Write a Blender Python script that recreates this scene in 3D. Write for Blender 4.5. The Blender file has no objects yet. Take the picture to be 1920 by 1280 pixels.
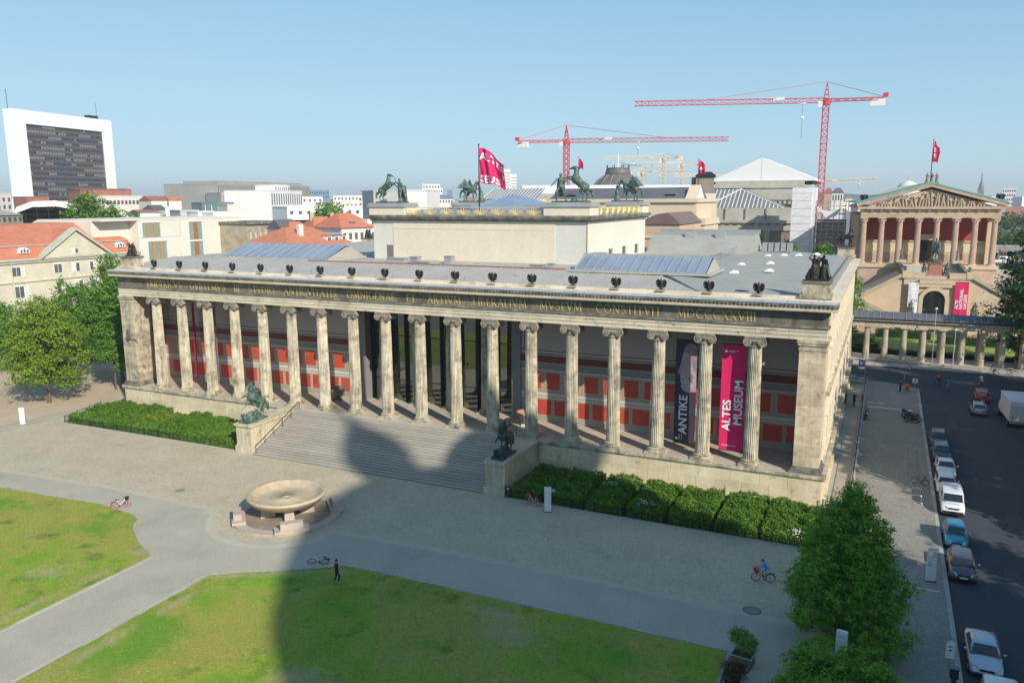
import bpy, bmesh, math, random
import numpy as np
from mathutils import Vector, Matrix, Euler
R = math.radians
random.seed(7)
S = bpy.context.scene
# ---------------- camera ----------------
CAM = Vector((86.7695, -74.7188, 27.9863))
cd = bpy.data.cameras.new('camera'); cam = bpy.data.objects.new('camera', cd)
bpy.context.collection.objects.link(cam); S.camera = cam
cd.sensor_width = 36; cd.lens = 28.03; cd.clip_start = 0.5; cd.clip_end = 9000
yaw, pitch, roll = 0.43788, 0.17559, -0.00474
fw = Vector((-math.sin(yaw)*math.cos(pitch), math.cos(yaw)*math.cos(pitch), -math.sin(pitch)))
rt = Vector((math.cos(yaw), math.sin(yaw), 0)); up = rt.cross(fw)
r2 = math.cos(roll)*rt + math.sin(roll)*up; u2 = -math.sin(roll)*rt + math.cos(roll)*up
cam.matrix_world = Matrix(((r2.x, u2.x, -fw.x, CAM.x), (r2.y, u2.y, -fw.y, CAM.y), (r2.z, u2.z, -fw.z, CAM.z), (0, 0, 0, 1)))
# ---------------- sky, sun, exposure ----------------
W = bpy.data.worlds.new('World'); S.world = W; W.use_nodes = True
nt = W.node_tree; bg = nt.nodes['Background']
sky = nt.nodes.new('ShaderNodeTexSky'); sky.sky_type = 'NISHITA'; sky.sun_disc = False
sky.sun_elevation = R(31); sky.sun_rotation = R(124.1); sky.air_density = 0.7; sky.dust_density = 0.3; sky.ozone_density = 4.0
# one soft shoulder on the whole sky (value / (1 + value/2.5)), so that the horizon keeps its colour as the camera's film did
def vm(op, a, b):
    n = nt.nodes.new('ShaderNodeVectorMath'); n.operation = op
    for i, v in enumerate((a, b)):
        if isinstance(v, tuple): n.inputs[i].default_value = v
        else: nt.links.new(v, n.inputs[i])
    return n.outputs[0]
den = vm('ADD', vm('MULTIPLY', sky.outputs[0], (.4,.4,.4)), (1,1,1))
nt.links.new(vm('MULTIPLY', vm('DIVIDE', sky.outputs[0], den), (2.02,2.62,2.88)), bg.inputs[0]); bg.inputs[1].default_value = 0.14
sl = bpy.data.lights.new('sun', 'SUN'); sl.energy = 4.7; sl.angle = R(0.53); sl.color = (1, 0.915, 0.79)
sun = bpy.data.objects.new('sun', sl); bpy.context.collection.objects.link(sun)
sdir = Vector((math.sin(R(124.1))*math.cos(R(31)), math.cos(R(124.1))*math.cos(R(31)), math.sin(R(31))))
sun.rotation_euler = sdir.to_track_quat('Z', 'Y').to_euler(); sun.location = (150, -120, 120)
S.view_settings.view_transform = 'Standard'; S.view_settings.look = 'None'; S.view_settings.gamma = 1
S.view_settings.use_curve_mapping = False; S.view_settings.exposure = 0.25
S.render.engine = 'CYCLES'
S.cycles.max_bounces = 6; S.cycles.transparent_max_bounces = 6
COL = bpy.context.collection

# ---------------- helpers ----------------
class MB:
    def __init__(s, T=None): s.v = []; s.f = []; s.T = T; s.seg = []
    def add(s, vs, fs):
        n = len(s.v); s.seg.append((n, len(s.f)))
        if s.T is not None: vs = [tuple(s.T @ Vector(p)) for p in vs]
        s.v += [tuple(p) for p in vs]; s.f += [tuple(i+n for i in f) for f in fs]; return s
    def box(s, x0, x1, y0, y1, z0, z1):
        return s.add([(x0,y0,z0),(x1,y0,z0),(x1,y1,z0),(x0,y1,z0),(x0,y0,z1),(x1,y0,z1),(x1,y1,z1),(x0,y1,z1)],
                     [(3,2,1,0),(4,5,6,7),(0,1,5,4),(1,2,6,5),(2,3,7,6),(3,0,4,7)])
    def frus(s, b, t):   # b,t=(x0,x1,y0,y1,z)
        return s.add([(b[0],b[2],b[4]),(b[1],b[2],b[4]),(b[1],b[3],b[4]),(b[0],b[3],b[4]),(t[0],t[2],t[4]),(t[1],t[2],t[4]),(t[1],t[3],t[4]),(t[0],t[3],t[4])],
                     [(3,2,1,0),(4,5,6,7),(0,1,5,4),(1,2,6,5),(2,3,7,6),(3,0,4,7)])
    def prism(s, pts, z0, z1):
        n = len(pts)
        return s.add([(x,y,z0) for x,y in pts]+[(x,y,z1) for x,y in pts],
                     [tuple(range(n-1,-1,-1)), tuple(range(n,2*n))]+[(i,(i+1)%n,n+(i+1)%n,n+i) for i in range(n)])
    def extr(s, pts, axis, a0, a1):  # polygon of pairs extruded along axis
        n = len(pts)
        def m(p, a):
            return (a,p[0],p[1]) if axis == 'x' else ((p[0],a,p[1]) if axis == 'y' else (p[0],p[1],a))
        return s.add([m(p,a0) for p in pts]+[m(p,a1) for p in pts],
                     [tuple(range(n-1,-1,-1)), tuple(range(n,2*n))]+[(i,(i+1)%n,n+(i+1)%n,n+i) for i in range(n)])
    def tube(s, p0, p1, r0, r1=None, n=8, cap=True):
        p0 = Vector(p0); p1 = Vector(p1); r1 = r0 if r1 is None else r1
        d = (p1-p0); d = d.normalized() if d.length > 1e-9 else Vector((0,0,1))
        a = d.orthogonal().normalized(); b = d.cross(a)
        vs = []
        for p, r in ((p0,r0),(p1,r1)):
            for i in range(n):
                t = 2*math.pi*i/n; vs.append(p+a*(r*math.cos(t))+b*(r*math.sin(t)))
        fs = [(i,(i+1)%n,n+(i+1)%n,n+i) for i in range(n)]
        if cap: fs += [tuple(range(n-1,-1,-1)), tuple(range(n,2*n))]
        return s.add(vs, fs)
    def path(s, pts, r, n=5):
        for a, b in zip(pts, pts[1:]): s.tube(a, b, r, r, n)
        return s
    def lathe(s, prof, n=24, c=(0,0,0), sx=1, sy=1):
        vs = []; fs = []
        for r, z in prof:
            for i in range(n):
                t = 2*math.pi*i/n; vs.append((c[0]+r*sx*math.cos(t), c[1]+r*sy*math.sin(t), c[2]+z))
        for j in range(len(prof)-1):
            for i in range(n): fs.append((j*n+i, j*n+(i+1)%n, (j+1)*n+(i+1)%n, (j+1)*n+i))
        fs.append(tuple(range(n-1,-1,-1))); fs.append(tuple(range((len(prof)-1)*n, len(prof)*n)))
        return s.add(vs, fs)
    def loft(s, rings, cap=True):
        n = len(rings[0]); vs = [p for r in rings for p in r]; fs = []
        for j in range(len(rings)-1):
            for i in range(n): fs.append((j*n+i, j*n+(i+1)%n, (j+1)*n+(i+1)%n, (j+1)*n+i))
        if cap: fs += [tuple(range(n-1,-1,-1)), tuple(range((len(rings)-1)*n, len(rings)*n))]
        return s.add(vs, fs)
    def sph(s, c, r, nu=8, nv=6, sx=1, sy=1, sz=1):
        prof = [(r*math.sin(math.pi*j/nv)+1e-4, -r*math.cos(math.pi*j/nv)*sz) for j in range(nv+1)]
        return s.lathe(prof, nu, c, sx, sy)
    def cap(s, p0, p1, r0, r1=None, n=8):
        r1 = r0 if r1 is None else r1
        p0 = Vector(p0); p1 = Vector(p1); d = p1-p0
        d = d.normalized() if d.length > 1e-6 else Vector((0,0,1))
        a = d.orthogonal().normalized(); b = d.cross(a); rings = []
        for k in (-1, -.5, 0): 
            rings.append((p0+d*(k*r0*.98), r0*math.sqrt(max(0.02,1-k*k))))
        for k in (0, .5, 1): rings.append((p1+d*(k*r1*.98), r1*math.sqrt(max(0.02,1-k*k))))
        return s.loft([[c+a*(r*math.cos(2*math.pi*i/n))+b*(r*math.sin(2*math.pi*i/n)) for i in range(n)] for c, r in rings])
    def quad(s, a, b, c, d): return s.add([a,b,c,d], [(0,1,2,3)])
    def poly(s, pts): return s.add(pts, [tuple(range(len(pts)))])
    def mesh(s, name, mat, smooth=False, bev=0):
        me = bpy.data.meshes.new(name); me.from_pydata(s.v, [], s.f)
        if smooth:
            me.polygons.foreach_set('use_smooth', [True]*len(me.polygons))
        if mat: me.materials.append(mat)
        me.update(); return me

def link(name, data, parent=None):
    o = bpy.data.objects.new(name, data); COL.objects.link(o)
    if parent: o.parent = parent
    return o
SPLIT = set('vestibule_wall hall_pier hall_wall side_wall side_cornice podium_plinth wall_socle lower_panel_field white_moulding grey_moulding pale_moulding upper_panel_field thin_moulding grey_band moulding meander_band upper_moulding upper_grey_band fillet red_line top_red_line ceiling_beam upright_red_line cornice_return attic_recess_field mullion transom cord small_print pier_base step_core bottom_bar printed_hair post dormer_wall parapet portal_frame'.split())
def P(name, mb, mat, parent=None, smooth=False, kind=None, label=None, loc=None, rot=None):
    if name in SPLIT and isinstance(mb, MB) and len(mb.seg) > 1:   # separate pieces become parts of their own
        ends = mb.seg[1:]+[(len(mb.v), len(mb.f))]; o = None
        for (v0, f0), (v1, f1) in zip(mb.seg, ends):
            q = MB(); q.v = mb.v[v0:v1]; q.f = [tuple(i-v0 for i in f) for f in mb.f[f0:f1]]; q.seg = [(0,0)]
            o = P1(name, q, mat, parent, smooth, kind, label, loc, rot)
        return o
    return P1(name, mb, mat, parent, smooth, kind, label, loc, rot)
def P1(name, mb, mat, parent=None, smooth=False, kind=None, label=None, loc=None, rot=None):
    """a part: one mesh object under its thing. Meshes given in world coordinates under an unrotated thing get the inverse offset."""
    me = mb if isinstance(mb, bpy.types.Mesh) else mb.mesh(name, mat, smooth)
    o = link(name, me, parent)
    if loc is not None: o.location = loc
    if rot is not None: o.rotation_euler = rot
    if parent is not None and parent.get('wc'): o.matrix_parent_inverse = Matrix.Translation(-Vector(parent.location))
    if kind: o['kind'] = kind
    if label: o['label'] = label
    return o
def tag(o, label, cat, group=None):
    o['label'] = label; o['category'] = cat
    if group: o['group'] = group
    return o
def thing(name, label, cat, loc=(0,0,0), rz=0, group=None, wc=False):
    o = link(name, None); o.location = loc; o.rotation_euler = (0,0,rz); o.empty_display_size = .3
    if wc: o['wc'] = 1
    return tag(o, label, cat, group)
def ST(name, mb, mat, smooth=False, kind='structure'):
    o = P(name, mb, mat, None, smooth); o['kind'] = kind; return o
def dup(root, loc, rz=0, label=None, group=None, scale=None):
    kids = [(c, list(c.children)) for c in root.children]
    r = root.copy(); COL.objects.link(r); r.location = loc; r.rotation_euler = (0,0,rz)
    if scale: r.scale = (scale,)*3
    if label: r['label'] = label
    if group: r['group'] = group
    for ch, gs in kids:
        c = ch.copy(); COL.objects.link(c); c.parent = r; c.matrix_parent_inverse = ch.matrix_parent_inverse.copy()
        for g in gs:
            d = g.copy(); COL.objects.link(d); d.parent = c; d.matrix_parent_inverse = g.matrix_parent_inverse.copy()
    return r

# ---------------- materials ----------------
MATS = {}
def mk(name, cols, scale=1.0, rough=.8, metal=0, bump=0, bscale=None, stretch=(1,1,1), detail=6, fine=0, fscale=30, spots=None, local=False, spec=.5, streak=0, ramp=(.3,.7)):
    """cols: list of base colours mixed by noise. fine: strength of fine grain. spots=(colour, amount, scale)."""
    if name in MATS: return MATS[name]
    m = bpy.data.materials.new(name); m.use_nodes = True; t = m.node_tree; N = t.nodes; L = t.links
    b = N['Principled BSDF']; b.inputs['Roughness'].default_value = rough; b.inputs['Metallic'].default_value = metal
    b.inputs['Specular IOR Level'].default_value = spec
    if local:
        co = N.new('ShaderNodeTexCoord').outputs['Object']
    else:
        co = N.new('ShaderNodeNewGeometry').outputs['Position']
    mp = N.new('ShaderNodeMapping'); mp.inputs['Scale'].default_value = stretch; L.new(co, mp.inputs[0]); co2 = mp.outputs[0]
    cols = [tuple(c)+(1,) for c in cols]
    if len(cols) == 1: cur = None
    else:
        n = N.new('ShaderNodeTexNoise'); n.inputs['Scale'].default_value = scale; n.inputs['Detail'].default_value = detail; n.inputs['Roughness'].default_value = .6
        L.new(co2, n.inputs['Vector'])
        r = N.new('ShaderNodeValToRGB'); L.new(n.outputs['Fac'], r.inputs[0])
        e = r.color_ramp.elements
        e[0].position = ramp[0]; e[0].color = cols[0]; e[1].position = ramp[1]; e[1].color = cols[-1]
        for i, c in enumerate(cols[1:-1]):
            x = e.new(ramp[0]+(ramp[1]-ramp[0])*(i+1)/(len(cols)-1)); x.color = c
        cur = r.outputs[0]
    def mixc(cur, fac, col, mode='MIX'):
        mx = N.new('ShaderNodeMix'); mx.data_type = 'RGBA'; mx.blend_type = mode
        if cur is None: mx.inputs[6].default_value = cols[0]
        else: L.new(cur, mx.inputs[6])
        if isinstance(col, tuple): mx.inputs[7].default_value = col+(1,) if len(col) == 3 else col
        else: L.new(col, mx.inputs[7])
        if isinstance(fac, float): mx.inputs[0].default_value = fac
        else: L.new(fac, mx.inputs[0])
        return mx.outputs[2]
    if spots:
        sp = spots if isinstance(spots, list) else [spots]
        for k, (c, amt, sc) in enumerate(sp):
            n = N.new('ShaderNodeTexNoise'); n.inputs['Scale'].default_value = sc; n.inputs['Detail'].default_value = 8; n.inputs['Roughness'].default_value = .65
            off = N.new('ShaderNodeVectorMath'); off.operation = 'ADD'; off.inputs[1].default_value = (13.7*(k+1), 5.1, 3.3); L.new(co2, off.inputs[0]); L.new(off.outputs[0], n.inputs['Vector'])
            r = N.new('ShaderNodeValToRGB'); L.new(n.outputs['Fac'], r.inputs[0])
            r.color_ramp.elements[0].position = 1-amt-.08; r.color_ramp.elements[1].position = 1-amt+.08
            cur = mixc(cur, r.outputs[0], tuple(c))
    if streak:
        n = N.new('ShaderNodeTexNoise'); n.inputs['Scale'].default_value = 1.0; n.inputs['Detail'].default_value = 5
        m2 = N.new('ShaderNodeMapping'); m2.inputs['Scale'].default_value = (3.5,3.5,.25); L.new(co, m2.inputs[0]); L.new(m2.outputs[0], n.inputs['Vector'])
        mr = N.new('ShaderNodeMapRange'); L.new(n.outputs['Fac'], mr.inputs[0]); mr.inputs[1].default_value = .35; mr.inputs[2].default_value = .7; mr.inputs[3].default_value = 1; mr.inputs[4].default_value = 1-streak
        cur = mixc(cur, 1.0, mr.outputs[0], 'MULTIPLY')
    if fine:
        n = N.new('ShaderNodeTexNoise'); n.inputs['Scale'].default_value = fscale; n.inputs['Detail'].default_value = 4; L.new(co, n.inputs['Vector'])
        mr = N.new('ShaderNodeMapRange'); L.new(n.outputs['Fac'], mr.inputs[0]); mr.inputs[1].default_value = .25; mr.inputs[2].default_value = .75; mr.inputs[3].default_value = 1-fine; mr.inputs[4].default_value = 1+fine
        cur = mixc(cur, 1.0, mr.outputs[0], 'MULTIPLY')
    if cur is None: b.inputs['Base Color'].default_value = cols[0]
    else: L.new(cur, b.inputs['Base Color'])
    if bump:
        n = N.new('ShaderNodeTexNoise'); n.inputs['Scale'].default_value = bscale or 8; n.inputs['Detail'].default_value = 5; L.new(co, n.inputs['Vector'])
        bp = N.new('ShaderNodeBump'); bp.inputs['Strength'].default_value = bump; bp.inputs['Distance'].default_value = .05; L.new(n.outputs['Fac'], bp.inputs['Height']); L.new(bp.outputs[0], b.inputs['Normal'])
    MATS[name] = m; return m
def perobj(m, amt=.12):
    """each stone its own tone (by object random)"""
    t = m.node_tree; N = t.nodes; L = t.links; b = N['Principled BSDF']; i = b.inputs['Base Color']
    oi = N.new('ShaderNodeObjectInfo'); mr = N.new('ShaderNodeMapRange'); L.new(oi.outputs['Random'], mr.inputs[0]); mr.inputs[3].default_value = 1-amt; mr.inputs[4].default_value = 1+amt
    mx = N.new('ShaderNodeMix'); mx.data_type = 'RGBA'; mx.blend_type = 'MULTIPLY'; mx.inputs[0].default_value = 1
    if i.is_linked: L.new(i.links[0].from_socket, mx.inputs[6])
    else: mx.inputs[6].default_value = i.default_value
    L.new(mr.outputs[0], mx.inputs[7]); L.new(mx.outputs[2], i); return m
def flat(name, c, rough=.6, metal=0, spec=.5): return mk(name, [c], rough=rough, metal=metal, spec=spec)
def glassy(name, c, rough=.08): return mk(name, [c], rough=rough, metal=0, spec=1.0)

SAND = perobj(mk('weathered_sandstone', [(.22,.20,.155),(.50,.44,.32),(.66,.58,.42)], .9, .9, bump=.25, bscale=14, spots=[((.13,.12,.10),.38,.7),((.72,.64,.47),.36,1.6)], fine=.12, fscale=9, streak=.35), .1)
COLS = mk('column_sandstone', [(.30,.27,.21),(.60,.54,.41),(.76,.69,.53)], .8, .9, bump=.2, bscale=12, spots=[((.16,.15,.125),.36,1.3),((.76,.67,.49),.38,.9)], fine=.15, fscale=7, streak=.5)
PODS = perobj(mk('podium_sandstone', [(.56,.47,.30),(.66,.57,.38),(.72,.64,.46)], .5, .85, bump=.15, bscale=10, spots=[((.42,.31,.17),.36,.9)], fine=.08, fscale=6, streak=.08), .09)
CREAM = mk('cream_render', [(.66,.60,.46),(.71,.655,.52)], .25, .85, fine=.05, fscale=3, streak=.02)
CREAMW = mk('pale_render', [(.61,.59,.53),(.66,.64,.57)], .25, .85, fine=.05, fscale=3, streak=.02)
STEP = mk('step_stone', [(.36,.33,.28),(.42,.385,.33),(.47,.43,.37)], .7, .9, fine=.1, fscale=7, stretch=(.35,1,1))
FLOOR = mk('portico_floor', [(.40,.35,.28),(.5,.45,.37)], .7, .8, fine=.08, fscale=5)
DARKST = mk('dark_sooty_stone', [(.07,.068,.06),(.16,.15,.125),(.30,.27,.2)], 1.1, .9, bump=.2, bscale=12, fine=.15, fscale=11)
FRIEZE = mk('frieze_stone', [(.10,.095,.08),(.17,.155,.12),(.26,.23,.17)], .7, .9, fine=.12, fscale=8, streak=.3)
LEAD = mk('lead_sheet', [(.34,.35,.36),(.44,.45,.46)], .4, .45, .3, fine=.06, fscale=3)
ROOFG = mk('roof_zinc', [(.37,.35,.31),(.45,.43,.39)], .35, .85, 0, fine=.06, fscale=3, spots=[((.29,.27,.23),.33,.5),((.5,.48,.44),.3,.25)], stretch=(1,.4,1))
ROOFD = mk('roof_felt', [(.29,.295,.27),(.35,.355,.325)], .3, .85, fine=.08, fscale=6)
SKYL = mk('skylight_glass', [(.20,.25,.33),(.30,.35,.42)], .3, .12, spec=1)
GOLD = mk('gilded_letters', [(.48,.37,.17),(.62,.47,.2)], 2, .5, metal=.15)
BRONZE = mk('dark_bronze', [(.018,.016,.013),(.05,.045,.038)], 3, .45, .5, fine=.2, fscale=10)
VERDI = mk('verdigris_bronze', [(.035,.06,.05),(.09,.15,.12),(.17,.26,.21)], 2.2, .6, .25, fine=.2, fscale=9, ramp=(.35,.7))
REDP = perobj(mk('red_stucco_panel', [(.45,.05,.03),(.60,.09,.05)], 1.3, .6, stretch=(1,1,.5), fine=.12, fscale=3, spots=((.62,.15,.1),.33,2.2)), .06)
WALLG = mk('lilac_wall', [(.42,.385,.37),(.46,.42,.40)], .5, .8, fine=.03)
WALLB = mk('greige_trim', [(.34,.31,.25),(.38,.35,.29)], .6, .8)
WALLL = mk('pale_trim', [(.62,.58,.5)], rough=.8)
MAROON = flat('maroon_band', (.2,.045,.035), .8)
DMAROON = flat('maroon_line', (.22,.02,.03), .8)
GLASS = mk('dark_entrance_glass', [(.012,.018,.016)], rough=.03, spec=1); GLASS.node_tree.nodes['Principled BSDF'].inputs['IOR'].default_value = 2.0
STEEL = flat('dark_steel', (.03,.032,.034), .5, .6)
IRON = flat('black_iron', (.012,.013,.014), .5, .3)
GREYM = flat('galvanised_steel', (.42,.43,.44), .4, .7)
WHITE = mk('white_paint', [(.78,.78,.77)], rough=.5)
TERRA = mk('pink_granite', [(.40,.21,.15),(.50,.29,.21)], 4, .5, fine=.15)
GRAN = mk('polished_granite', [(.43,.34,.22),(.56,.46,.31)], 1.6, .45, fine=.12, fscale=16, spots=((.3,.23,.17),.33,.8))
GRANP = mk('granite_paving', [(.40,.33,.27),(.50,.43,.36)], 1.1, .8, fine=.12, fscale=10)

# ------------- baked figure meshes: many capsules fused to one skin -------------
def fuse(name, mb, voxel, mat, smooth=True):
    me = mb.mesh(name, mat); o = bpy.data.objects.new('tmp', me); COL.objects.link(o)
    md = o.modifiers.new('r', 'REMESH'); md.mode = 'VOXEL'; md.voxel_size = voxel; md.use_smooth_shade = smooth
    dg = bpy.context.evaluated_depsgraph_get(); dg.update()
    out = bpy.data.meshes.new_from_object(o.evaluated_get(dg)); out.name = name
    bpy.data.objects.remove(o); out.materials.clear(); out.materials.append(mat)
    return out
def V(*a): return Vector(a)
# ================= GROUND =================
def flatpoly(pts, z): 
    m = MB(); return m.poly([(x,y,z) for x,y in pts])
def cobble(name, cols, cell, amt, dark=.55, fine=.12):
    m = mk(name, cols, .25, .9, fine=.06, fscale=2.2, bump=.2, bscale=9, spots=(tuple(c*.9 for c in cols[0]), .36, .3))
    t = m.node_tree; N = t.nodes; L = t.links; b = N['Principled BSDF']; i = b.inputs['Base Color']
    v = N.new('ShaderNodeTexVoronoi'); v.inputs['Scale'].default_value = cell; L.new(N.new('ShaderNodeNewGeometry').outputs['Position'], v.inputs['Vector'])
    mr = N.new('ShaderNodeMapRange'); L.new(v.outputs['Color'], mr.inputs[0]); mr.inputs[3].default_value = 1-amt; mr.inputs[4].default_value = 1+amt
    mx = N.new('ShaderNodeMix'); mx.data_type = 'RGBA'; mx.blend_type = 'MULTIPLY'; mx.inputs[0].default_value = 1
    L.new(i.links[0].from_socket, mx.inputs[6]); L.new(mr.outputs[0], mx.inputs[7]); L.new(mx.outputs[2], i)
    return m
COB = cobble('cobblestones', [(.415,.362,.25),(.49,.432,.31)], 7.5, .17)
COB2 = cobble('sidewalk_mosaic', [(.225,.215,.185),(.28,.268,.235)], 7.5, .2)
PATH = mk('smooth_sett_path', [(.37,.34,.265),(.44,.405,.32)], .3, .9, fine=.13, fscale=6, spots=((.33,.30,.23),.36,.12))
CITY = mk('city_ground', [(.16,.155,.14),(.24,.23,.2)], .02, .9)
ASPH = mk('asphalt', [(.034,.045,.055),(.048,.058,.068)], .18, .88, fine=.16, fscale=5, spots=[((.085,.085,.085),.30,.22),((.03,.032,.038),.3,.09),((.075,.085,.095),.36,.05)], stretch=(1,.35,1))
KERB = perobj(mk('kerb_granite', [(.33,.32,.29),(.42,.40,.37)], 1.5, .85, fine=.12), .12)
GRAV = mk('sandy_gravel', [(.44,.34,.24),(.53,.42,.31)], .25, .95, fine=.1, fscale=7, spots=((.36,.3,.22),.34,.2))
def lawnmat(name, g1, g2, dry, amt):
    return mk(name, [g1, g2, dry, g1], .085, .95, bump=.5, bscale=22, fine=.22, fscale=9, detail=9, spots=[(dry, amt, .16),(tuple(c*.62 for c in g1), .36, .4),((.34,.27,.13), .30, .22)], ramp=(.35,.65))
LAWN = lawnmat('lawn_grass', (.13,.26,.014), (.20,.31,.018), (.30,.29,.05), .42)
LAWN2 = lawnmat('garden_grass', (.14,.27,.02), (.2,.3,.03), (.33,.29,.1), .35)
def wear(m, pts, col):
    t = m.node_tree; N = t.nodes; L = t.links; b = N['Principled BSDF']; src = b.inputs['Base Color'].links[0].from_socket; pos = N.new('ShaderNodeNewGeometry').outputs['Position']
    n = N.new('ShaderNodeTexNoise'); n.inputs['Scale'].default_value = .9; n.inputs['Detail'].default_value = 9; n.inputs['Roughness'].default_value = .7; L.new(pos, n.inputs['Vector']); tot = None
    for (x, y, r, ax, ang) in pts:   # trodden spots: centre, radius, stretch, heading
        mp = N.new('ShaderNodeMapping'); mp.vector_type = 'TEXTURE'; mp.inputs['Location'].default_value = (x,y,0); mp.inputs['Rotation'].default_value = (0,0,R(ang)); mp.inputs['Scale'].default_value = (r*ax,r,100); L.new(pos, mp.inputs[0])
        ln = N.new('ShaderNodeVectorMath'); ln.operation = 'LENGTH'; L.new(mp.outputs[0], ln.inputs[0]); mr = N.new('ShaderNodeMapRange'); L.new(ln.outputs['Value'], mr.inputs[0]); mr.inputs[1].default_value = 0; mr.inputs[2].default_value = 1; mr.inputs[3].default_value = 1; mr.inputs[4].default_value = 0
        if tot is None: tot = mr.outputs[0]
        else: mx = N.new('ShaderNodeMath'); mx.operation = 'MAXIMUM'; L.new(tot, mx.inputs[0]); L.new(mr.outputs[0], mx.inputs[1]); tot = mx.outputs[0]
    ad = N.new('ShaderNodeMath'); ad.operation = 'MULTIPLY_ADD'; L.new(tot, ad.inputs[0]); ad.inputs[1].default_value = .55; L.new(n.outputs['Fac'], ad.inputs[2])
    ss = N.new('ShaderNodeMapRange'); L.new(ad.outputs[0], ss.inputs[0]); ss.inputs[1].default_value = .70; ss.inputs[2].default_value = 1.12; mx = N.new('ShaderNodeMix'); mx.data_type = 'RGBA'; L.new(ss.outputs[0], mx.inputs[0]); L.new(src, mx.inputs[6]); mx.inputs[7].default_value = col+(1,); L.new(mx.outputs[2], b.inputs['Base Color'])
wear(LAWN, [(43.8,-32.4,1.6,3.2,27),(47,-30.6,1.2,2.5,30),(50.5,-28.6,1.2,1.6,0),(33.6,-32.6,1.5,1.4,-30),(32,-30.4,1.0,2,-35),(34.2,-37,1.0,4,90),(43.1,-37.5,1.0,4.5,90),(43.0,-44,1.1,5,90),(34,-43,1.2,5,90),(64.5,-29.5,1.8,2.6,0),(66,-31.5,2.6,1.8,10),(57,-41,2.2,2,20),(30,-38,2.4,1.6,20)], (.36,.31,.16))
BED = mk('dark_bed_soil', [(.035,.03,.02),(.07,.055,.04)], 2, .95)

ST('ground', flatpoly([(-4900,-900),(2900,-900),(2900,5300),(-4900,5300)], 0), CITY)
ST('plaza', flatpoly([(-13.2,-29.5),(92,-29.5),(92,-.9),(85.4,-.9),(85.4,-.2),(-11.6,-.2)], .004), COB)
# smooth path between the cobbles and the lawns, and the avenue to the south
m = MB()
m.poly([(x,y,.008) for x,y in [(-60,-37),(-20,-34),(28,-31),(35.2,-35),(35.2,-110),(41.8,-110),(41.8,-33.2),(50,-28.2),(92,-28.2),(92,-22.2),(45.4,-22.2),(45.6,-23.4),(44,-25.6),(40.6,-27.2),(36.3,-27),(33.6,-25.3),(31.9,-23.2),(17.9,-23.2),(3.3,-24.4),(-60,-31)]])
ST('path', m, PATH)
m = MB(); m.poly([(x,y,.008) for x,y in [(79.8,-28.2),(92,-28.2),(92,-110),(79.8,-110)]]); ST('path', m, PATH)
LINE = mk('pale_sett_line', [(.42,.385,.295),(.50,.46,.36)], .8, .9, fine=.12, fscale=8)
def strip(pts, w, z, name, mat):
    mb = MB(); L = []
    for i, p in enumerate(pts):
        a = Vector(pts[max(0,i-1)]); b = Vector(pts[min(len(pts)-1,i+1)]); d = (b-a).normalized(); n = Vector((-d.y, d.x))
        L.append((Vector(p)+n*w/2, Vector(p)-n*w/2))
    for (a,b),(c,d) in zip(L, L[1:]): mb.quad((a.x,a.y,z),(b.x,b.y,z),(d.x,d.y,z),(c.x,c.y,z))
    return ST(name, mb, mat)
BC = (39.3,-21.4)
arc = [(BC[0]+6.7*math.cos(t), BC[1]+6.7*math.sin(t)) for t in [R(a) for a in range(196, 345, 8)]]
strip([(-60,-30.6),(3.3,-24.4),(17.9,-23.2),(31.9,-23.3)]+arc[1:-1]+[(45.6,-22.6),(57.8,-22.1),(72,-21.9),(82,-22.3),(92,-22.6)], .7, .012, 'path_border', LINE)
strip([(35.4,-33.2),(35.4,-110)], .3, .014, 'path_border', LINE); strip([(41.6,-33.2),(41.6,-110)], .3, .014, 'path_border', LINE)
# lawns: slightly raised turf with an uneven edge
def lawn(pts, name='lawn', mat=None, z=.07):
    out = []
    rnd = random.Random(len(pts))
    for (a, b) in zip(pts, pts[1:]+pts[:1]):
        n = max(1, int((Vector(b)-Vector(a)).length/.7)) if (Vector(b)-Vector(a)).length < 60 else 1
        for k in range(n):
            t = k/n; j = .07 if n > 1 else 0
            out.append((a[0]+(b[0]-a[0])*t+rnd.uniform(-j,j), a[1]+(b[1]-a[1])*t+rnd.uniform(-j,j)))
    m = MB(); n = len(out); m.add([(x,y,0.002) for x,y in out]+[(x,y,z) for x,y in out], [tuple(range(n,2*n))]+[(i,(i+1)%n,n+(i+1)%n,n+i) for i in range(n)])
    return ST(name, m, mat or LAWN)
arcL = [(28.0,-27.9),(28.4,-28.6),(29.2,-29.4),(30.4,-30.2),(31.8,-31.1),(33.4,-31.9),(35.05,-32.7)]
lawn([(-60,-34.5),(-20,-31.2),(8.5,-27.9),(21.5,-26.75),(26.5,-27.3)]+arcL+[(35.15,-60),(-60,-60)])
lawn([(42.0,-60),(41.95,-33.2),(43.3,-32.15),(45.4,-31),(47.56,-29.8),(49.2,-28.6),(50.2,-27.75),(52.9,-27.6),(79.5,-27.5),(79.4,-60)])
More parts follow.
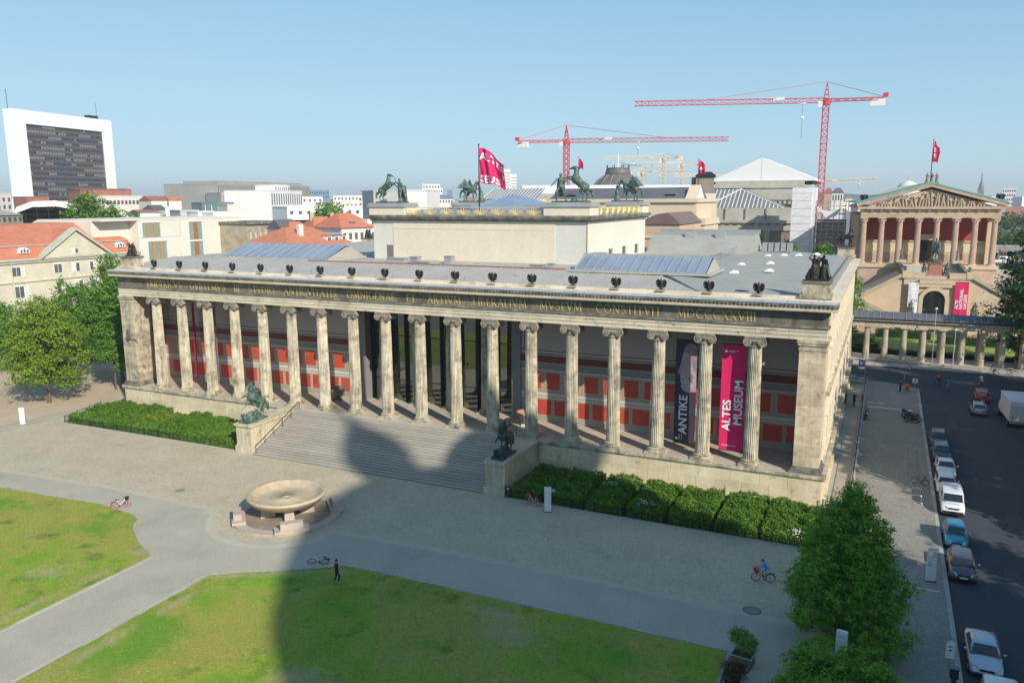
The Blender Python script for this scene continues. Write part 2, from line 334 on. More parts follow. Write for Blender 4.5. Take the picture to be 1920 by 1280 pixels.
# kerb stones round the lawns
def kerbs(pts, w=.14, z=.1, step=1.2, name='kerb_stone', mat=None):
    base = MB().box(-.5,.5,-.5,.5,0,1).mesh(name, mat or KERB)
    for a, b in zip(pts, pts[1:]):
        a = Vector(a); b = Vector(b); L = (b-a).length; n = max(1, round(L/step)); d = (b-a)/n
        for k in range(n):
            o = link(name, base); p = a+d*(k+.5); o.location = (p.x, p.y, .003); o.rotation_euler = (0,0,math.atan2(d.y,d.x)); o.scale = (d.length-.02, w, z); o['kind'] = 'structure'
kerbs([(28.05,-27.95)]+arcL[1:]+[(35.25,-32.8),(35.3,-44)], w=.16, z=.09, step=2)
kerbs([(41.85,-44),(41.85,-33.2),(43.3,-32.05),(45.4,-30.9),(47.56,-29.7),(49.2,-28.5),(50.2,-27.65),(52.9,-27.48),(79.6,-27.38),(79.6,-36)], w=.16, z=.09, step=2.2)
# sandy tree ground on the left
ST('gravel_ground', flatpoly([(-13.4,-14),(-13.2,-26.5),(-70,-26.5),(-70,60),(-11.6,60),(-11.6,2)], .006), GRAV)
ST('path', flatpoly([(-13.4,-16.5),(-11.4,-16.5),(-8.8,2),(-8.4,10),(-11.2,10),(-11.6,2)], .016), PATH)
# street and sidewalks
ST('street', flatpoly([(92.6,-110),(108,-110),(108,58),(150,58),(150,71.5),(-40,71.5),(-40,59),(88,59),(92.6,56)], .006), ASPH)
m = MB(); m.prism([(85.3,-.1),(85.35,-1.2),(86.5,-20),(88,-110),(92.3,-110),(92.3,54),(90,56.5),(78,57),(78,56.8),(85.3,56)], .0, .12); ST('sidewalk', m, COB2)
kerbs([(92.45,y) for y in (-60,-20,20,53.5)], w=.3, z=.135, step=1.6)
kerbs([(92.3,53.6),(90.3,56.7),(80,57.4)], w=.3, z=.135, step=1.6)
ST('sidewalk', MB().box(-40,150,71.5,75,0,.12), mk('north_sidewalk', [(.38,.35,.30),(.46,.42,.37)], .4, .9, fine=.1, fscale=8))
kerbs([(60,71.4),(118,71.4)], w=.2, z=.13, step=2)
m = MB()
for i in range(5): m.box(85.9+.9*i+.02, 85.9+.9*(i+1)-.02, 40.7, 41.35, .12, .128)
ST('crossing_slabs', m, mk('pale_slab', [(.45,.44,.42),(.55,.54,.52)], 1, .85))
ST('street', flatpoly([(108,-40),(118,-40),(118,58),(108,58)], .01), ASPH)
ST('crossing_strip', MB().box(86,92,-13.6,-13.3,.12,.125), LINE)
# museum forecourt strip east side, lower passage beside the building
ST('garden_lawn', flatpoly([(60,84),(135,84),(135,108),(60,108)], .012), LAWN2)
for (x, y, r, lb) in ((25.4,-20.9,.42,'round grey manhole cover in the sunlit cobbles left of the granite basin'),(80.1,-21.55,.62,'rusty round manhole cover in the shaded cobbles near the cyclist'),(90.2,-9,.4,'manhole cover in the sidewalk beside the leaning white board')):
    t = thing('manhole_cover', lb, 'manhole cover', (x,y,.0 if x < 85 else .12))
    P('frame', MB().lathe([(r,.005),(r,.016),(r*.86,.018),(r*.85,.012)], 28), flat('cast_iron_frame', (.12,.1,.09), .7), t)
    P('lid', MB().lathe([(r*.84,.006),(r*.84,.02),(r*.8,.021)], 28), flat('cast_iron_lid', (.2,.15,.12) if r > .5 else (.24,.23,.2), .75), t)

PATCH = mk('asphalt_repair', [(.055,.06,.065),(.075,.08,.085)], .6, .9, fine=.15, fscale=6)
for (x,y,w,l) in ((98,2,1.4,3.2),(101.5,22,2.2,1.2),(96.5,-12,1.0,5),(99,60,3,1.2),(95.5,34,.9,4)): ST('road_patch', MB().add([(x,y,.011),(x+w,y+.1,.011),(x+w-.1,y+l,.011),(x+.05,y+l+.1,.011)], [(0,1,2,3)]), PATCH)
t = thing('road_drain', 'small iron drain grate in the road by the white van', 'drain', (92.95,-1.2,.012)); P('grate', MB().box(-.2,.2,-.25,.25,0,.012), flat('cast_iron_lid', (.1,.1,.1), .75), t)
t = thing('manhole_cover', 'round manhole cover in the middle of the shaded street', 'manhole cover', (98.6,16,.012)); P('lid', MB().lathe([(.42,0),(.42,.012),(.4,.014)], 24), flat('road_lid', (.09,.1,.11), .75), t)
# ================= ALTES MUSEUM =================
SP = 4.5; PZ = 3.35; XL, XR = -6.4, 82.9
museum = thing('museum_building', 'long neoclassical museum with eighteen Ionic columns, gilded Latin inscription and eagles on its eaves', 'museum', (38.25,0,0), wc=True)
# podium
pod = P('podium', MB().box(XL,XR,-.55,57,0,PZ-.012), PODS, museum)
m = MB()
for x0, x1 in ((XL-.25,21.42),(55.23,XR+.25)): m.box(x0,x1,-1.02,-.553,0,.5)
m.box(XR,XR+.3,-.55,57,0,.6); m.box(XL-.3,XL,-.55,57,0,.6)
P('podium_plinth', m, PODS, museum)
pan = MB().box(-.5,.5,-.09,.1,0,1).mesh('stone_panel', PODS)
def stones(x0, x1, y, z0, z1, w, name='stone_panel', mesh=None, parent=None, jit=.25, rot=0):
    n = max(1, round((x1-x0)/w)); xs = [x0+(x1-x0)*i/n for i in range(n+1)]
    for i in range(1, n): xs[i] += random.uniform(-jit, jit)
    for a, b in zip(xs, xs[1:]):
        o = P(name, mesh or pan, None, parent or museum); 
        o.location = ((a+b)/2, y+random.uniform(-.004,.004), z0+.006); o.scale = (b-a-.022, 1, z1-z0-.012)
stones(XL, 21.4, -.7, .5, 1.72, 2.4); stones(XL, 21.4, -.7, 1.72, 2.86, 2.6)
stones(55.25, XR, -.7, .5, 1.72, 2.4); stones(55.25, XR, -.7, 1.72, 2.86, 2.7)
cpm = MB(); cpm.add(*(lambda q: ([p for p in q.v], q.f))(MB().extr([(-.18,0),(-.18,.1),(-.3,.16),(-.3,.4),(-.24,.48),(.3,.48),(.3,0)], 'x', -.5, .5)))
capm = cpm.mesh('cap_stone', SAND)
for x0, x1 in ((XL-.3,21.35),(55.3,XR+.3)):
    n = round((x1-x0)/2.2)
    for i in range(n):
        a = x0+(x1-x0)*i/n; b = x0+(x1-x0)*(i+1)/n
        o = P('cap_stone', capm, None, museum); o.location = ((a+b)/2, -.68, 2.868); o.scale = (b-a-.015,1,1)
# portico floor slabs
fl = MB().box(-.5,.5,-.5,.5,0,.03).mesh('floor_slab', perobj(FLOOR, .05))
for i in range(36):
    for j, (a, b) in enumerate(((-.98,1.5),(1.5,4.0),(4.0,5.78))):
        if a < 0 and 23 < XL+i*2.48+1.2 < 53.6: pass
        o = P('floor_slab', fl, None, museum); o.location = (XL+(i+.5)*2.4806, (a+b)/2, PZ-.012); o.scale = (2.46, b-a-.02, 1)
# fluted column shaft (shared), capital, base
def fluted(r0, r1, h, z0, nf=24):
    rings = []
    for k in range(7):
        t = k/6; r = r0+(r1-r0)*(t**1.35); ring = []
        for i in range(nf):
            for q, d in ((0,0),(.14,0),(.36,.085),(.64,.11),(.86,.085)):
                a = 2*math.pi*(i+q)/nf; rr = r*(1-d); ring.append((rr*math.cos(a), rr*math.sin(a), z0+h*t))
        rings.append(ring)
    return MB().loft(rings)
shaft = fluted(.69,.58,10.75,.55).mesh('column', COLS)
bm_ = MB().box(-.98,.98,-.98,.98,0,.2).lathe([(.93,.2),(.98,.27),(.93,.35),(.8,.38),(.78,.43),(.84,.46),(.86,.52),(.8,.57),(.7,.6)], 28)
basem = bm_.mesh('base', SAND)
cm_ = MB()
cm_.lathe([(.585,0),(.66,.03),(.62,.1),(.58,.14),(.6,.3),(.72,.42),(.76,.5)], 24)
for sx in (-1,1):
    x = sx*.68; prof = [(.40,-.72),(.40,-.66),(.36,-.62),(.27,-.25),(.25,0),(.27,.25),(.36,.62),(.40,.66),(.40,.72)]
    n = 18; vs = []; fs = []
    cm_.loft([[(x+r*math.cos(2*math.pi*i/n), yy, .47+r*math.sin(2*math.pi*i/n)) for i in range(n)] for r, yy in prof])
    for yy, sg in ((-.72,-1),(.72,1)):   # spiral relief and eye
        pts = [(x+sx*rr*math.cos(a), yy+sg*.02, .47+rr*math.sin(a)) for a, rr in [(math.pi/2-k*.55, .37*(1-k/26)) for k in range(20)]]
        cm_.path(pts, .028, 4); cm_.tube((x,yy,.47),(x,yy+sg*.07,.47), .09, .07, 8)
cm_.extr([(-.95,.62),(-.9,.86),(.9,.86),(.95,.62),(.6,.56),(-.6,.56)], 'y', -.7, .7)
cm_.box(-.9,.9,-.78,.78,.861,.99)
capit = cm_.mesh('capital', mk('capital_stone', [(.13,.12,.10),(.27,.24,.19),(.42,.37,.29)], 1.2, .9, bump=.2, bscale=12, fine=.12, fscale=8))
for i in range(18):
    c = P('column', shaft, None, museum, smooth=False); c.location = (i*SP, 0, PZ); c.rotation_euler = (0,0,R(3)*i)
    b = P('base', basem, None, c); b.rotation_euler = (0,0,-R(3)*i)
    k = P('capital', capit, None, c); k.location = (0,0,11.29); k.rotation_euler = (0,0,-R(3)*i)
CT = PZ+12.28+.02
# corner piers of stone courses
def pier(x0, x1, y0, y1):
    P('pier_core', MB().box(x0+.05,x1-.05,y0+.05,y1-.05,PZ,CT), SAND, museum)
    P('pier_base', MB().box(x0-.3,x1+.3,y0-.3,y1+.1,PZ,PZ+.22).box(x0-.2,x1+.2,y0-.2,y1,PZ+.22,PZ+.45).box(x0-.1,x1+.1,y0-.1,y1,PZ+.45,PZ+.62), DARKST, museum)
    P('pier_capital', MB().box(x0-.06,x1+.06,y0-.06,y1,CT-.95,CT-.75).box(x0-.12,x1+.12,y0-.12,y1,CT-.5,CT-.28).box(x0-.22,x1+.22,y0-.2,y1,CT-.28,CT-.003), SAND, museum)
    zc = PZ+.62; k = 0
    bl = MB().box(-.5,.5,-.5,.5,0,1).mesh('ashlar_block', SAND if x0 < 0 else PIERS)
    hs = [.95]*11
    for h in hs:
        n = 2 if k % 2 else 3; xs = [x0+(x1-x0)*i/n for i in range(n+1)]
        for a, b in zip(xs, xs[1:]):
            o = P('ashlar_block', bl, None, museum); o.location = ((a+b)/2, (y0+y1)/2, zc+.004); o.scale = (b-a-.012, y1-y0, h-.012)
        zc += h; k += 1
    P('pier_neck', MB().box(x0,x1,y0,y1,zc,CT-.2), SAND, museum)
PIERS = perobj(mk('pier_sandstone', [(.46,.36,.23),(.62,.51,.35),(.72,.62,.45)], 1.0, .9, bump=.2, bscale=12, spots=((.26,.22,.17),.36,1.2), fine=.1, fscale=9, streak=.15), .14)
pier(80.35, 82.6, -.62, 2.2); pier(-6.1, -3.85, -.62, 2.2)
# entablature
EY = -.62
ab = MB().box(-.5,.5,EY,.62,CT,CT+.36).box(-.5,.5,EY-.06,.62,CT+.36,CT+.74).box(-.5,.5,EY-.12,.62,CT+.74,CT+1.06)
arch_mats = [SAND, SAND, PIERS]
ARCM = perobj(mk('architrave_sandstone', [(.46,.40,.30),(.60,.53,.40),(.68,.61,.47)], .7, .9, bump=.2, bscale=12, spots=[((.24,.21,.165),.36,1.1),((.66,.45,.25),.28,.35)], fine=.1, fscale=8, stretch=(.6,1,1)), .1)
am = ab.mesh('architrave_block', ARCM)
xs = [-6.1, -2.2]+[SP*i+(0 if 0 < i else 0) for i in range(0,18)]+[79.2, 82.6]
xs = sorted(set([-6.1,-2.6]+[SP*i for i in range(0,18)]+[79.4,82.6]))
for a, b in zip(xs, xs[1:]):
    o = P('architrave_block', am, None, museum); o.location = ((a+b)/2, random.uniform(-.006,.006), 0); o.scale = (b-a-.015,1,1)
Z1 = CT+1.06
P('taenia', MB().box(-6.3,82.8,EY-.26,.6,Z1+.002,Z1+.13).box(-6.25,82.75,EY-.2,.6,Z1+.13,Z1+.2), DARKST, museum)
fb = MB().box(-.5,.5,EY-.02,.6,Z1+.2,Z1+1.38).mesh('frieze_block', perobj(FRIEZE, .12))
n = 30
for i in range(n):
    a = -6.1+88.7*i/n; b = -6.1+88.7*(i+1)/n; o = P('frieze_block', fb, None, museum); o.location = ((a+b)/2,0,0); o.scale = (b-a-.012,1,1)
Z2 = Z1+1.38
m = MB()
m.box(-6.25,82.75,EY-.1,.6,Z2,Z2+.1)
P('bed_moulding', m, SAND, museum)
m = MB(); m.extr([(EY-0.150,Z2+.1),(EY-0.820,Z2+.2),(EY-0.860,Z2+.48),(.6,Z2+.48),(.6,Z2+.1)], 'x', -6.85, 83.35)
P('cornice', m, ARCM, museum)
# gutter frieze (dark, carved) and lead edge
m = MB(); m.extr([(EY-0.820,Z2+.482),(EY-0.920,Z2+.62),(EY-0.940,Z2+.84),(.6,Z2+.84),(.6,Z2+.482)], 'x', -6.9, 83.4)
P('gutter_frieze', m, DARKST, museum)
m = MB()
for i in range(250):
    x = -6.8+i*.3606; m.box(x,x+.16,EY-0.975,EY-0.900,Z2+.56,Z2+.8)
P('gutter_relief', m, DARKST, museum, kind='stuff')
m = MB(); m.extr([(EY-0.980,Z2+.842),(EY-0.980,Z2+.9),(-.35,Z2+.99),(-.35,Z2+.842)], 'x', -6.95, 83.45)
P('lead_edge', m, mk('bright_lead_flashing', [(.50,.51,.53),(.62,.63,.65)], .6, .35, .4, fine=.05), museum)
for k in range(44):
    x = -6.9+k*2.1; P('lead_seam', MB().box(x,x+.05,EY-0.960,-.36,Z2+.93,Z2+1.0) if k == 0 else P_ls, LEAD, museum).location = ((0,0,0) if k == 0 else (2.1*k,0,0))
    if k == 0: P_ls = bpy.data.objects['lead_seam'].data
m = MB(); m.box(-6.95,83.45,-.35,.1,Z2+.842,Z2+1.1).box(-6.95,83.45,.102,.6,Z2+.842,Z2+1.32)
P('blocking_course', m, ARCM, museum)
RZ = Z2+.85   # about 19.0
# side cornices returning along the flanks
m = MB()
for s, x in ((1,82.6),(-1,-6.1)):
    pr = [(x,Z1+.2),(x+s*.1,Z1+.2),(x+s*.1,Z2+.1),(x+s*.6,Z2+.2),(x+s*.66,Z2+.48),(x+s*.74,Z2+.62),(x+s*.8,Z2+.9),(x-s*.35,Z2+1.0),(x-s*.4,Z2)]
    if s < 0: pr = pr[::-1]
    m.extr([(p[0],p[1]) for p in pr], 'y', .61, 56.9)
P('side_cornice', m, ARCM, museum)
m = MB()
for s, x in ((1,82.6),(-1,-6.1)):
    a, b = (x-.6,x-.003) if s > 0 else (x+.003,x+.6)
    m.box(a,b,2.3,56.8,PZ,Z1+.3)
P('side_wall', m, CREAM, museum)
P('rear_wall', MB().box(-6.0,82.5,56.2,56.8,PZ,Z2+.4), CREAM, museum)
# flank: pilaster strips, string course and two rows of windows
wm = MB().box(0,.05,-.75,.75,0,2.6).box(.052,.1,-.04,.04,0,2.6).box(.052,.1,-.75,.75,1.7,1.78); wmm = wm.mesh('side_window', GLASS)
fm_ = MB().box(0,.18,-.95,-.76,-.1,2.75).box(0,.18,.76,.95,-.1,2.75).box(0,.24,-1.05,1.05,2.75,2.95).box(0,.26,-1.05,1.05,-.3,-.1); fmm = fm_.mesh('window_frame', CREAM)
for i in range(12):
    y = 5.4+i*4.3
    for z, k in ((PZ+1.6,0),(PZ+8.2,1)):
        o = P('side_window', wmm, None, museum); o.location = (82.6,y,z); f = P('window_frame', fmm, None, o)
    P('pilaster', (MB().box(82.6,82.78,-.35,.35,PZ+.1,Z1+.19) if i == 0 else P_pil), CREAM, museum).location = (0,y+2.15,0)
    if i == 0: P_pil = bpy.data.objects['pilaster'].data
P('string_course', MB().box(82.6,82.95,2.3,56.8,PZ+6.7,PZ+7.05), SAND, museum)
P('flank_plinth_course', MB().box(XR,XR+.35,-.5,57,2.9,PZ+.05), SAND, museum)
# vestibule back wall and painted stucco decoration
BY = 5.8
m = MB()
for x0, x1 in ((-5.5,28.5),(49.7,82.0)): m.box(x0,x1,BY,BY+.5,PZ,CT+.4)
P('vestibule_wall', m, WALLG, museum)
m = MB(); m.box(-5.5,82.1,.6,BY+12,CT+.45,CT+.8); P('portico_ceiling', m, mk('coffer_ceiling', [(.2,.17,.14),(.3,.27,.22)], .8, .8), museum)
m = MB()
for i in range(19):
    x = i*SP-2.25
    m.box(x-.25,x+.25,.62,BY,CT,CT+.449)
P('ceiling_beam', m, mk('coffer_ceiling', [(.2,.17,.14),(.3,.27,.22)]), museum)
def band(z0, z1, d, mat, name, x=((-5.5,28.5),(49.7,82.0))):
    m = MB()
    for x0, x1 in x: m.box(x0,x1,BY-d,BY-.001,z0,z1)
    return P(name, m, mat, museum)
band(PZ+.02,3.95,.10,WALLB,'wall_socle'); band(3.95,6.05,.02,WALLB,'lower_panel_field'); band(6.05,6.22,.07,WALLL,'white_moulding'); band(6.22,6.36,.035,WALLB,'grey_moulding'); band(6.36,6.66,.06,WALLL,'pale_moulding')
band(6.66,9.2,.02,WALLB,'upper_panel_field'); band(9.2,9.32,.06,WALLL,'thin_moulding'); band(9.32,10.0,.03,mk('grey_painted_band',[(.25,.245,.22)],rough=.8),'grey_band'); band(10.0,10.14,.05,WALLB,'moulding')
band(10.14,10.9,.025,MAROON,'meander_band'); band(10.9,11.02,.05,WALLB,'upper_moulding'); band(11.02,11.22,.035,mk('grey_painted_band',[(.25,.245,.22)]),'upper_grey_band'); band(11.22,11.30,.05,WALLL,'fillet')
band(11.42,11.5,.008,DMAROON,'red_line'); band(15.2,15.28,.008,DMAROON,'top_red_line')
rl = MB().box(-.5,.5,-.012,0,0,1).mesh('red_panel', REDP); rf = MB().add(*(lambda b: (b.v,b.f))(MB().box(-.5,.5,-.03,-.012,0,1))).mesh('x', WALLL)
def rpanel(a, b, z0, z1):
    o = P('red_panel', MB().box(a+.14,b-.14,BY-.035,BY-.02,z0+.14,z1-.14), REDP, museum)
    f = MB().box(a,b,BY-.05,BY-.0205,z0,z0+.09).box(a,b,BY-.05,BY-.0205,z1-.09,z1).box(a,a+.09,BY-.05,BY-.0205,z0+.09,z1-.09).box(b-.09,b,BY-.05,BY-.0205,z0+.09,z1-.09)
    P('panel_frame', f, mk('panel_frame_paint', [(.50,.41,.30)], rough=.8), o)
for x0, x1 in ((-5.4,28.4),(50.0,81.9)):
    n = 15 if x0 < 0 else 14; w = (x1-x0)/n
    x = x0+(54.1-x0)%2.25
    while x+2.1 < x1: rpanel(x+.06, x+2.19, 4.0, 6.0); x += 2.25
    x = x0+(53.0-x0)%2.25
    while x+2.0 < x1: rpanel(x+.17, x+2.05, 6.95, 9.1); x += 2.25
# vertical red lines dividing the upper field
m = MB()
for x in (-4.6,27.6,50.6,81.0): m.box(x,x+.08,BY-.01,BY-.001,11.5,15.2)
P('upright_red_line', m, DMAROON, museum)
# end walls of the vestibule
for x, s in ((-5.5,1),(82.0,-1)):
    a, b = sorted((x, x+s*.04)); P('end_wall', MB().box(a,b,2.2,BY-.11,PZ,CT+.4), WALLG, museum)
    for z0, z1, mt in ((PZ+.02,3.95,WALLB),(3.95,6.05,WALLB),(6.05,6.22,WALLL),(6.36,6.66,WALLL),(6.66,9.2,WALLB),(10.14,10.9,MAROON),(11.42,11.5,DMAROON)):
        a, b = sorted((x+s*.041, x+s*.06)); P('end_wall_band', MB().box(a,b,2.2,BY-.12,z0,z1), mt, museum)
    for (ya,yb) in ((2.35,3.6),(3.75,5.5)):
        for z0, z1 in ((4.1,5.9),(7.0,9.0)):
            a, b = sorted((x+s*.061, x+s*.075)); P('red_panel', MB().box(a,b,ya,yb,z0,z1), REDP, museum)
# stair hall behind a glass wall: side walls, back wall, inner columns, glass, mullions
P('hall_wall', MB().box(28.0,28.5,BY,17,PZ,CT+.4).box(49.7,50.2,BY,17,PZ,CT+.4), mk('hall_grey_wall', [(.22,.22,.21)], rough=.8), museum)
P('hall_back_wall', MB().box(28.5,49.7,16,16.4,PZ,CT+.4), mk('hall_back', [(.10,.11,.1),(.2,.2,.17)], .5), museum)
P('hall_floor', MB().box(28.5,49.7,BY,16,PZ-.01,PZ+.012), FLOOR, museum)
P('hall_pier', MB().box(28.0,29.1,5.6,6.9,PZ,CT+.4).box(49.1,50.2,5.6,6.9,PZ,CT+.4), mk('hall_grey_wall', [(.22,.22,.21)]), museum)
P('stair_flight', MB().frus((31,47,11.2,15.9,PZ),(33,45,15.0,15.9,PZ+5)), STEP, museum)
for x in (31.5,36.2,40.9,45.6):
    c = P('inner_column', shaft, None, museum); c.location = (x,6.25,PZ); P('base', basem, None, c); k = P('capital', capit, None, c); k.location = (0,0,11.29)
for i in range(8):
    a = 29.1+i*2.5; b = a+2.5
    g = P('glass_pane', MB().box(a+.04,b-.04,7.28,7.3,PZ+.02,CT+.4), GLASS, museum)
    P('mullion', MB().box(a-.05,a+.05,7.15,7.42,PZ,CT+.4).box(a-.03,a+.03,6.75,7.14,PZ,PZ+11.2), STEEL, museum)
    P('transom', MB().box(a+.051,b-.051,7.2,7.36,PZ+8.2,PZ+8.3).box(a+.051,b-.051,7.2,7.36,PZ+2.6,PZ+2.68), STEEL, museum)
# ---- inscription: Roman capitals from strokes with serifs ----
TH, TN = .125, .055   # thick and thin strokes of a letter of height 1
def arcp(cx, cy, rx, ry, a0, a1, n=10): return [(cx+rx*math.cos(R(a0+(a1-a0)*i/n)), cy+ry*math.sin(R(a0+(a1-a0)*i/n))) for i in range(n+1)]
GL = {'I':(.2,[((.1,0),(.1,1),TH)],[(.1,0),(.1,1)]),
'V':(.72,[((.04,1),(.37,0),TH),((.37,0),(.70,1),TN)],[(.04,1),(.70,1)]),
'X':(.7,[((.04,1),(.66,0),TH),((.04,0),(.66,1),TN)],[(.04,1),(.66,1),(.04,0),(.66,0)]),
'A':(.74,[((.04,0),(.36,1),TN),((.36,1),(.69,0),TH),((.16,.36),(.56,.36),TN)],[(.04,0),(.69,0)]),
'M':(.95,[((.08,0),(.16,1),TN),((.16,1),(.47,.05),TH),((.47,.05),(.78,1),TN),((.78,1),(.87,0),TH)],[(.08,0),(.87,0),(.14,1),(.8,1)]),
'N':(.82,[((.1,0),(.1,1),TN),((.1,1),(.72,0),TH),((.72,0),(.72,1),TN)],[(.1,0),(.1,1),(.72,1)]),
'T':(.66,[((.33,0),(.33,1),TH),((.02,.97),(.64,.97),TN)],[(.33,0)]),
'L':(.52,[((.1,0),(.1,1),TH),((.1,.03),(.5,.03),TN)],[(.1,1)]),
'E':(.52,[((.1,0),(.1,1),TH),((.1,.03),(.5,.03),TN),((.1,.97),(.48,.97),TN),((.1,.52),(.42,.52),TN)],[]),
'F':(.5,[((.1,0),(.1,1),TH),((.1,.97),(.48,.97),TN),((.1,.52),(.42,.52),TN)],[(.1,0)]),
'D':(.8,[((.1,0),(.1,1),TH)]+[(a,b,TH*.8) for a,b in zip(arcp(.28,.5,.45,.47,90,-90),arcp(.28,.5,.45,.47,90,-90)[1:])]+[((.1,.97),(.28,.97),TN),((.1,.03),(.28,.03),TN)],[]),
'R':(.68,[((.1,0),(.1,1),TH)]+[(a,b,TH*.7) for a,b in zip(arcp(.26,.74,.26,.23,90,-90,7),arcp(.26,.74,.26,.23,90,-90,7)[1:])]+[((.1,.97),(.26,.97),TN),((.1,.51),(.26,.51),TN),((.28,.5),(.62,0),TH)],[(.1,0)]),
'B':(.62,[((.1,0),(.1,1),TH)]+[(a,b,TH*.7) for a,b in zip(arcp(.26,.75,.22,.22,90,-90,7),arcp(.26,.75,.22,.22,90,-90,7)[1:])]+[(a,b,TH*.8) for a,b in zip(arcp(.28,.27,.27,.25,90,-90,7),arcp(.28,.27,.27,.25,90,-90,7)[1:])]+[((.1,.97),(.26,.97),TN),((.1,.52),(.28,.52),TN),((.1,.03),(.28,.03),TN)],[]),
'O':(.88,[(a,b,TH*.8) for a,b in zip(arcp(.44,.5,.38,.49,0,360,18),arcp(.44,.5,.38,.49,0,360,18)[1:])],[]),
'C':(.76,[(a,b,TH*.8) for a,b in zip(arcp(.44,.5,.38,.49,45,315,14),arcp(.44,.5,.38,.49,45,315,14)[1:])],[]),
'S':(.56,[(a,b,TH*.75) for a,b in zip(arcp(.28,.75,.2,.23,30,270,9),arcp(.28,.75,.2,.23,30,270,9)[1:])]+[(a,b,TH*.75) for a,b in zip(arcp(.28,.27,.22,.25,90,-150,9),arcp(.28,.27,.22,.25,90,-150,9)[1:])],[])}
GL['Q'] = (.9, GL['O'][1]+[((.5,.15),(.9,-.15),TH*.7)], []); GL['G'] = (.8, GL['C'][1]+[((.7,.05),(.7,.42),TH)], [(.7,.42)])
def roman(word, h, x, z, y, d=.05):
    m = MB(); cx = x
    for ch in word:
        w, st, se = GL[ch]
        for (a, b, t) in st:
            a = Vector(a); b = Vector(b); dd = b-a; n = Vector((-dd.y, dd.x)).normalized()*t/2; e = dd.normalized()*t*.12
            q = [a-n-e, b-n+e, b+n+e, a+n-e]
            m.extr([(cx+p.x*h, z+p.y*h) for p in q], 'y', y-d, y)
        for (a, b) in se: m.box(cx+(a-.13)*h, cx+(a+.13)*h, y-d*.9, y, z+(b-.03)*h-(.01 if b else 0), z+(b+.03)*h)
        cx += (w+.16)*h
    return m, cx
words = 'FRIDERICVS GVILELMVS III STVDIO ANTIQVITATIS OMNIGENAE ET ARTIVM LIBERALIVM MVSEVM CONSTITVIT MDCCCXXVIII'.split()
h = .86; tot = sum(sum(GL[c][0]+.16 for c in w) for w in words)*h; gap = (76.6-(-.6)-tot)/(len(words)-1); x = -.6
for w in words:
    m, cx = roman(w, h, x, Z1+.32, EY-.022); P('inscription_word', m, GOLD, museum); x = cx+gap
# ---- steps, cheek walls ----
st = MB().box(23.75,53.05,-.5,.5,0,1)
for i in range(20):
    y1 = -9.2+i*.4; z = (i+1)*PZ/20
    m = MB().extr([(y1+.035,z-PZ/20),(y1+.035,z-.075),(y1,z-.06),(y1,z-.002),(y1+.42 if i < 19 else -.985,z-.002),(y1+.42 if i < 19 else -.985,z-PZ/20)], 'x', 23.76, 53.04)
    P('step', m, perobj(STEP,.08) if i == 0 else STEP, museum)
    P('step_joint', MB().box(23.77,53.03,y1-.06,y1+.03,max(.001,z-PZ/20-.0015),z-PZ/20+.004), DARKST, museum)
P('step_core', MB().add([(23.76,-9.1,0),(23.76,-1,0),(23.76,-1,PZ-.2),(53.03,-9.1,0),(53.03,-1,0),(53.03,-1,PZ-.2)], [(0,1,2),(5,4,3),(0,3,4,1),(1,4,5,2),(2,5,3,0)]), STEP, museum)
CHK = perobj(mk('cheek_wall_stone', [(.50,.44,.31),(.66,.59,.43)], .6, .85, bump=.15, bscale=10, spots=[((.24,.22,.18),.34,.9)], fine=.1, fscale=6, streak=.3), .06)
for x0, x1 in ((21.5,23.7),(53.1,55.2)):
    cw = P('cheek_wall', MB().box(x0,x1,-9.05,-.7,.75,2.95), CHK, museum)
    P('cheek_plinth', MB().box(x0-.12,x1+.12,-9.25,-.9,0,.72).box(x0-.05,x1+.05,-9.12,-.9,.722,.86), CHK, museum)
    P('cheek_coping', MB().box(x0-.08,x1+.08,-9.15,-.9,2.952,3.05).box(x0-.16,x1+.16,-9.24,-.9,3.052,PZ-.03), CHK, museum)
# ---- roof ----
P('roof_slope', MB().add([(-6.9,.6,19.25),(71.2,.6,19.25),(64.5,9.6,20.15),(-6.9,9.6,20.15),(-6.9,.6,18.6),(71.2,.6,18.6),(64.5,9.6,18.6),(-6.9,9.6,18.6)], [(0,1,2,3),(7,6,5,4),(0,4,5,1),(1,5,6,2),(2,6,7,3),(3,7,4,0)]), ROOFG, museum)
m = MB()
for i in range(48):
    x = -6+i*1.62
    if x > 70.5: continue
    y1 = 9.6 if x < 63.5 else .6+(71.2-x)/6.7*9
    m.add([(x,.62,19.25),(x+.05,.62,19.25),(x+.05,y1,19.25+(y1-.6)*.1),(x,y1,19.25+(y1-.6)*.1),(x,.62,19.31),(x+.05,.62,19.31),(x+.05,y1,19.31+(y1-.6)*.1),(x,y1,19.31+(y1-.6)*.1)],[(4,5,6,7),(0,1,5,4),(1,2,6,5),(2,3,7,6),(3,0,4,7)])
P('standing_seams', m, LEAD, museum, kind='stuff')
P('flat_roof', MB().box(-6.4,64.6,9.6,56.8,18.6,20.1), ROOFG, museum)
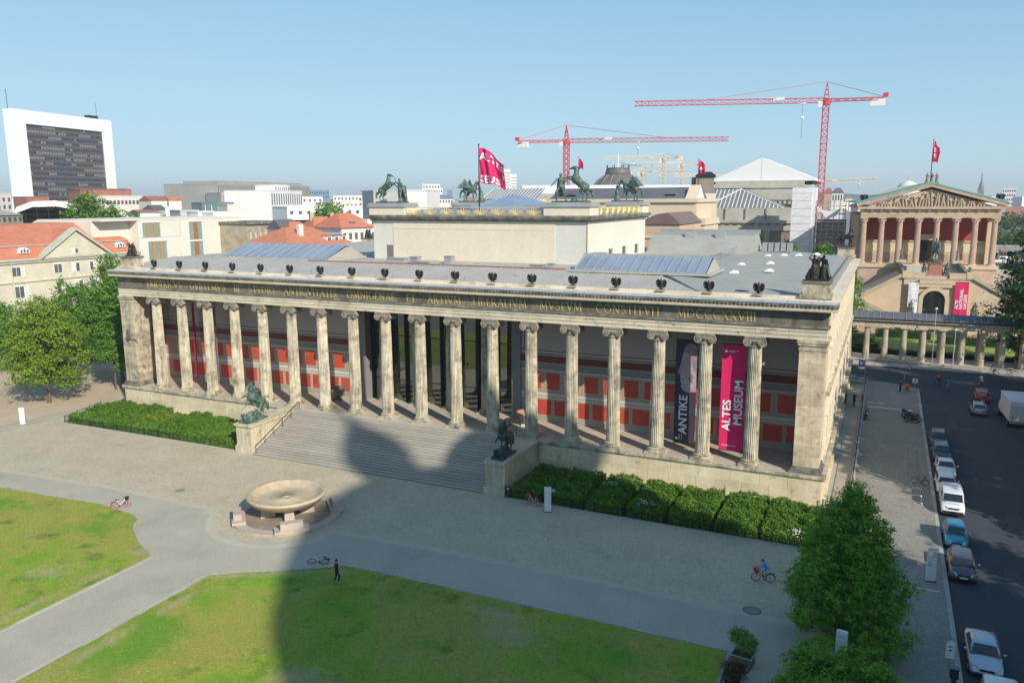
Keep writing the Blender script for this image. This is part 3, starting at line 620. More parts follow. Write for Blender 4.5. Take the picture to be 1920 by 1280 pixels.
# east wing roof
P('east_roof', MB().add([(71.2,.6,19.22),(82.2,.6,19.22),(82.2,56.5,19.3),(72.6,56.5,20.0),(65.2,9.6,20.16),(65.2,56.5,20.16),(71.2,.6,18.5),(82.2,.6,18.5),(82.2,56.5,18.5),(65.2,56.5,18.5),(65.2,9.6,18.5)], [(0,1,2,3,4),(4,3,5),(0,6,7,1),(1,7,8,2),(3,2,8,9,5),(4,10,6,0)]), ROOFD, museum)
for (a, b) in (((71.2,.62),(65.2,9.6)),((65.0,9.6),(65.0,55))):
    z0 = 19.27 if a[1] < 1 else 20.15; z1 = 20.22
    P('roof_ridge', MB().tube((a[0],a[1],z0),(b[0],b[1],z1),.09), GREYM, museum)
P('roof_gutter', MB().add([(79.4,.8,19.3),(80.2,.8,19.3),(80.2,56,19.55),(79.4,56,19.6)],[(0,1,2,3)]), LEAD, museum)
P('roof_gutter', MB().box(81.6,81.75,.8,56,19.27,19.42), DARKST, museum)
P('pale_strip', MB().add([(74.2,2,19.56),(75.4,2,19.5),(75.4,56,19.86),(74.2,56,19.92)],[(0,1,2,3)]), LEAD, museum)
DOMES = ((71.6,16),(74.9,19.5),(70.6,27),(73.6,30.5),(71.5,44),(75.4,47),(77.6,50),(73.5,46))
dm = MB().box(-.75,.75,-.75,.75,0,.35).lathe([(.7,.35),(.62,.52),(.4,.66),(.05,.72)], 14).mesh('roof_dome', WHITE)
for x, y in DOMES:
    o = P('roof_dome_light', dm, None, museum); o.location = (x,y,19.85); o.scale = (.62,.62,.5)
# rail on the east wing roof
m = MB()
for k in range(19):
    y = 9.8+k*2.4; m.tube((67.0,y,20.0),(67.0,y,21.0),.03,n=5)
for z in (20.5,21.0): m.tube((67.0,9.8,z),(67.0,53,z),.025,n=5)
P('roof_railing', m, GREYM, museum)
m = MB()
for k in range(34): m.tube((-5+k*2.3,1.2,19.3),(-5+k*2.3,1.2,19.95),.02,n=4)
for x0 in range(-5, 64, 3): m.tube((x0,9.3,20.1),(x0,9.3,20.75),.02,n=4)
m.tube((-5,9.3,20.7),(64,9.3,20.7),.012,n=4)
P('lightning_rods', m, GREYM, museum)
# red edge line, plain lumps and vents behind the slope
P('copper_flashing', MB().box(17.5,54,9.62,9.8,20.1,20.3), mk('red_flashing', [(.30,.12,.08)]), museum)
for x, y, w, d, hh in ((28,12.5,2.6,1.4,.5),(32.2,11.5,1,1,.8),(36.4,12.8,1,1,.9),(55.2,15.5,1.4,1,1.6),(49,11,1.6,.8,.35),(51,11.5,.7,.7,.5),(33,10.6,2.4,.5,.3)):
    P('roof_vent', MB().box(x,x+w,y,y+d,20.1,20.1+hh).box(x-.1,x+w+.1,y-.1,y+d+.1,20.1+hh,20.18+hh), LEAD, museum)
# glazed roof lights
def rooflight(x0, x1, y0, y1, z0, z1, n):
    b = P('rooflight_base', MB().box(x0-.5,x1+.5,y0-.3,y1+4.2,20.1,z0), ROOFG, museum)
    P('rooflight_ridge', MB().box(x0-.2,x1+.2,y1-.1,y1+.5,z1-.06,z1+.12), LEAD, museum)
    P('rooflight_back', MB().add([(x0,y1+.4,z1),(x1,y1+.4,z1),(x1,y1+4,z0),(x0,y1+4,z0),(x0,y0,z0),(x1,y0,z0)], [(0,1,2,3),(0,3,4),(1,5,2)]), ROOFG, museum)
    w = (x1-x0)/n
    for i in range(n):
        a = x0+i*w; b2 = a+w
        P('pane', MB().add([(a+.06,y0,z0+.03),(b2-.06,y0,z0+.03),(b2-.06,y1,z1),(a+.06,y1,z1)], [(0,1,2,3)]), SKYL, museum)
        P('glazing_bar', MB().add([(a-.05,y0-.05,z0),(a+.05,y0-.05,z0),(a+.05,y1,z1-.01),(a-.05,y1,z1-.01),(a-.05,y0-.05,z0+.12),(a+.05,y0-.05,z0+.12),(a+.05,y1,z1+.09),(a-.05,y1,z1+.09)], [(4,5,6,7),(0,1,5,4),(1,2,6,5),(3,0,4,7)]), LEAD, museum)
    P('rooflight_frame', MB().box(x0-.15,x1+.15,y0-.25,y0-.06,20.1,z0+.1), LEAD, museum)
rooflight(1.5, 19.5, 11, 15.5, 20.3, 21.9, 12)
rooflight(55.5, 70.0, 8.6, 12.2, 20.3, 21.8, 14)
# north-east wing roofs behind
P('north_roof', MB().extr([(44,20.1),(47,22.6),(52,22.9),(56.5,20.2)], 'x', 53.75, 69), ROOFD, museum)
P('north_roof_fascia', MB().box(53.74,69.2,52.3,52.6,22.7,23.3), LEAD, museum)
for (x,y,w,hh) in ((59,46.5,1.4,.5),(63.5,46.5,1.4,.5),(57,48.5,3.2,.18)): P('roof_vent', MB().box(x,x+w,y,y+1,22.2,22.6+hh), LEAD, museum)
for i in range(5): P('roof_edge_unit', MB().box(69.6+i*.9,70.3+i*.9,52,53,20.1,21.4), LEAD, museum)
# ---- attic block over the rotunda ----
AX0, AX1, AY0, AY1, AZ0, AZ1 = 22.6, 53.7, 17.6, 43.2, 20.0, 25.3
P('attic_wall', MB().box(AX0,AX1,AY0,AY1,AZ0,AZ1), CREAMW, museum)
P('attic_recess_field', MB().box(AX0+3.2,AX1-4.2,AY0-.06,AY0-.003,AZ0,AZ1-.02), CREAM, museum)
P('attic_field_band', MB().box(AX0+3.3,AX1-4.3,AY0-.1,AY0-.061,AZ1-1.05,AZ1-.98), CREAM, museum)
P('attic_corner_strip', MB().box(AX1-.06,AX1+.02,AY0-.03,AY0+.05,AZ0,AZ1), flat('dark_pipe', (.12,.11,.1)), museum)
P('attic_niche', MB().box(AX0+2.1,AX0+3.1,AY0-.03,AY0-.002,AZ0+.2,AZ0+2.0).lathe([(.5,0),(.5,.02)], 14, (AX0+2.6,AY0-.02,AZ0+2.0), 1, .01), flat('niche_grey', (.17,.16,.14), .8), museum)
m = MB().box(AX0-.35,AX1+.35,AY0-.35,AY1+.35,AZ1,AZ1+.22).box(AX0-.6,AX1+.6,AY0-.6,AY1+.6,AZ1+.222,AZ1+.42).box(AX0-.7,AX1+.7,AY0-.7,AY1+.7,AZ1+.422,AZ1+.75)
P('attic_cornice', m, DARKST, museum)
for y in (26,32,38): P('attic_window', MB().box(AX1-.02,AX1+.03,y,y+1.2,AZ0+.3,AZ0+1.6), flat('window_dark', (.1,.1,.1)), museum)
for y in (26,32,38): P('attic_window_reveal', MB().box(AX1-.02,AX1+.22,y+1.2,y+1.4,AZ0+.2,AZ0+1.7).box(AX1-.02,AX1+.22,y-.1,y+1.2,AZ0+1.6,AZ0+1.7), CREAMW, museum)
TZ = AZ1+.75
P('attic_roof', MB().frus((AX0-.5,AX1+.5,AY0-.5,AY1+.5,TZ),(AX0+9,AX1-9,AY0+8,AY1-8,TZ+1.1)), mk('attic_lead_roof', [(.26,.28,.3),(.34,.36,.38)], .3, .5, .3), museum)
P('attic_skylight', MB().lathe([(7.8,TZ+.5),(7.6,TZ+.8),(.3,TZ+2.7)], 16, (38.15,30.4,0)), SKYL, museum)
# corner pedestals for the bronze groups
for x0, x1, y0, y1 in ((AX0-.4,AX0+5.2,AY0-.35,AY0+3),(AX1-5.6,AX1+.4,AY0-.35,AY0+3),(AX0-.4,AX0+5.2,AY1-3,AY1+.35),(AX1-5.2,AX1+.4,AY1-3,AY1+.35)):
    P('attic_pedestal', MB().box(x0,x1,y0,y1,TZ,TZ+1.05), CREAM, museum)
    P('pedestal_cap', MB().box(x0-.2,x1+.2,y0-.2,y1+.2,TZ+1.052,TZ+1.3).box(x0-.1,x1+.1,y0-.1,y1+.1,TZ+1.302,TZ+1.6), LEAD, museum)
# gilded palmette balustrade
YEL = mk('gilded_railing', [(.78,.60,.22)], rough=.5, metal=.2)
pal = MB()
for k in range(9):
    a = math.pi*(k+.5)/9; pal.tube((0,0,.1),(1.05*math.cos(a),0,.1+.62*math.sin(a)+.12),.035,.055,5)
for s in (-1,1): pal.tube((0,0,0),(s*1.2,0,.9),.03,.03,4)
pal.tube((0,0,0),(0,0,.98),.035,n=5); pal.tube((-1.2,0,.95),(1.2,0,.95),.045,n=5); pal.tube((-1.2,0,.04),(1.2,0,.04),.03,n=5)
palm = pal.mesh('railing_palmette', YEL)
nb = 8
for i in range(nb):
    o = P('railing_palmette', palm, None, museum); o.location = (AX0+5.4+(i+.5)*(AX1-5.8-AX0-5.4)/nb, AY0-.1, TZ+.02); o.scale = ((AX1-5.8-AX0-5.4)/nb/2.4,1,1.0)
for i in range(8):
    o = P('railing_palmette', palm, None, museum); o.location = (AX1+.1, AY0+3.4+(i+.5)*(AY1-3-AY0-3.6)/8, TZ+.02); o.rotation_euler = (0,0,R(90)); o.scale = ((AY1-3-AY0-3.6)/8/2.4,1,1)
# ---- banners in the portico ----
PINK = mk('magenta_cloth', [(.62,.008,.10),(.70,.012,.13)], .8, .75); NAVY = mk('dark_plum_cloth', [(.045,.036,.06),(.06,.05,.08)], .8, .75)
LETT = flat('printed_white', (.82,.8,.84), .7)
def text_mesh(txt, size, mat, ext=.004, space=1.0):
    cu = bpy.data.curves.new('txt', 'FONT'); cu.body = txt; cu.size = size; cu.extrude = ext; cu.offset = size*.022; cu.space_character = space; cu.space_line = .93; cu.resolution_u = 3
    o = bpy.data.objects.new('t', cu); COL.objects.link(o); dg = bpy.context.evaluated_depsgraph_get(); dg.update()
    me = bpy.data.meshes.new_from_object(o.evaluated_get(dg)); bpy.data.objects.remove(o); me.materials.clear(); me.materials.append(mat); return me
def cloth(w, h, t=.03, amp=.05, nx=8, nz=24, seed=1):
    rnd = random.Random(seed); vs = []; fs = []; ph = rnd.uniform(0,6)
    for side in (0,1):
        for j in range(nz+1):
            for i in range(nx+1):
                x = w*i/nx; z = h*j/nz; vs.append((x, amp*math.sin(x*3.3+ph+z*.25)*(1-.5*j/nz)+(t if side else 0), z))
    N1 = (nx+1)*(nz+1)
    for j in range(nz):
        for i in range(nx):
            a = j*(nx+1)+i; fs.append((a,a+1,a+nx+2,a+nx+1)); fs.append((N1+a,N1+a+nx+1,N1+a+nx+2,N1+a+1))
    m = MB(); m.add(vs, fs); return m
def banner(x0, x1, z0, z1, y, mat, label, slant=0):
    t = thing('banner', label, 'banner', (x0,y,z0))
    P('cloth', cloth(x1-x0, z1-z0, amp=.03, seed=int(x0*10)), mat, t, True)
    P('hanging_bar', MB().tube((-.05,.02,z1-z0+.05),(x1-x0+.05,.02,z1-z0+.05),.04), STEEL, t)
    P('bottom_bar', MB().tube((-.05,.02,-.05),(x1-x0+.05,.02,-.05),.04), STEEL, t)
    P('cord', MB().tube((.1,.02,z1-z0),(.1,.02,z1-z0+1.15),.015,n=4).tube((x1-x0-.1,.02,z1-z0),(x1-x0-.1,.02,z1-z0+1.15),.015,n=4).tube((.1,.02,-.05),(.1,.02,PZ-z0),.015,n=4).tube((x1-x0-.1,.02,-.05),(x1-x0-.1,.02,PZ-z0),.015,n=4), STEEL, t)
    return t
b1 = banner(73.4, 75.6, 4.25, 14.5, .75, PINK, 'magenta banner with large white sideways lettering hanging between two right-hand columns')
o = P('lettering', text_mesh('ALTES\n  MUSEUM', 1.12, LETT), None, b1); o.rotation_euler = (R(90),R(-90),0); o.location = (1.0,-.06,1.9)
P('emblem', MB().box(.25,.5,-.065,-.05,9.5,9.75), LETT, b1); P('small_print', MB().box(.6,1.5,-.065,-.05,9.66,9.70).box(.6,1.2,-.065,-.05,9.55,9.58).box(.25,1.6,-.065,-.05,.45,.49), LETT, b1)
b2 = banner(68.7, 70.8, 4.0, 14.4, 2.0, NAVY, 'dark plum banner with a stone head in profile and white sideways lettering')
o = P('lettering', text_mesh('ANTIKE', 1.15, LETT), None, b2); o.rotation_euler = (R(90),R(-90),0); o.location = (1.25,-.06,.95)
P('emblem', MB().box(.2,.42,-.065,-.05,.35,.6), LETT, b2); P('small_print', MB().box(.55,.6,-.065,-.05,.35,.9).box(.8,.84,-.065,-.05,.35,.9), LETT, b2)
# printed profile of a plain classical head facing left
HEADC = mk('printed_stone_head', [(.36,.25,.27),(.52,.39,.40)], .9, .8, local=True, ramp=(.35,.65)); HAIRC = mk('printed_curls', [(.16,.11,.13),(.42,.32,.33)], 7, .8, local=True)
face = [(2.08,5.3),(2.08,9.9),(1.5,10.15),(1.05,9.9),(.8,9.3),(.66,8.75),(.55,8.3),(.42,7.75),(.22,7.2),(.3,7.02),(.52,6.95),(.46,6.72),(.56,6.55),(.48,6.35),(.6,6.1),(.6,5.75),(.85,5.35),(1.3,5.15),(1.7,5.3)]
P('printed_head', MB().extr(face, 'y', -.064, -.045), HEADC, b2)
P('printed_hair', MB().extr([(2.08,7.4),(2.08,9.95),(1.5,10.2),(1.0,9.95),(.72,9.3),(.7,9.0),(1.0,9.25),(1.3,9.15),(1.55,8.6),(1.72,8.0),(1.85,7.4)], 'y', -.07, -.0645), HAIRC, b2)
P('printed_eye', MB().extr([(.78,8.0),(1.0,8.12),(1.2,8.0),(1.0,7.9)], 'y', -.07, -.0645), HAIRC, b2)
P('printed_shadow', MB().extr([(1.3,6.4),(1.5,7.1),(1.75,7.0),(1.72,6.1)], 'y', -.068, -.0645), mk('printed_ear_tone', [(.24,.17,.19)]), b2)
P('printed_lips', MB().extr([(.5,6.56),(.8,6.6),(.8,6.52)], 'y', -.07, -.0645), HAIRC, b2)
# pink banner and pale banner seen edge-on near the left end
t = thing('banner', 'magenta banner seen nearly edge-on behind the second column from the left', 'banner', (2.6,3.4,3.9), R(128)); P('cloth', cloth(1.9,10.5,seed=3), PINK, t, True); P('hanging_bar', MB().tube((0,.02,10.55),(1.9,.02,10.55),.04), STEEL, t)
t = thing('banner', 'pale blue-grey banner seen edge-on behind the third column from the left', 'banner', (7.3,2.6,3.9), R(128)); P('cloth', cloth(1.6,10.3,seed=5), mk('pale_blue_cloth', [(.3,.34,.42)]), t, True); P('hanging_bar', MB().tube((0,.02,10.35),(1.6,.02,10.35),.04), STEEL, t)
# ================= FIGURES (bronze and stone) =================
def horse(mb, M=Matrix(), pitch=0, rear=False, head=0, wings=False, mane=True, fore=None):
    """horse facing +X, 1.6 m at the withers; pitch lifts the forehand about the hips"""
    H = Vector((-.5,0,1.08)); rot = Matrix.Rotation(-R(pitch), 4, 'Y')
    def U(*p): return M @ (H + rot @ (Vector(p)-H))
    def D(*p): return M @ Vector(p)
    s = M.to_scale().x
    c = lambda a, b, r0, r1=None: mb.cap(a, b, r0*s*1.12, (r1 or r0)*s*1.12)
    c(U(-.55,0,1.16), U(-.1,0,1.12), .31, .29); c(U(-.1,0,1.12), U(.5,0,1.2), .3, .33); c(U(-.62,0,1.2), U(-.5,0,1.0), .28, .26); c(U(.45,0,1.05),U(.55,0,1.3),.27,.22)
    c(U(.55,0,1.32), U(.98,0,1.86), .235, .135); c(U(.5,0,1.18),U(.8,0,1.6),.2,.14)
    c(U(.98,0,1.86), U(1.12,0,1.8), .13, .12); c(U(1.1,0,1.8), U(1.36-.12*head,0,1.5-.1*head), .115, .07)
    for y in (-.06,.06): c(U(.98,y,1.95), U(.99,y*1.3,2.1), .035, .015)
    for k in range(6): c(U(.9-.08*k,0,1.98-.11*k), U(.82-.08*k,0,1.86-.11*k), .06, .05)
    t = [(-.85,0,1.25),(-1.05,0,1.15),(-1.2,0,.8),(-1.22,0,.4)]
    for a, b, r in zip(t, t[1:], (.07,.1,.09)): c(U(*a) if a[2] > 1 else D(*a), U(*b) if b[2] > 1 else D(*b), r)
    f = fore or ([((.45,.16,1.0),(.95,.18,.9),(1.02,.18,.5)),((.45,-.16,1.0),(.88,-.18,1.12),(1.18,-.18,.82))] if rear else [((.45,.16,1.0),(.5,.16,.52),(.46,.16,.06)),((.45,-.16,1.0),(.66,-.16,.62),(.5,-.16,.36))])
    for a, b, d in f:
        g = U if rear else D
        c(U(*a), g(*b), .12, .068); c(g(*b), g(*d), .06, .045); e = Vector(d)+Vector((.05,0,-.04)); c(g(*d), g(*e), .06, .065)
    for y in (-.17,.17):
        o = .1 if y > 0 else -.06
        c(U(-.52,y,1.08), D(-.34+o,y,.76), .22, .12); c(D(-.34+o,y,.76), D(-.68+o,y,.5), .1, .065); c(D(-.68+o,y,.5), D(-.56+o,y,.1), .055, .045); c(D(-.56+o,y,.1), D(-.5+o,y,.05), .065, .06)
    if wings:
        for y in (-1,1):
            for k in range(6): c(U(.3,y*.25,1.35), U(-.25-.16*k,y*(.6+.04*k),2.35-.16*k), .1, .06)
    return mb
def man(mb, M=Matrix(), la=((-.3,0,1.1),(-.35,.1,.85)), ra=((.3,0,1.1),(.35,.1,.85)), ll=None, rl=None, lean=(0,0), skirt=False, fem=False, cape=False):
    """1.8 m figure facing -Y. la/ra elbow+hand, ll/rl knee+foot"""
    s = M.to_scale().x; D = lambda p: M @ Vector(p); c = lambda a, b, r0, r1=None: mb.cap(D(a), D(b), r0*s*1.15, (r1 or r0)*s*1.15)
    lx, ly = lean; hip = Vector((0,0,.95)); ch = Vector((lx,ly,1.38)); nk = Vector((lx*1.15,ly*1.15,1.52)); hd = Vector((lx*1.3,ly*1.3-.01,1.68))
    c(hip, (hip+ch)/2, .14, .125); c((hip+ch)/2, ch, .13, .15); c(ch+Vector((-.13,0,.04)), ch+Vector((.13,0,.04)), .085); c(nk-Vector((0,0,.06)), nk+Vector((0,0,.05)), .055); c(hd-Vector((0,0,.03)), hd+Vector((0,.0,.05)), .09, .095); c(hd+Vector((0,-.09,-.02)),hd+Vector((0,-.1,-.04)),.02)
    for sx, arm in ((-1,la),(1,ra)):
        sh = ch+Vector((sx*.19,0,.06)); e = Vector(arm[0]); h_ = Vector(arm[1])
        c(sh, e, .058, .045); c(e, h_, .042, .03); d = (h_-e).normalized()
        c(h_, h_+d*.09, .04, .025)
    ll = ll or ((-.1,-.02,.5),(-.11,0,.05)); rl = rl or ((.1,-.02,.5),(.11,0,.05))
    for sx, leg in ((-1,ll),(1,rl)):
        k, f = Vector(leg[0]), Vector(leg[1]); c(hip+Vector((sx*.08,0,-.02)), k, .1, .065); c(k, f, .06, .04); c(f, f+Vector((0,-.14,-.02)), .045, .035)
    if skirt:
        for a in range(8):
            t = a*math.pi/4; c((.1*math.cos(t),.1*math.sin(t),.95), (.22*math.cos(t),.22*math.sin(t),.08), .09, .07)
    if cape:
        for k in range(5): c((-.15+.07*k+lx,.12,1.42),(-.3+.15*k,.3,.35),.06,.07)
    return mb
def TM(x=0,y=0,z=0,rz=0,s=1,rx=0,ry=0): return Matrix.Translation((x,y,z)) @ Matrix.Rotation(R(rz),4,'Z') @ Matrix.Rotation(R(ry),4,'Y') @ Matrix.Rotation(R(rx),4,'X') @ Matrix.Scale(s,4)
FIG = {}
# eagle with raised, half-folded wings, facing -Y
e = MB(); e.cap((0,.02,.45),(0,0,.95),.2,.17); e.cap((0,0,1.0),(0,-.05,1.22),.12,.09); e.cap((0,-.07,1.27),(0,-.12,1.25),.085,.06); e.cap((0,-.16,1.24),(0,-.22,1.17),.035,.02)
for s in (-1,1):
    e.cap((s*.08,-.03,.4),(s*.1,-.06,.16),.09,.05); e.cap((s*.1,-.1,.14),(s*.1,-.18,.12),.045)
    A = [(.13,1.0),(.34,1.2),(.53,1.06),(.55,.75),(.42,.42)]
    for p, q in zip(A, A[1:]): e.cap((s*p[0],.06,p[1]),(s*q[0],.1,q[1]),.08,.075)
    for k in range(7): e.cap((s*(.18+.055*k),.08,1.08+.03*math.sin(k*.5)),(s*(.2+.045*k),.15,.26+.03*k),.06,.05)
e.cap((0,.1,.5),(0,.26,.2),.12,.09); e.box(-.42,.42,-.3,.3,0,.13)
FIG['eagle'] = fuse('eagle_body', e, .036, BRONZE)
def bsx(mb, w, d, h=.2): return mb.box(-w,w,-d,d,0,h)
# group A: rearing horse led by a man with a raised arm (man on the right)
m = MB(); s = 1.45
horse(m, TM(-.9,0,.15,0,1.45), 34, True); man(m, TM(1.45,-.2,.15,-20,1.8), la=((-.42,-.05,1.5),(-.52,-.05,1.85)), ra=((.32,.02,1.15),(.28,-.1,.9)), cape=True)
for k in range(4): m.cap((1.9+.05*k,.25,2.3),(1.95+.08*k,.3,.4),.16,.2)
m.cap((-1.8,0,.2),(-1.2,.1,.35),.18,.25); bsx(m,2.3,.9); FIG['tamerL'] = fuse('horse_and_man', m, .07, VERDI)
m = MB(); horse(m, TM(.9,0,.15,180,1.5), 38, True); man(m, TM(-1.3,-.2,.15,15,1.85), la=((-.42,-.1,1.2),(-.6,-.15,1.0)), ra=((.4,.0,1.5),(.5,-.1,1.8)), ll=((-.32,-.15,.55),(-.28,.05,.05)), rl=((.22,0,.5),(.36,.1,.05)), cape=True); m.cap((.2,0,.3),(.9,0,.3),.25,.2); bsx(m,2.3,.9)
FIG['tamerR'] = fuse('horse_and_man', m, .07, VERDI)
for nm, rz, sx in (('pegL',0,1),('pegR',180,-1)):
    m = MB(); horse(m, TM(-.5*sx,0,.15,rz,1.5), 6, False, 1, wings=True, fore=[((.45,.16,1.0),(.7,.18,.75),(.62,.18,.36)),((.45,-.16,1.0),(.5,-.16,.52),(.46,-.16,.06))])
    man(m, TM(1.6*sx,-.1,.15,-60*sx,1.55), la=((-.3,-.2,1.25),(-.35,-.45,1.4)), ra=((.3,-.2,1.2),(.2,-.45,1.3)), skirt=True, lean=(0,-.15)); bsx(m,2.3,.9)
    FIG[nm] = fuse('winged_horse_and_woman', m, .065, VERDI)
# stair groups: rider on a rearing horse striking down a beast; facing -Y
for nm, pit, spear in (('amazon',30,((.45,.15,2.5),(-.5,-1.5,1.0))),('lion',10,((.35,.3,2.4),(-.35,-1.1,4.0)))):
    m = MB(); M = TM(0,.5,.15,-90,1.75 if nm == 'amazon' else 1.6)
    horse(m, M, pit, True, 1); K = TM(0,.5 if nm == 'lion' else .7,1.0 if nm == 'lion' else 1.25,0,1.65)
    man(m, K, la=((-.38,-.05,1.25),(-.3,-.4,1.2)), ra=((.35,.08,1.45),(.3,-.08,1.78)), ll=((-.28,-.38,.88),(-.3,-.2,.45)), rl=((.28,-.38,.88),(.3,-.2,.45)), lean=(0,-.12))
    a, b = spear; m.cap(Vector(a)+Vector((0,0,.8)), Vector(b)+Vector((0,0,.4)), .045)
    m.cap((-.3,-1.1,.55),(.1,-.2,.5),.4,.3); m.cap((-.35,-1.3,.75),(-.3,-1.55,.95),.3,.22); m.cap((.25,-1.0,.3),(.45,-1.6,.2),.16,.1); m.cap((-.5,-.9,.3),(-.7,-1.4,.25),.16,.1); m.cap((0,0,.4),(.3,.8,.25),.2,.1)
    for k in range(9): m.sph((random.uniform(-.5,.5),random.uniform(-1.2,1.2),.25),random.uniform(.2,.34))
    m.cap((0,1.0,.3),(0,.6,1.15),.32,.2); m.cap((0,.2,.3),(0,.3,.9),.3,.22); m.cap((-.2,-.9,.7),(.1,-.3,1.0),.26,.3); m.cap((.35,-.8,.4),(.5,.3,.5),.2,.2)
    m.box(-.75,.75,-1.75,1.75,0,.2); FIG[nm] = fuse('rider_and_beast', m, .05, VERDI if nm == 'amazon' else mk('shaded_verdigris', [(.02,.04,.038),(.045,.085,.075),(.09,.14,.12)], 2.2, .5, .35, fine=.2, fscale=9))  # right rider: darker copy of the verdigris, shade put into the colour
# roof corner groups: two robed figures with a torch
m = MB(); man(m, TM(-.35,0,.1,20,1.15), la=((-.38,0,1.55),(-.15,-.05,1.9)), ra=((.3,-.1,1.3),(.1,-.2,1.5)), skirt=True); man(m, TM(.42,.1,.1,-25,1.15), la=((-.3,0,1.3),(-.2,0,1.55)), ra=((.3,-.1,1.4),(.35,0,1.1)), skirt=True, cape=True)
m.cap((-.1,.1,.3),(0,.15,1.9),.22,.12); m.cap((.9,0,.3),(.7,.1,1.1),.2,.12); m.cap((-.8,0,.25),(-.6,0,.9),.22,.14); bsx(m,.95,.55,.15)
FIG['corner'] = fuse('two_robed_figures', m, .05, BRONZE)
m = MB(); horse(m, TM(.1,0,.1,180,1.0), 20, True); man(m, TM(-.5,.1,.1,0,1.05)); bsx(m,.95,.55,.15); FIG['corner2'] = fuse('horse_and_figure', m, .05, BRONZE)
# seated stone figure, standing stone figure, equestrian
m = MB(); man(m, TM(0,0,.35,0,1.15), la=((-.34,-.15,1.15),(-.15,-.35,1.0)), ra=((.34,-.1,1.2),(.4,-.3,1.0)), ll=((-.14,-.45,.8),(-.14,-.4,.1)), rl=((.14,-.45,.8),(.14,-.4,.1)), cape=True); m.box(-.45,.45,-.25,.5,0,1.35); m.cap((-.3,-.3,.6),(.3,-.3,.6),.2); bsx(m,.6,.7,.2)
FIG['seated'] = fuse('seated_figure', m, .06, DARKST)
m = MB(); man(m, TM(0,0,.1,0,1.2), skirt=True, ra=((.3,-.05,1.35),(.15,-.2,1.55))); bsx(m,.35,.35,.12); FIG['stander'] = fuse('robed_figure', m, .05, DARKST)
m = MB(); horse(m, TM(0,0,.2,-90,1.5), 0, False); man(m, TM(0,.15,1.1,0,1.45), ll=((-.3,-.3,.82),(-.32,-.12,.4)), rl=((.3,-.3,.82),(.32,-.12,.4)), la=((-.3,-.15,1.2),(-.15,-.45,1.15)), cape=True); bsx(m,.7,1.6,.22); m.box(-.6,.6,-1.5,1.5,.1,.3)
FIG['rider'] = fuse('rider_on_horse', m, .06, VERDI)
m = MB()
for x in (-.95,0,.95): man(m, TM(x,0,.1,0,1.25), skirt=True, la=((-.3,0,1.25),(-.25,-.15,1.0)))
bsx(m,1.5,.5,.15); FIG['three'] = fuse('three_figures', m, .07, DARKST)
m = MB(); man(m, TM(0,0,.05,0,1.0)); bsx(m,.1,.1,.05)

def statue(kind, label, loc, rz=0, s=1.0, name='bronze_group', cat='statue', group=None, part=None):
    t = thing(name, label, cat, loc, R(rz), group); t.scale = (s,s,s); P(part or FIG[kind].name, FIG[kind], None, t); return t
ZR = 19.42
ords = ['first','second','third','fourth','fifth','sixth','seventh','eighth','ninth','tenth','eleventh','twelfth','thirteenth','fourteenth','fifteenth','sixteenth','seventeenth','eighteenth']
eg = thing('eagle_statue', 'dark bronze eagle on the eaves above the first column from the left', 'statue', (0,.1,ZR), 0, 'bronze eagles along the museum eaves')
P('eagle', FIG['eagle'], None, eg); P('plinth', MB().box(-.5,.5,-.4,.45,-.05,.0).box(-.44,.44,-.34,.4,0,.1), SAND, eg); eg.scale = (.84,.84,.84)
for i in range(1, 18):
    lb = 'dark bronze eagle on the eaves above the %s column from the %s' % ((ords[i],'left') if i < 9 else (ords[17-i],'right'))
    if i == 17: lb = 'dark bronze eagle on the eaves nearest the corner statue, above the rightmost column'
    dup(eg, (i*SP,.1,ZR), R(random.uniform(-4,4)), lb)
TB = TZ+1.6
statue('tamerL', 'green bronze rearing horse with a man raising his arm, front left corner of the attic', (24.9,18.9,TB), 0, .96)
statue('tamerR', 'green bronze man wrestling a rearing horse, front right corner of the attic', (51.1,18.9,TB), 0, 1.02)
statue('pegL', 'green bronze winged horse and woman, rear left corner of the attic beside the large flag', (25.3,41.8,TB), 0, .98)
statue('pegR', 'green bronze winged horse and woman, rear right corner of the attic', (51.3,41.8,TB), 0, .98)
statue('amazon', 'green bronze rider on a rearing horse on the left stair wall, fully sunlit', (22.5,-7.3,PZ), 0, .92)
statue('lion', 'green bronze horseman with raised spear on the right stair wall, shade put into its darker bronze', (54.2,-7.2,PZ), 0, .88)
def cped(x, y, z0, h, w=1.15, d=.85, par=None):
    P('statue_pedestal', MB().box(x-w,x+w,y-d,y+d,z0,z0+h-.2), SAND, museum); P('pedestal_cap', MB().box(x-w-.1,x+w+.1,y-d-.1,y+d+.1,z0+h-.2,z0+h), DARKST, museum); P('pedestal_foot', MB().box(x-w-.2,x+w+.2,y-d-.2,y+d+.2,z0-.1,z0+.3), SAND, museum)
for x, y, k, lb, rz in ((81.4,.9,'corner','black bronze group of two robed figures on the front right roof corner',0),(-4.9,.9,'corner','dark bronze group on the front left roof corner near the red-tiled house',0),
                    (-4.9,55.4,'corner','dark bronze group on the far left rear roof corner before the orange roofs',180),(81.3,55.6,'corner2','dark bronze horse group on the far right rear roof corner by the gallery',180)):
    cped(x, y, 19.35, 1.45); statue(k, lb, (x,y,20.8), rz, .82 if x < 0 else 1.05)
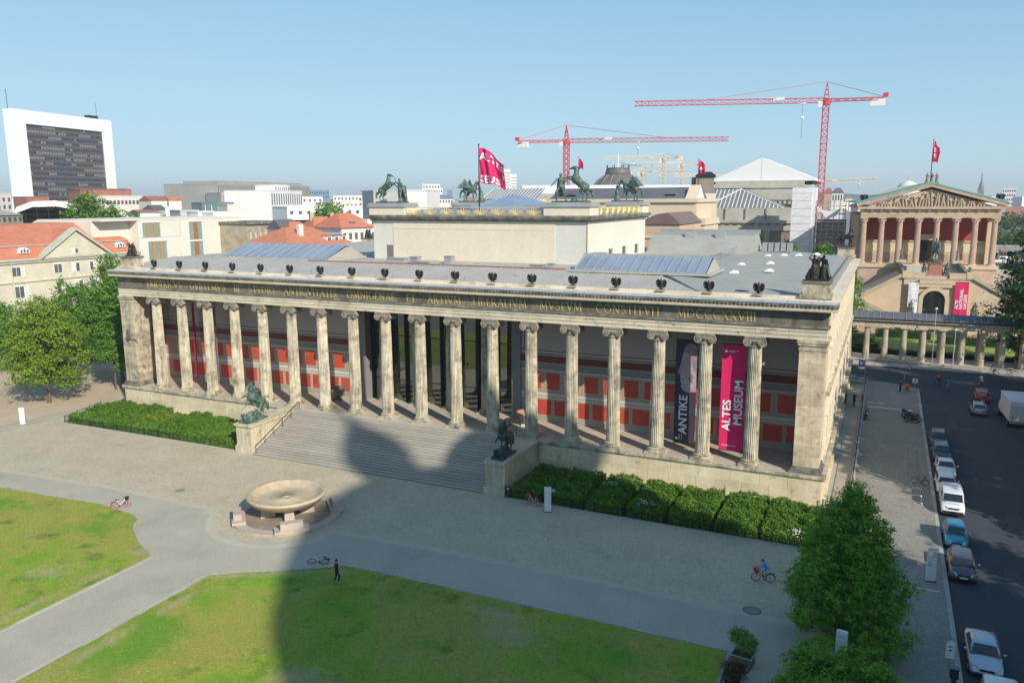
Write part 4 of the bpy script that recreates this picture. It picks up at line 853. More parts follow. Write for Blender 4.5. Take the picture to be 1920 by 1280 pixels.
# granite basin
bas = thing('granite_basin', 'huge round polished granite basin standing on blocks in front of the museum steps', 'basin', (BC[0],BC[1],0))
pr = [(.6,.98),(1.6,1.02),(2.5,1.22),(3.15,1.58),(3.4,1.88),(3.5,1.98),(3.52,2.1),(3.44,2.2),(3.22,2.2),(3.08,2.1),(2.75,1.84),(2.45,1.72),(2.35,1.7),(.5,1.66),(.48,1.7),(.25,1.7),(.24,1.65),(.02,1.65)]
P('bowl', MB().lathe(pr, 72), GRAN, bas, True)
for a in (0,90,180,270):
    P('support_block', MB(TM(0,0,0,a+45)).frus((1.1,2.35,-.45,.45,.14),(1.0,2.2,-.38,.38,1.1)), GRANP, bas)
P('inner_floor', MB().lathe([(3.95,.13),(3.95,.15),(.1,.16)], 48), mk('dark_granite_floor', [(.22,.18,.14),(.33,.28,.22)], 1, .8, fine=.1), bas)  # floor under the bowl, darker than the slabs around it
wd = 2*math.pi/28
for i in range(28):
    a0 = i*wd+.004; a1 = (i+1)*wd-.004
    P('paving_slab', MB().prism([(3.96*math.cos(a0),3.96*math.sin(a0)),(4.78*math.cos(a0),4.78*math.sin(a0)),(4.78*math.cos((a0+a1)/2)*1.003,4.78*math.sin((a0+a1)/2)*1.003),(4.78*math.cos(a1),4.78*math.sin(a1)),(3.96*math.cos(a1),3.96*math.sin(a1))], .005, .2), GRANP, bas)
k = 0
for a, lb in ((225,'stone bench block left of the granite basin'),(315,'stone bench block in front of the granite basin'),(45,'stone bench block right of the granite basin, touching the shadow edge'),(135,'stone bench block behind the granite basin, towards the steps')):
    t = thing('stone_bench', lb, 'bench', (BC[0]+4.25*math.cos(R(a)), BC[1]+4.25*math.sin(R(a)), .2), R(a-90), 'stone benches round the granite basin')
    P('step_slab', MB().box(-1.45,1.45,-.62,.55,.0,.24), GRANP, t); P('seat_block', MB().box(-.95,.95,-.3,.4,.243,.82), GRANP, t)
# vases in the portico
for x, y, mt, lb in ((25.6,4.1,mk('shade_dark_vase', [(.14,.12,.11),(.2,.18,.16)], 3, .5),'stone tub left of the glass entrance, its shade put into the dark colour'),(52.0,3.4,TERRA,'reddish granite tub on a white foot right of the glass entrance')):  # left tub and its foot coloured dark to stand for shade
    t = thing('stone_vase', lb, 'vase', (x,y,PZ+.03))
    P('bowl', MB().lathe([(.55,.35),(.7,.6),(.95,1.1),(1.25,1.42),(1.3,1.55),(1.1,1.55),(.8,1.2),(.1,1.1)], 28), mt, t, True)
    P('foot', MB().box(-.5,.5,-.5,.5,0,.18).lathe([(.42,.18),(.36,.3),(.5,.36)], 20), WHITE if x > 40 else DARKST, t)
    for s in (-1,1): P('handle', MB().path([(s*1.0,0,1.1),(s*1.15,0,.95),(s*1.05,0,.75),(s*.85,0,.7)], .05), mt, t)
# flags
def flag(loc, H, w, h, label, txt=None, droop=.35, name='flag_pole', rz=8, ph=0, tsize=1):
    t = thing(name, label, 'flag', loc, R(rz))
    P('pole', MB().tube((0,0,0),(0,0,H),.11,.06,8).sph((0,0,H+.08),.12), STEEL, t)
    nx, nz = 22, 14; vs = []; fs = []
    def pos(u, v): return Vector((.08+w*u*(1-.1*abs(math.sin(3*u))), .42*math.sin(9*u+2.6*v+ph)*u**.5+.16*math.sin(19*u+5*v), H-.15-h*(1-v)*(1-.3*u)-droop*w*u*u**.3-.16*math.sin(7*u+v*2)))
    for side in (0,1):
        for j in range(nz+1):
            for i in range(nx+1): vs.append(pos(i/nx, j/nz)+Vector((0,.03*side,0)))
    N1 = (nx+1)*(nz+1)
    for j in range(nz):
        for i in range(nx): a = j*(nx+1)+i; fs.append((a,a+1,a+nx+2,a+nx+1)); fs.append((N1+a,N1+a+nx+1,N1+a+nx+2,N1+a+1))
    P('flag_cloth', MB().add(vs, fs), PINK, t, True)
    if txt:
        for body, u0, v0, sz in txt:
            me = text_mesh(body, 1, LETT, ext=0)
            bmm = bmesh.new(); bmm.from_mesh(me); bmesh.ops.subdivide_edges(bmm, edges=[e for e in bmm.edges if e.calc_length() > .15], cuts=2); 
            for v in bmm.verts:
                u = u0+v.co.x*sz/w; vv = v0+v.co.y*sz/h; q = pos(u, vv); v.co = q+Vector((0,-.03,0))
            bmm.to_mesh(me); bmm.free(); P('flag_lettering', me, None, t)
    return t
flag((38.7,18.2,TZ+.2), 8.6, 3.5, 4.5, 'large wind-blown magenta flag with white letters on the attic of the museum', [('ALTES',.02,.68,1.3),('l :',.9,.38,1.2),('SEUS',.02,.04,1.35)], .66)
# hand rails on the stairs
for x, lb, ys in ((24.2,'slim metal handrail down the left edge of the sunlit steps',(-9,-1.4)),):
    t = thing('handrail', lb, 'handrail', (x,0,0), wc=True); m = MB(); m.tube((x,ys[0],1.0),(x,ys[1],PZ+1.0),.035); P('rail', m, STEEL, t)
    m = MB(); m.tube((x,ys[0],.5),(x,ys[1],PZ+.5),.02); P('mid_rail', m, STEEL, t)
    for k in range(6): y = ys[0]+(ys[1]-ys[0])*k/5; z = (y+9.2)/8*PZ; P('post', MB().tube((x,y,max(0,z-.1)),(x,y,z+1.0),.03), STEEL, t)
t = thing('handrail', 'short metal rail at the top of the steps beside the right-hand horseman', 'handrail', (53,-.8,0), wc=True)
P('rail', MB().path([(52.7,-2.2,PZ-.3),(52.7,-2.2,PZ+.6),(52.7,-.9,PZ+1.0),(52.7,-.9,PZ)], .03), STEEL, t); P('post', MB().tube((51.6,-1.4,PZ-.2),(51.6,-1.4,PZ+.9),.03), STEEL, t)
# small lamp box on the left corner pier
t = thing('floodlight', 'dark floodlight box on the left corner pier', 'floodlight', (-4.6,-.8,10.5)); P('housing', MB().box(-.2,.2,-.3,.0,-.6,.6), flat('floodlight_grey', (.12,.11,.1)), t); P('bracket', MB().box(-.9,1.5,-.02,.06,-.75,-.62), flat('floodlight_bracket', (.2,.19,.18)), t)
# ================= VEHICLES, CYCLES, PEOPLE =================
TYRE = flat('tyre_rubber', (.02,.02,.02), .85); RIM = flat('wheel_rim', (.45,.46,.48), .3, .8); CGL = mk('car_glass', [(.015,.02,.025)], rough=.05, spec=1)
BLK = flat('black_trim', (.018,.018,.02), .55); LAMPW = mk('headlight_glass', [(.55,.58,.6)], rough=.12, spec=1); LAMPR = mk('tail_light', [(.35,.02,.015)], rough=.2); PLATE = flat('number_plate', (.75,.75,.72), .5); CHR = flat('chrome', (.6,.6,.6), .2, .9)
def paint(n, c, r=.28, m=.25):
    mt = mk(n, [c], rough=r, metal=m, spec=.6); b = mt.node_tree.nodes['Principled BSDF']; b.inputs['Coat Weight'].default_value = .7; b.inputs['Coat Roughness'].default_value = .08; return mt
def car(label, col, x, y, rz=0, L=4.3, Wd=1.78, H=1.47, style='hatch', group=None, name='parked_car', cat='car', hood=True):
    """car facing local -Y, origin at its centre on the road"""
    t = thing(name, label, cat, (x,y,.006), R(rz), group); hw = Wd/2; h2 = L/2
    if style == 'van': prof = [(-h2,.45,.62,.86),(-h2+.08,.3,.82,.95),(-h2+.35,.24,1.02,.99),(-h2+.75,.22,1.12,1),(-h2+1.0,.22,1.16,1),(h2-.3,.24,1.18,1),(h2-.06,.28,1.18,.97),(h2,.4,1.1,.95)]
    elif style == 'sedan': prof = [(-h2,.42,.56,.8),(-h2+.12,.26,.68,.92),(-h2+.45,.2,.80,.98),(-h2+1.1,.18,.90,1),(-h2+1.35,.18,.95,1),(h2-1.0,.18,.98,1),(h2-.35,.22,.98,.97),(h2-.06,.3,.92,.92),(h2,.42,.8,.88)]
    else: prof = [(-h2,.42,.58,.8),(-h2+.12,.26,.70,.92),(-h2+.4,.2,.82,.98),(-h2+.95,.18,.93,1),(-h2+1.15,.18,.97,1),(h2-.6,.18,1.0,1),(h2-.2,.22,1.0,.96),(h2-.04,.28,.94,.93),(h2,.42,.85,.9)]
    rings = []
    for yy, zb, zt, wf in prof:
        w = hw*wf; zm = zb+(zt-zb)*.55
        rings.append([(-w*.88,yy,zb),(-w*.98,yy,zb+(zm-zb)*.35),(-w,yy,zm),(-w*.97,yy,zt-.08),(-w*.86,yy,zt-.015),(-w*.4,yy,zt+.02),(w*.4,yy,zt+.02),(w*.86,yy,zt-.015),(w*.97,yy,zt-.08),(w,yy,zm),(w*.98,yy,zb+(zm-zb)*.35),(w*.88,yy,zb)])
    body = P('body', MB().loft(rings), col, t, True)
    zb = prof[4][2]-.02
    if style == 'van': y0, y1, r0, r1, tw = -h2+.85, h2-.02, -h2+1.45, h2-.1, .86
    elif style == 'sedan': y0, y1, r0, r1, tw = -h2+1.2, h2-.75, -h2+1.95, h2-1.45, .74
    else: y0, y1, r0, r1, tw = -h2+1.0, h2-.12, -h2+1.7, h2-.62, .74
    bw, rw = hw*.93, hw*tw
    def lev(f, k):  # f 0..1 from belt to roof
        return (y0+(r0-y0)*f, y1+(r1-y1)*f, bw+(rw-bw)*f*k, zb+(H-zb)*f)
    cr = []
    for f in (0,.5,.86,.97,1.0):
        a, b, w, z = lev(f, 1); 
        if f == 1.0: a += .12; b -= .12; w -= .14
        if f == .97: a += .03; b -= .03; w -= .04
        c_ = .12; cr.append([(-w+c_,a,z),(w-c_,a,z),(w,a+c_*1.2,z),(w,b-c_,z),(w-c_,b,z),(-w+c_,b,z),(-w,b-c_,z),(-w,a+c_*1.2,z)])
    P('cabin', MB().loft(cr), col, t, True)
    e = .012
    def pane(name, pts): P(name, MB().poly(pts), CGL, t)
    a0, b0, w0, z0 = lev(.1,1); a1, b1, w1, z1 = lev(.86,1)
    pane('windscreen', [(-w0+.1,a0-e,z0),(w0-.1,a0-e,z0),(w1-.1,a1-e-.01,z1),(-w1+.1,a1-e-.01,z1)])
    if style != 'van' or cat == 'car': pane('rear_window', [(w0-.12,b0+e,z0),(-w0+.12,b0+e,z0),(-w1+.12,b1+e+.01,z1),(w1-.12,b1+e+.01,z1)])
    for s in (-1,1):
        mid = (a0+b0)/2-.05; spl = [(a0+.22,mid-.04,a1+.12,mid-.04),(mid+.04,b0-.22,mid+.04,b1-.14)]
        for k, (ya,yb,yc,yd) in enumerate(spl):
            if style == 'van' and k == 1: continue
            q = [(s*(w0+e),ya,z0),(s*(w0+e),yb,z0),(s*(w1+e),yd,z1),(s*(w1+e),yc,z1)]; pane('side_window', q if s > 0 else q[::-1])
    # front
    zf = prof[2][2]
    for s in (-1,1):
        P('headlight', MB().add([(s*hw*.9,-h2+.16,zf-.2),(s*hw*.52,-h2+.0,zf-.2),(s*hw*.5,-h2+.05,zf-.06),(s*hw*.9,-h2+.42,zf-.02),(s*hw*.92,-h2+.5,zf-.12)], [(0,1,2,3,4)] if s < 0 else [(4,3,2,1,0)]), LAMPW, t)
        P('tail_light', MB().box(*sorted((s*hw*.66,s*hw*.93)),h2-.09,h2+.012,.72,.92), LAMPR, t)
        P('mirror', MB().cap((s*(hw+.1),-h2+1.52 if style != 'van' else -h2+1.25,zb+.12),(s*(hw+.16),-h2+1.54 if style != 'van' else -h2+1.27,zb+.12),.075), col if style != 'van' else BLK, t, True)
        for wy in (-h2+.82,h2-.78):
            o = P('wheel', MB().tube((s*(hw-.2),wy,.31),(s*(hw+.012),wy,.31),.31,n=20), TYRE, t); P('rim', MB().tube((s*(hw-.05),wy,.31),(s*(hw+.02),wy,.31),.2,n=12), RIM, o)
            P('wheel_arch', MB().extr([(wy+.37*math.cos(R(a)),.3+.37*math.sin(R(a))) for a in range(0,181,20)], 'x', *sorted((s*(hw*.9),s*(hw*.995+.004)))), BLK, t)
    P('grille', MB().box(-hw*.42,hw*.42,-h2-.012,-h2+.06,zf-.24,zf-.12), BLK, t); P('bumper_intake', MB().box(-hw*.7,hw*.7,-h2-.008,-h2+.1,.3,.42), BLK, t); P('bonnet_badge', MB().tube((0,-h2-.03,zf-.17),(0,-h2,zf-.17),.06,n=10), CHR, t)
    P('number_plate', MB().box(-.26,.26,-h2-.03,-h2+.02,.44,.55), PLATE, t); P('rear_plate', MB().box(-.26,.26,h2-.02,h2+.02,.55,.66), PLATE, t)
    P('sill', MB().box(-hw*.96,-hw*.86,-h2+1.2,h2-1.2,.2,.3).box(hw*.86,hw*.96,-h2+1.2,h2-1.2,.2,.3), BLK, t, kind='stuff')
    P('wiper', MB().tube((-.5,a0-.03,z0+.02),(.1,a0+.04,z0+.1),.012,n=4).tube((.05,a0-.03,z0+.02),(.6,a0+.04,z0+.1),.012,n=4), BLK, t, kind='stuff')
    return t
G = 'cars parked along the kerb'
WP = paint('white_car_paint', (.72,.73,.75), .3, 0); SP_ = paint('silver_car_paint', (.42,.44,.47), .3, .5); GP = paint('grey_car_paint', (.085,.085,.088), .3, .4); NP = paint('navy_car_paint', (.02,.03,.055), .28, .3); TQ = paint('turquoise_car_paint', (.02,.24,.36), .28, .3); RP = paint('red_car_paint', (.35,.02,.02), .3, .1)
car('dark blue car at the far end of the kerbside row', NP, 93.72, 26.6, 0, 4.2, group=G)
car('dark blue saloon car with silver roof rails, second from the far end of the row', paint('midnight_car_paint', (.03,.045,.075), .3, .3), 93.75, 21.0, 0, 4.5, 1.82, 1.5, group=G)
car('white saloon car parked behind another white car in the kerbside row', WP, 93.85, 15.6, 0, 4.5, 1.8, 1.42, 'sedan', G)
car('white hatchback car parked directly behind the white delivery van', WP, 93.6, 10.3, 0, 4.2, 1.8, 1.42, 'hatch', G)
v = car('white delivery van with dark bumper and dark lettering on its bonnet', WP, 93.75, 4.75, 0, 4.5, 1.9, 1.88, 'van', G, 'parked_van', 'van')
P('bumper', MB().loft([[(-.9,-2.1,.3),(-.9,-2.1,.62),(.9,-2.1,.62),(.9,-2.1,.3)],[(-.8,-2.28,.32),(-.8,-2.28,.6),(.8,-2.28,.6),(.8,-2.28,.32)]]), BLK, v)
for k in range(9): P('bonnet_lettering', MB().add([(-.42+k*.095,-1.72,1.092),(-.35+k*.095,-1.72,1.092),(-.35+k*.095,-1.6,1.112),(-.42+k*.095,-1.6,1.112)],[(0,1,2,3)]), flat('blue_grey_print', (.12,.16,.24), .7), v)
car('turquoise hatchback car with folded mirrors, parked behind the dark grey car', TQ, 93.55, -3.05, 0, 4.0, 1.7, 1.52, 'hatch', G)
car('dark grey hatchback car with dusty windscreen and a white paper behind the glass', GP, 93.6, -9.1, 0, 4.3, 1.8, 1.46, 'hatch', G)
car('silver saloon car near the bottom edge with pale roof and dark windscreen', paint('pale_silver_paint', (.5,.54,.6), .32, .35), 93.85, -22.0, 0, 4.6, 1.82, 1.45, 'sedan', G)
car('white van cut off by the bottom edge of the picture', WP, 94.1, -29.3, 0, 4.9, 1.95, 1.98, 'van', G, 'parked_van', 'van')
car('silver hatchback car driving away behind the red car', SP_, 99.2, 43.9, 180, 4.2, 1.8, 1.5, name='driving_car')
c = car('red estate car with a red and white chevron stripe across its tail', RP, 100.2, 51.0, 180, 4.2, 1.8, 1.75, 'van', name='driving_car')
for k in range(5): P('chevron', MB().add([(-.7+k*.3,2.03,.42),(-.55+k*.3,2.03,.42),(-.45+k*.3,2.03,.56),(-.6+k*.3,2.03,.56)][::-1],[(0,1,2,3)]), WHITE, c, label='white diagonal stripe on the red tail')
P('rear_window', MB().quad((.55,2.13,1.25),(-.55,2.13,1.25),(-.5,2.09,1.6),(.5,2.09,1.6)), CGL, c)
# truck
t = thing('box_truck', 'white box truck with a striped marker on its tail, cut by the right edge', 'truck', (102.9,40.6,.006), R(3))
TW = mk('truck_white', [(.62,.64,.66),(.7,.71,.72)], .8, .5)
P('cargo_box', MB().box(-1.25,1.25,-3.6,2.6,.95,3.35), TW, t); P('roof_edge', MB().box(-1.29,1.29,-3.64,2.64,3.35,3.43), WHITE, t)
P('roller_door', MB().box(-1.12,1.12,-3.63,-3.6,1.05,2.95), mk('truck_door', [(.5,.53,.57)], rough=.5), t)
for k in range(9): P('door_slat', MB().box(-1.11,1.11,-3.645,-3.63,1.08+k*.205,1.27+k*.205), mk('truck_door', [(.5,.53,.57)]), t)
P('tail_lift', MB().box(-1.2,1.2,-3.75,-3.65,.7,1.0), GREYM, t); P('hazard_sign', MB().box(-1.08,-.72,-3.68,-3.66,1.3,1.75), WHITE, t)
for k in range(3): P('hazard_stripe', MB().add([(-1.06+.11*k,-3.685,1.33),(-.99+.11*k,-3.685,1.33),(-.88+.05*k,-3.685,1.7-.02*k),(-.95+.05*k,-3.685,1.7-.02*k)],[(0,1,2,3)]), flat('hazard_red', (.6,.03,.03)), t)
P('cab', MB().loft([[(-1.1,2.7,.6),(1.1,2.7,.6),(1.1,2.7,2.7),(-1.1,2.7,2.7)],[(-1.1,4.3,.6),(1.1,4.3,.6),(1.1,4.3,1.5),(-1.1,4.3,1.5)]]), TW, t); P('windscreen', MB().quad((-1,3.3,2.36),(1,3.3,2.36),(1,4.2,1.6),(-1,4.2,1.6)), CGL, t)
for s in (-1,1):
    for wy in (-2.3,3.3):
        o = P('wheel', MB().tube((s*.85,wy,.45),(s*1.2,wy,.45),.45,n=18), TYRE, t); P('rim', MB().tube((s*1.1,wy,.45),(s*1.21,wy,.45),.24,n=12), RIM, o)
    P('tail_light', MB().box(*sorted((s*.85,s*1.15)),-3.78,-3.75,.6,.72), LAMPR, t)
P('chassis', MB().box(-.9,.9,-3.5,2.6,.6,.949), BLK, t)
# bicycles
def ring(mb, c, r, tr, n=20):
    vs = []; k = 6
    rings = []
    for i in range(n):
        a = 2*math.pi*i/n; cc = Vector((c[0]+r*math.cos(a), c[1], c[2]+r*math.sin(a))); d = Vector((math.cos(a),0,math.sin(a)))
        for j in range(k):
            b = 2*math.pi*j/k; vs.append(cc+d*(tr*math.cos(b))+Vector((0,tr*math.sin(b),0)))
    fs = [(i*k+j, i*k+(j+1)%k, ((i+1)%n)*k+(j+1)%k, ((i+1)%n)*k+j) for i in range(n) for j in range(k)]
    return mb.add(vs, fs)
def bicycle(label, x, y, rz, frame, tyre=None, basket=None, z=0, lean=0, name='bicycle', group=None, low=True):
    t = thing(name, label, 'bicycle', (x,y,z), R(rz), group); t.rotation_euler = (R(lean),0,R(rz))
    ty = tyre or TYRE
    for wx, nm in ((.55,'front_wheel'),(-.5,'rear_wheel')):
        w = P(nm, ring(MB(),(wx,0,.34),.315,.026), ty, t); m = MB()
        for a in range(8): m.tube((wx,0,.34),(wx+.3*math.cos(a*math.pi/4),0,.34+.3*math.sin(a*math.pi/4)),.006,n=3)
        m.tube((wx,-.05,.34),(wx,.05,.34),.03); P('spokes', m, GREYM if tyre is None else ty, w, kind='stuff')
    m = MB(); bb = (-.08,0,.3); hd = (.38,0,.82); 
    m.tube(bb,hd,.03 if low else .022); m.tube(bb,(-.22,0,.85),.02)
    if not low: m.tube((-.2,0,.78),(.37,0,.85),.02)
    m.tube(bb,(-.5,0,.34),.014); m.tube((-.2,0,.75),(-.5,0,.34),.012); m.tube((.34,0,.98),(.55,0,.34),.02)
    P('frame', m, frame, t)
    P('handlebar', MB().path([(.22,-.28,1.02),(.36,-.1,1.05),(.36,.1,1.05),(.22,.28,1.02)],.016), BLK, t); P('saddle', MB().cap((-.34,0,.9),(-.14,0,.92),.07,.04), BLK, t)
    P('crank', MB().tube((-.08,-.07,.3),(-.08,.07,.3),.06,n=10).tube((-.08,.07,.3),(.06,.08,.2),.012).tube((-.08,-.07,.3),(-.22,-.08,.4),.012), BLK, t)
    P('mudguard', MB().path([(-.5+.37*math.cos(R(a)),0,.34+.37*math.sin(R(a))) for a in (20,60,100,140,180)],.018,4), BLK, t)
    P('rear_rack', MB().box(-.8,-.38,-.06,.06,.7,.72), BLK, t)
    if basket: P('basket', MB().frus((.42,.68,-.14,.14,.76),(.4,.76,-.2,.2,1.02)), basket, t)
    return t
REDM = flat('red_rental_paint', (.5,.04,.03), .5); PINKT = flat('pink_red_tyre', (.55,.1,.08), .7); WF = flat('white_bike_frame', (.75,.75,.73), .4)
bicycle('white and red rental bicycle standing on the sunlit path by the left lawn', 24.1, -26.6, 50, WF, PINKT, BLK, .02, 4)
bicycle('red and white rental bicycle in front of the hedge, beside the white info board', 58.7, -10.15, 178, WF, REDM, REDM, .01, 3)
bicycle('white bicycle lying fallen on the kerb by the shaded lawn corner', 48.2, -28.4, 200, WF, None, None, .08, 80)
bicycle('dark bicycle leaning alone at the row of bike hoops on the sidewalk', 91.3, 10.3, 150, BLK, None, None, .12, 38)
bicycle('grey bicycle parked in front of the white motorcycle', 91.4, 35.9, 175, GREYM, None, BLK, .12, 6)
bicycle('black bicycle standing nearest the kerb beneath the motorcycle', 91.0, 34.2, 178, BLK, None, None, .12, 5)
bicycle('black bicycle parked by the far right edge of the north sidewalk', 106.3, 71.9, 20, BLK, None, None, .12, 5)
bicycle('bicycle leaning on the area railing by the white moped', 85.75, 35.6, 95, STEEL, None, None, .12, 8)
def motorbike(label, x, y, rz, col, big=True):
    t = thing('motorcycle' if big else 'moped', label, 'motorcycle' if big else 'moped', (x,y,.12), R(rz)); s = 1 if big else .8; t.scale = (s,s,s); t.rotation_euler = (R(8),0,R(rz))
    for wx, nm in ((.72,'front_wheel'),(-.68,'rear_wheel')): 
        w = P(nm, ring(MB(),(wx,0,.33),.26,.075), TYRE, t); P('hub', MB().tube((wx,-.07,.33),(wx,.07,.33),.13,n=12), RIM, w)
    P('engine', MB().box(-.3,.3,-.17,.17,.28,.6).cap((-.2,.2,.35),(.2,.2,.35),.07), STEEL, t); P('tank', MB().cap((-.05,0,.83),(.3,0,.85),.17,.15).cap((.4,0,.8),(.55,0,1.0),.12,.1), col, t, True)
    P('seat', MB().cap((-.65,0,.84),(-.15,0,.78),.11,.11), BLK, t, True); P('fork', MB().tube((.5,-.08,.98),(.72,-.08,.33),.03).tube((.5,.08,.98),(.72,.08,.33),.03), GREYM, t, kind='stuff')
    P('handlebar', MB().path([(.3,-.38,1.06),(.45,-.12,1.08),(.45,.12,1.08),(.3,.38,1.06)],.02), BLK, t); P('windshield', MB().quad((.62,-.15,.98),(.62,.15,.98),(.5,.12,1.3),(.5,-.12,1.3)), CGL, t)
    P('exhaust', MB().tube((-.1,-.2,.35),(-.8,-.24,.5),.05,.07), CHR, t); P('top_case', MB().box(-.95,-.6,-.2,.2,.85,1.12), BLK, t); P('fender', MB().cap((.6,0,.63),(.85,0,.6),.07), col, t)
    return t
motorbike('large white and black motorcycle parked on the sidewalk by the kerb', 90.9, 37.3, 20, WP)
motorbike('black motorcycle with grey case beside the white one', 91.3, 35.0, 5, BLK)
motorbike('white moped parked against the area railing beside the museum flank', 85.85, 34.0, 80, WP, False)
# people
SKIN = mk('skin', [(.45,.27,.19)], rough=.6); HAIRD = flat('dark_hair', (.015,.012,.01), .7)
def cloth_m(n, c): return mk(n, [c, tuple(v*1.25 for v in c)], 8, .9, local=True)
def person(label, x, y, z, rz, shirt, trouser, pose, scale=1.0, short=False, hairc=None, group=None, sleeves=True, shoe=None):
    t = thing('person', label, 'person', (x,y,z), R(rz), group); t.scale = (scale,)*3
    J = dict(hip=(0,0,.95), ch=(0,0,1.36), hd=(0,-.01,1.68), la=((-.27,.0,1.14),(-.28,-.1,.9)), ra=((.27,.0,1.14),(.28,-.1,.9)), ll=((-.1,-.03,.5),(-.11,.0,.07)), rl=((.1,-.03,.5),(.11,0,.07))); J.update(pose)
    hip, ch, hd = (Vector(J[k]) for k in ('hip','ch','hd')); upv = (hd-ch).normalized()
    b = MB(); c = b.cap
    c(hip, (hip+ch)/2, .13, .115); c((hip+ch)/2, ch, .115, .135); c(ch+V(-.11,0,.04), ch+V(.11,0,.04), .075); c(ch+upv*.08, hd-upv*.08, .055, .05); c(hd-upv*.05, hd+upv*.04, .078, .092); c(hd+V(0,-.09,-.01), hd+V(0,-.105,-.03), .018)
    sh = MB(); tr = MB(); so = MB()
    sh.cap(hip+V(0,0,.02), (hip+ch)/2, .148, .135); sh.cap((hip+ch)/2, ch, .135, .15); sh.cap(ch+V(-.12,0,.04), ch+V(.12,0,.04), .092)
    tr.cap(hip+V(-.05,0,0), hip+V(.05,0,0), .145)
    for sx, k in ((-1,'la'),(1,'ra')):
        s0 = ch+V(sx*.17,0,.05); e, h_ = Vector(J[k][0]), Vector(J[k][1]); c(s0, e, .052, .04); c(e, h_, .04, .028); d = (h_-e).normalized()
        c(h_, h_+d*.08, .036, .03)
        for q in (-1,0,1): c(h_+d*.07+V(q*.018,0,0), h_+d*.14+V(q*.022,-.01,0), .013, .01)
        c(h_+V(-sx*.02,-.02,0), h_+d*.07+V(-sx*.05,-.04,0), .014, .011)
        if sleeves: sh.cap(s0, s0+(e-s0)*.75, .07, .06)
    for sx, k in ((-1,'ll'),(1,'rl')):
        s0 = hip+V(sx*.085,0,-.03); e, f = Vector(J[k][0]), Vector(J[k][1]); c(s0, e, .085, .058); c(e, f, .055, .038); c(f, f+V(0,-.1,-.03), .038, .03)
        tr.cap(s0, e if not short else s0+(e-s0)*.85, .105, .078)
        if not short: tr.cap(e, e+(f-e)*.93, .075, .058)
        so.cap(f+V(0,.03,-.025), f+V(0,-.13,-.03), .047, .04)
    P('body', fuse('body', b, .022, SKIN), None, t); P('shirt', fuse('shirt', sh, .026, shirt), None, t); P('trousers', fuse('trousers', tr, .026, trouser), None, t)
    P('shoes', so, shoe or BLK, t, True, kind='stuff'); P('hair', MB().cap(hd+V(0,.025,.03), hd+V(0,.015,.06), .1, .093).cap(hd+V(0,.06,-.02), hd+V(0,.05,.03), .07), hairc or HAIRD, t, True)
    return t
BLKC = cloth_m('black_cloth', (.012,.012,.016)); BLUC = cloth_m('bright_blue_cloth', (.05,.28,.62)); REDC = cloth_m('red_cloth', (.6,.06,.03)); WHC = cloth_m('white_cloth', (.65,.66,.68)); GRC = cloth_m('grey_cloth', (.3,.33,.36)); DBC = cloth_m('royal_blue_cloth', (.03,.1,.4))
person('person in black sleeveless top and black trousers walking away over the shaded lawn', 51.5, -30.2, .07, 172, BLKC, BLKC, dict(la=((-.28,.05,1.14),(-.33,.1,.88)), ra=((.27,.02,1.14),(.3,-.12,.93)), ll=((-.09,-.12,.5),(-.1,-.02,.08)), rl=((.09,.0,.5),(.1,.2,.16))), 1.02, sleeves=False, shoe=flat('pale_shoe', (.6,.58,.45)))
person('person in dark clothes holding something white beside the orange litter bin', 90.0, 52.0, .02, 60, BLKC, BLKC, dict(ra=((.25,-.15,1.15),(.12,-.38,1.1)), la=((-.25,-.15,1.15),(-.1,-.4,1.05))), 1.0)
person('person in dark clothes standing behind the iron gate at the museum flank', 84.2, 41.2, .02, 30, BLKC, BLKC, dict(ra=((.26,-.1,1.2),(.2,-.3,1.35))), .98)
RIDE = dict(hip=(0,.28,.98), ch=(0,-.0,1.38), hd=(0,-.14,1.66), la=((-.24,-.2,1.2),(-.24,-.44,1.08)), ra=((.24,-.2,1.2),(.24,-.44,1.08)), ll=((-.11,-.12,.78),(-.09,.02,.36)), rl=((.11,-.02,.66),(.09,.1,.24)))
def cyclist(label, blabel, x, y, rz, shirt, tr, frame, basket=None, short=True, hairc=None):
    bicycle(blabel, x, y, rz, frame, None, basket, .012, 0, low=basket is not None)
    person(label, x, y, .012, rz+90, shirt, tr, RIDE, 1.0, short, hairc)
cyclist('cyclist in bright blue shirt and pale shorts riding across the shaded cobbles', 'black city bicycle with a red front basket ridden across the cobbles', 80.2, -16.9, 192, BLUC, GRC, BLK, flat('red_basket', (.4,.02,.02), .7))
cyclist('cyclist in orange-red shirt riding on the street near the blue-shirted one', 'dark bicycle ridden by the red-shirted cyclist', 95.3, 60.0, 115, REDC, BLKC, BLK)
cyclist('cyclist in royal blue shirt riding on the street towards the square', 'dark bicycle ridden by the royal blue cyclist', 96.4, 56.4, 105, DBC, GRC, BLK)
cyclist('cyclist in pale grey top riding just ahead of the red car', 'dark bicycle ridden just ahead of the red car', 101.0, 61.2, 110, GRC, GRC, BLK)
cyclist('cyclist in white shirt riding beside the colonnade sidewalk', 'dark bicycle ridden beside the colonnade sidewalk', 103.6, 70.6, 170, WHC, BLKC, BLK)
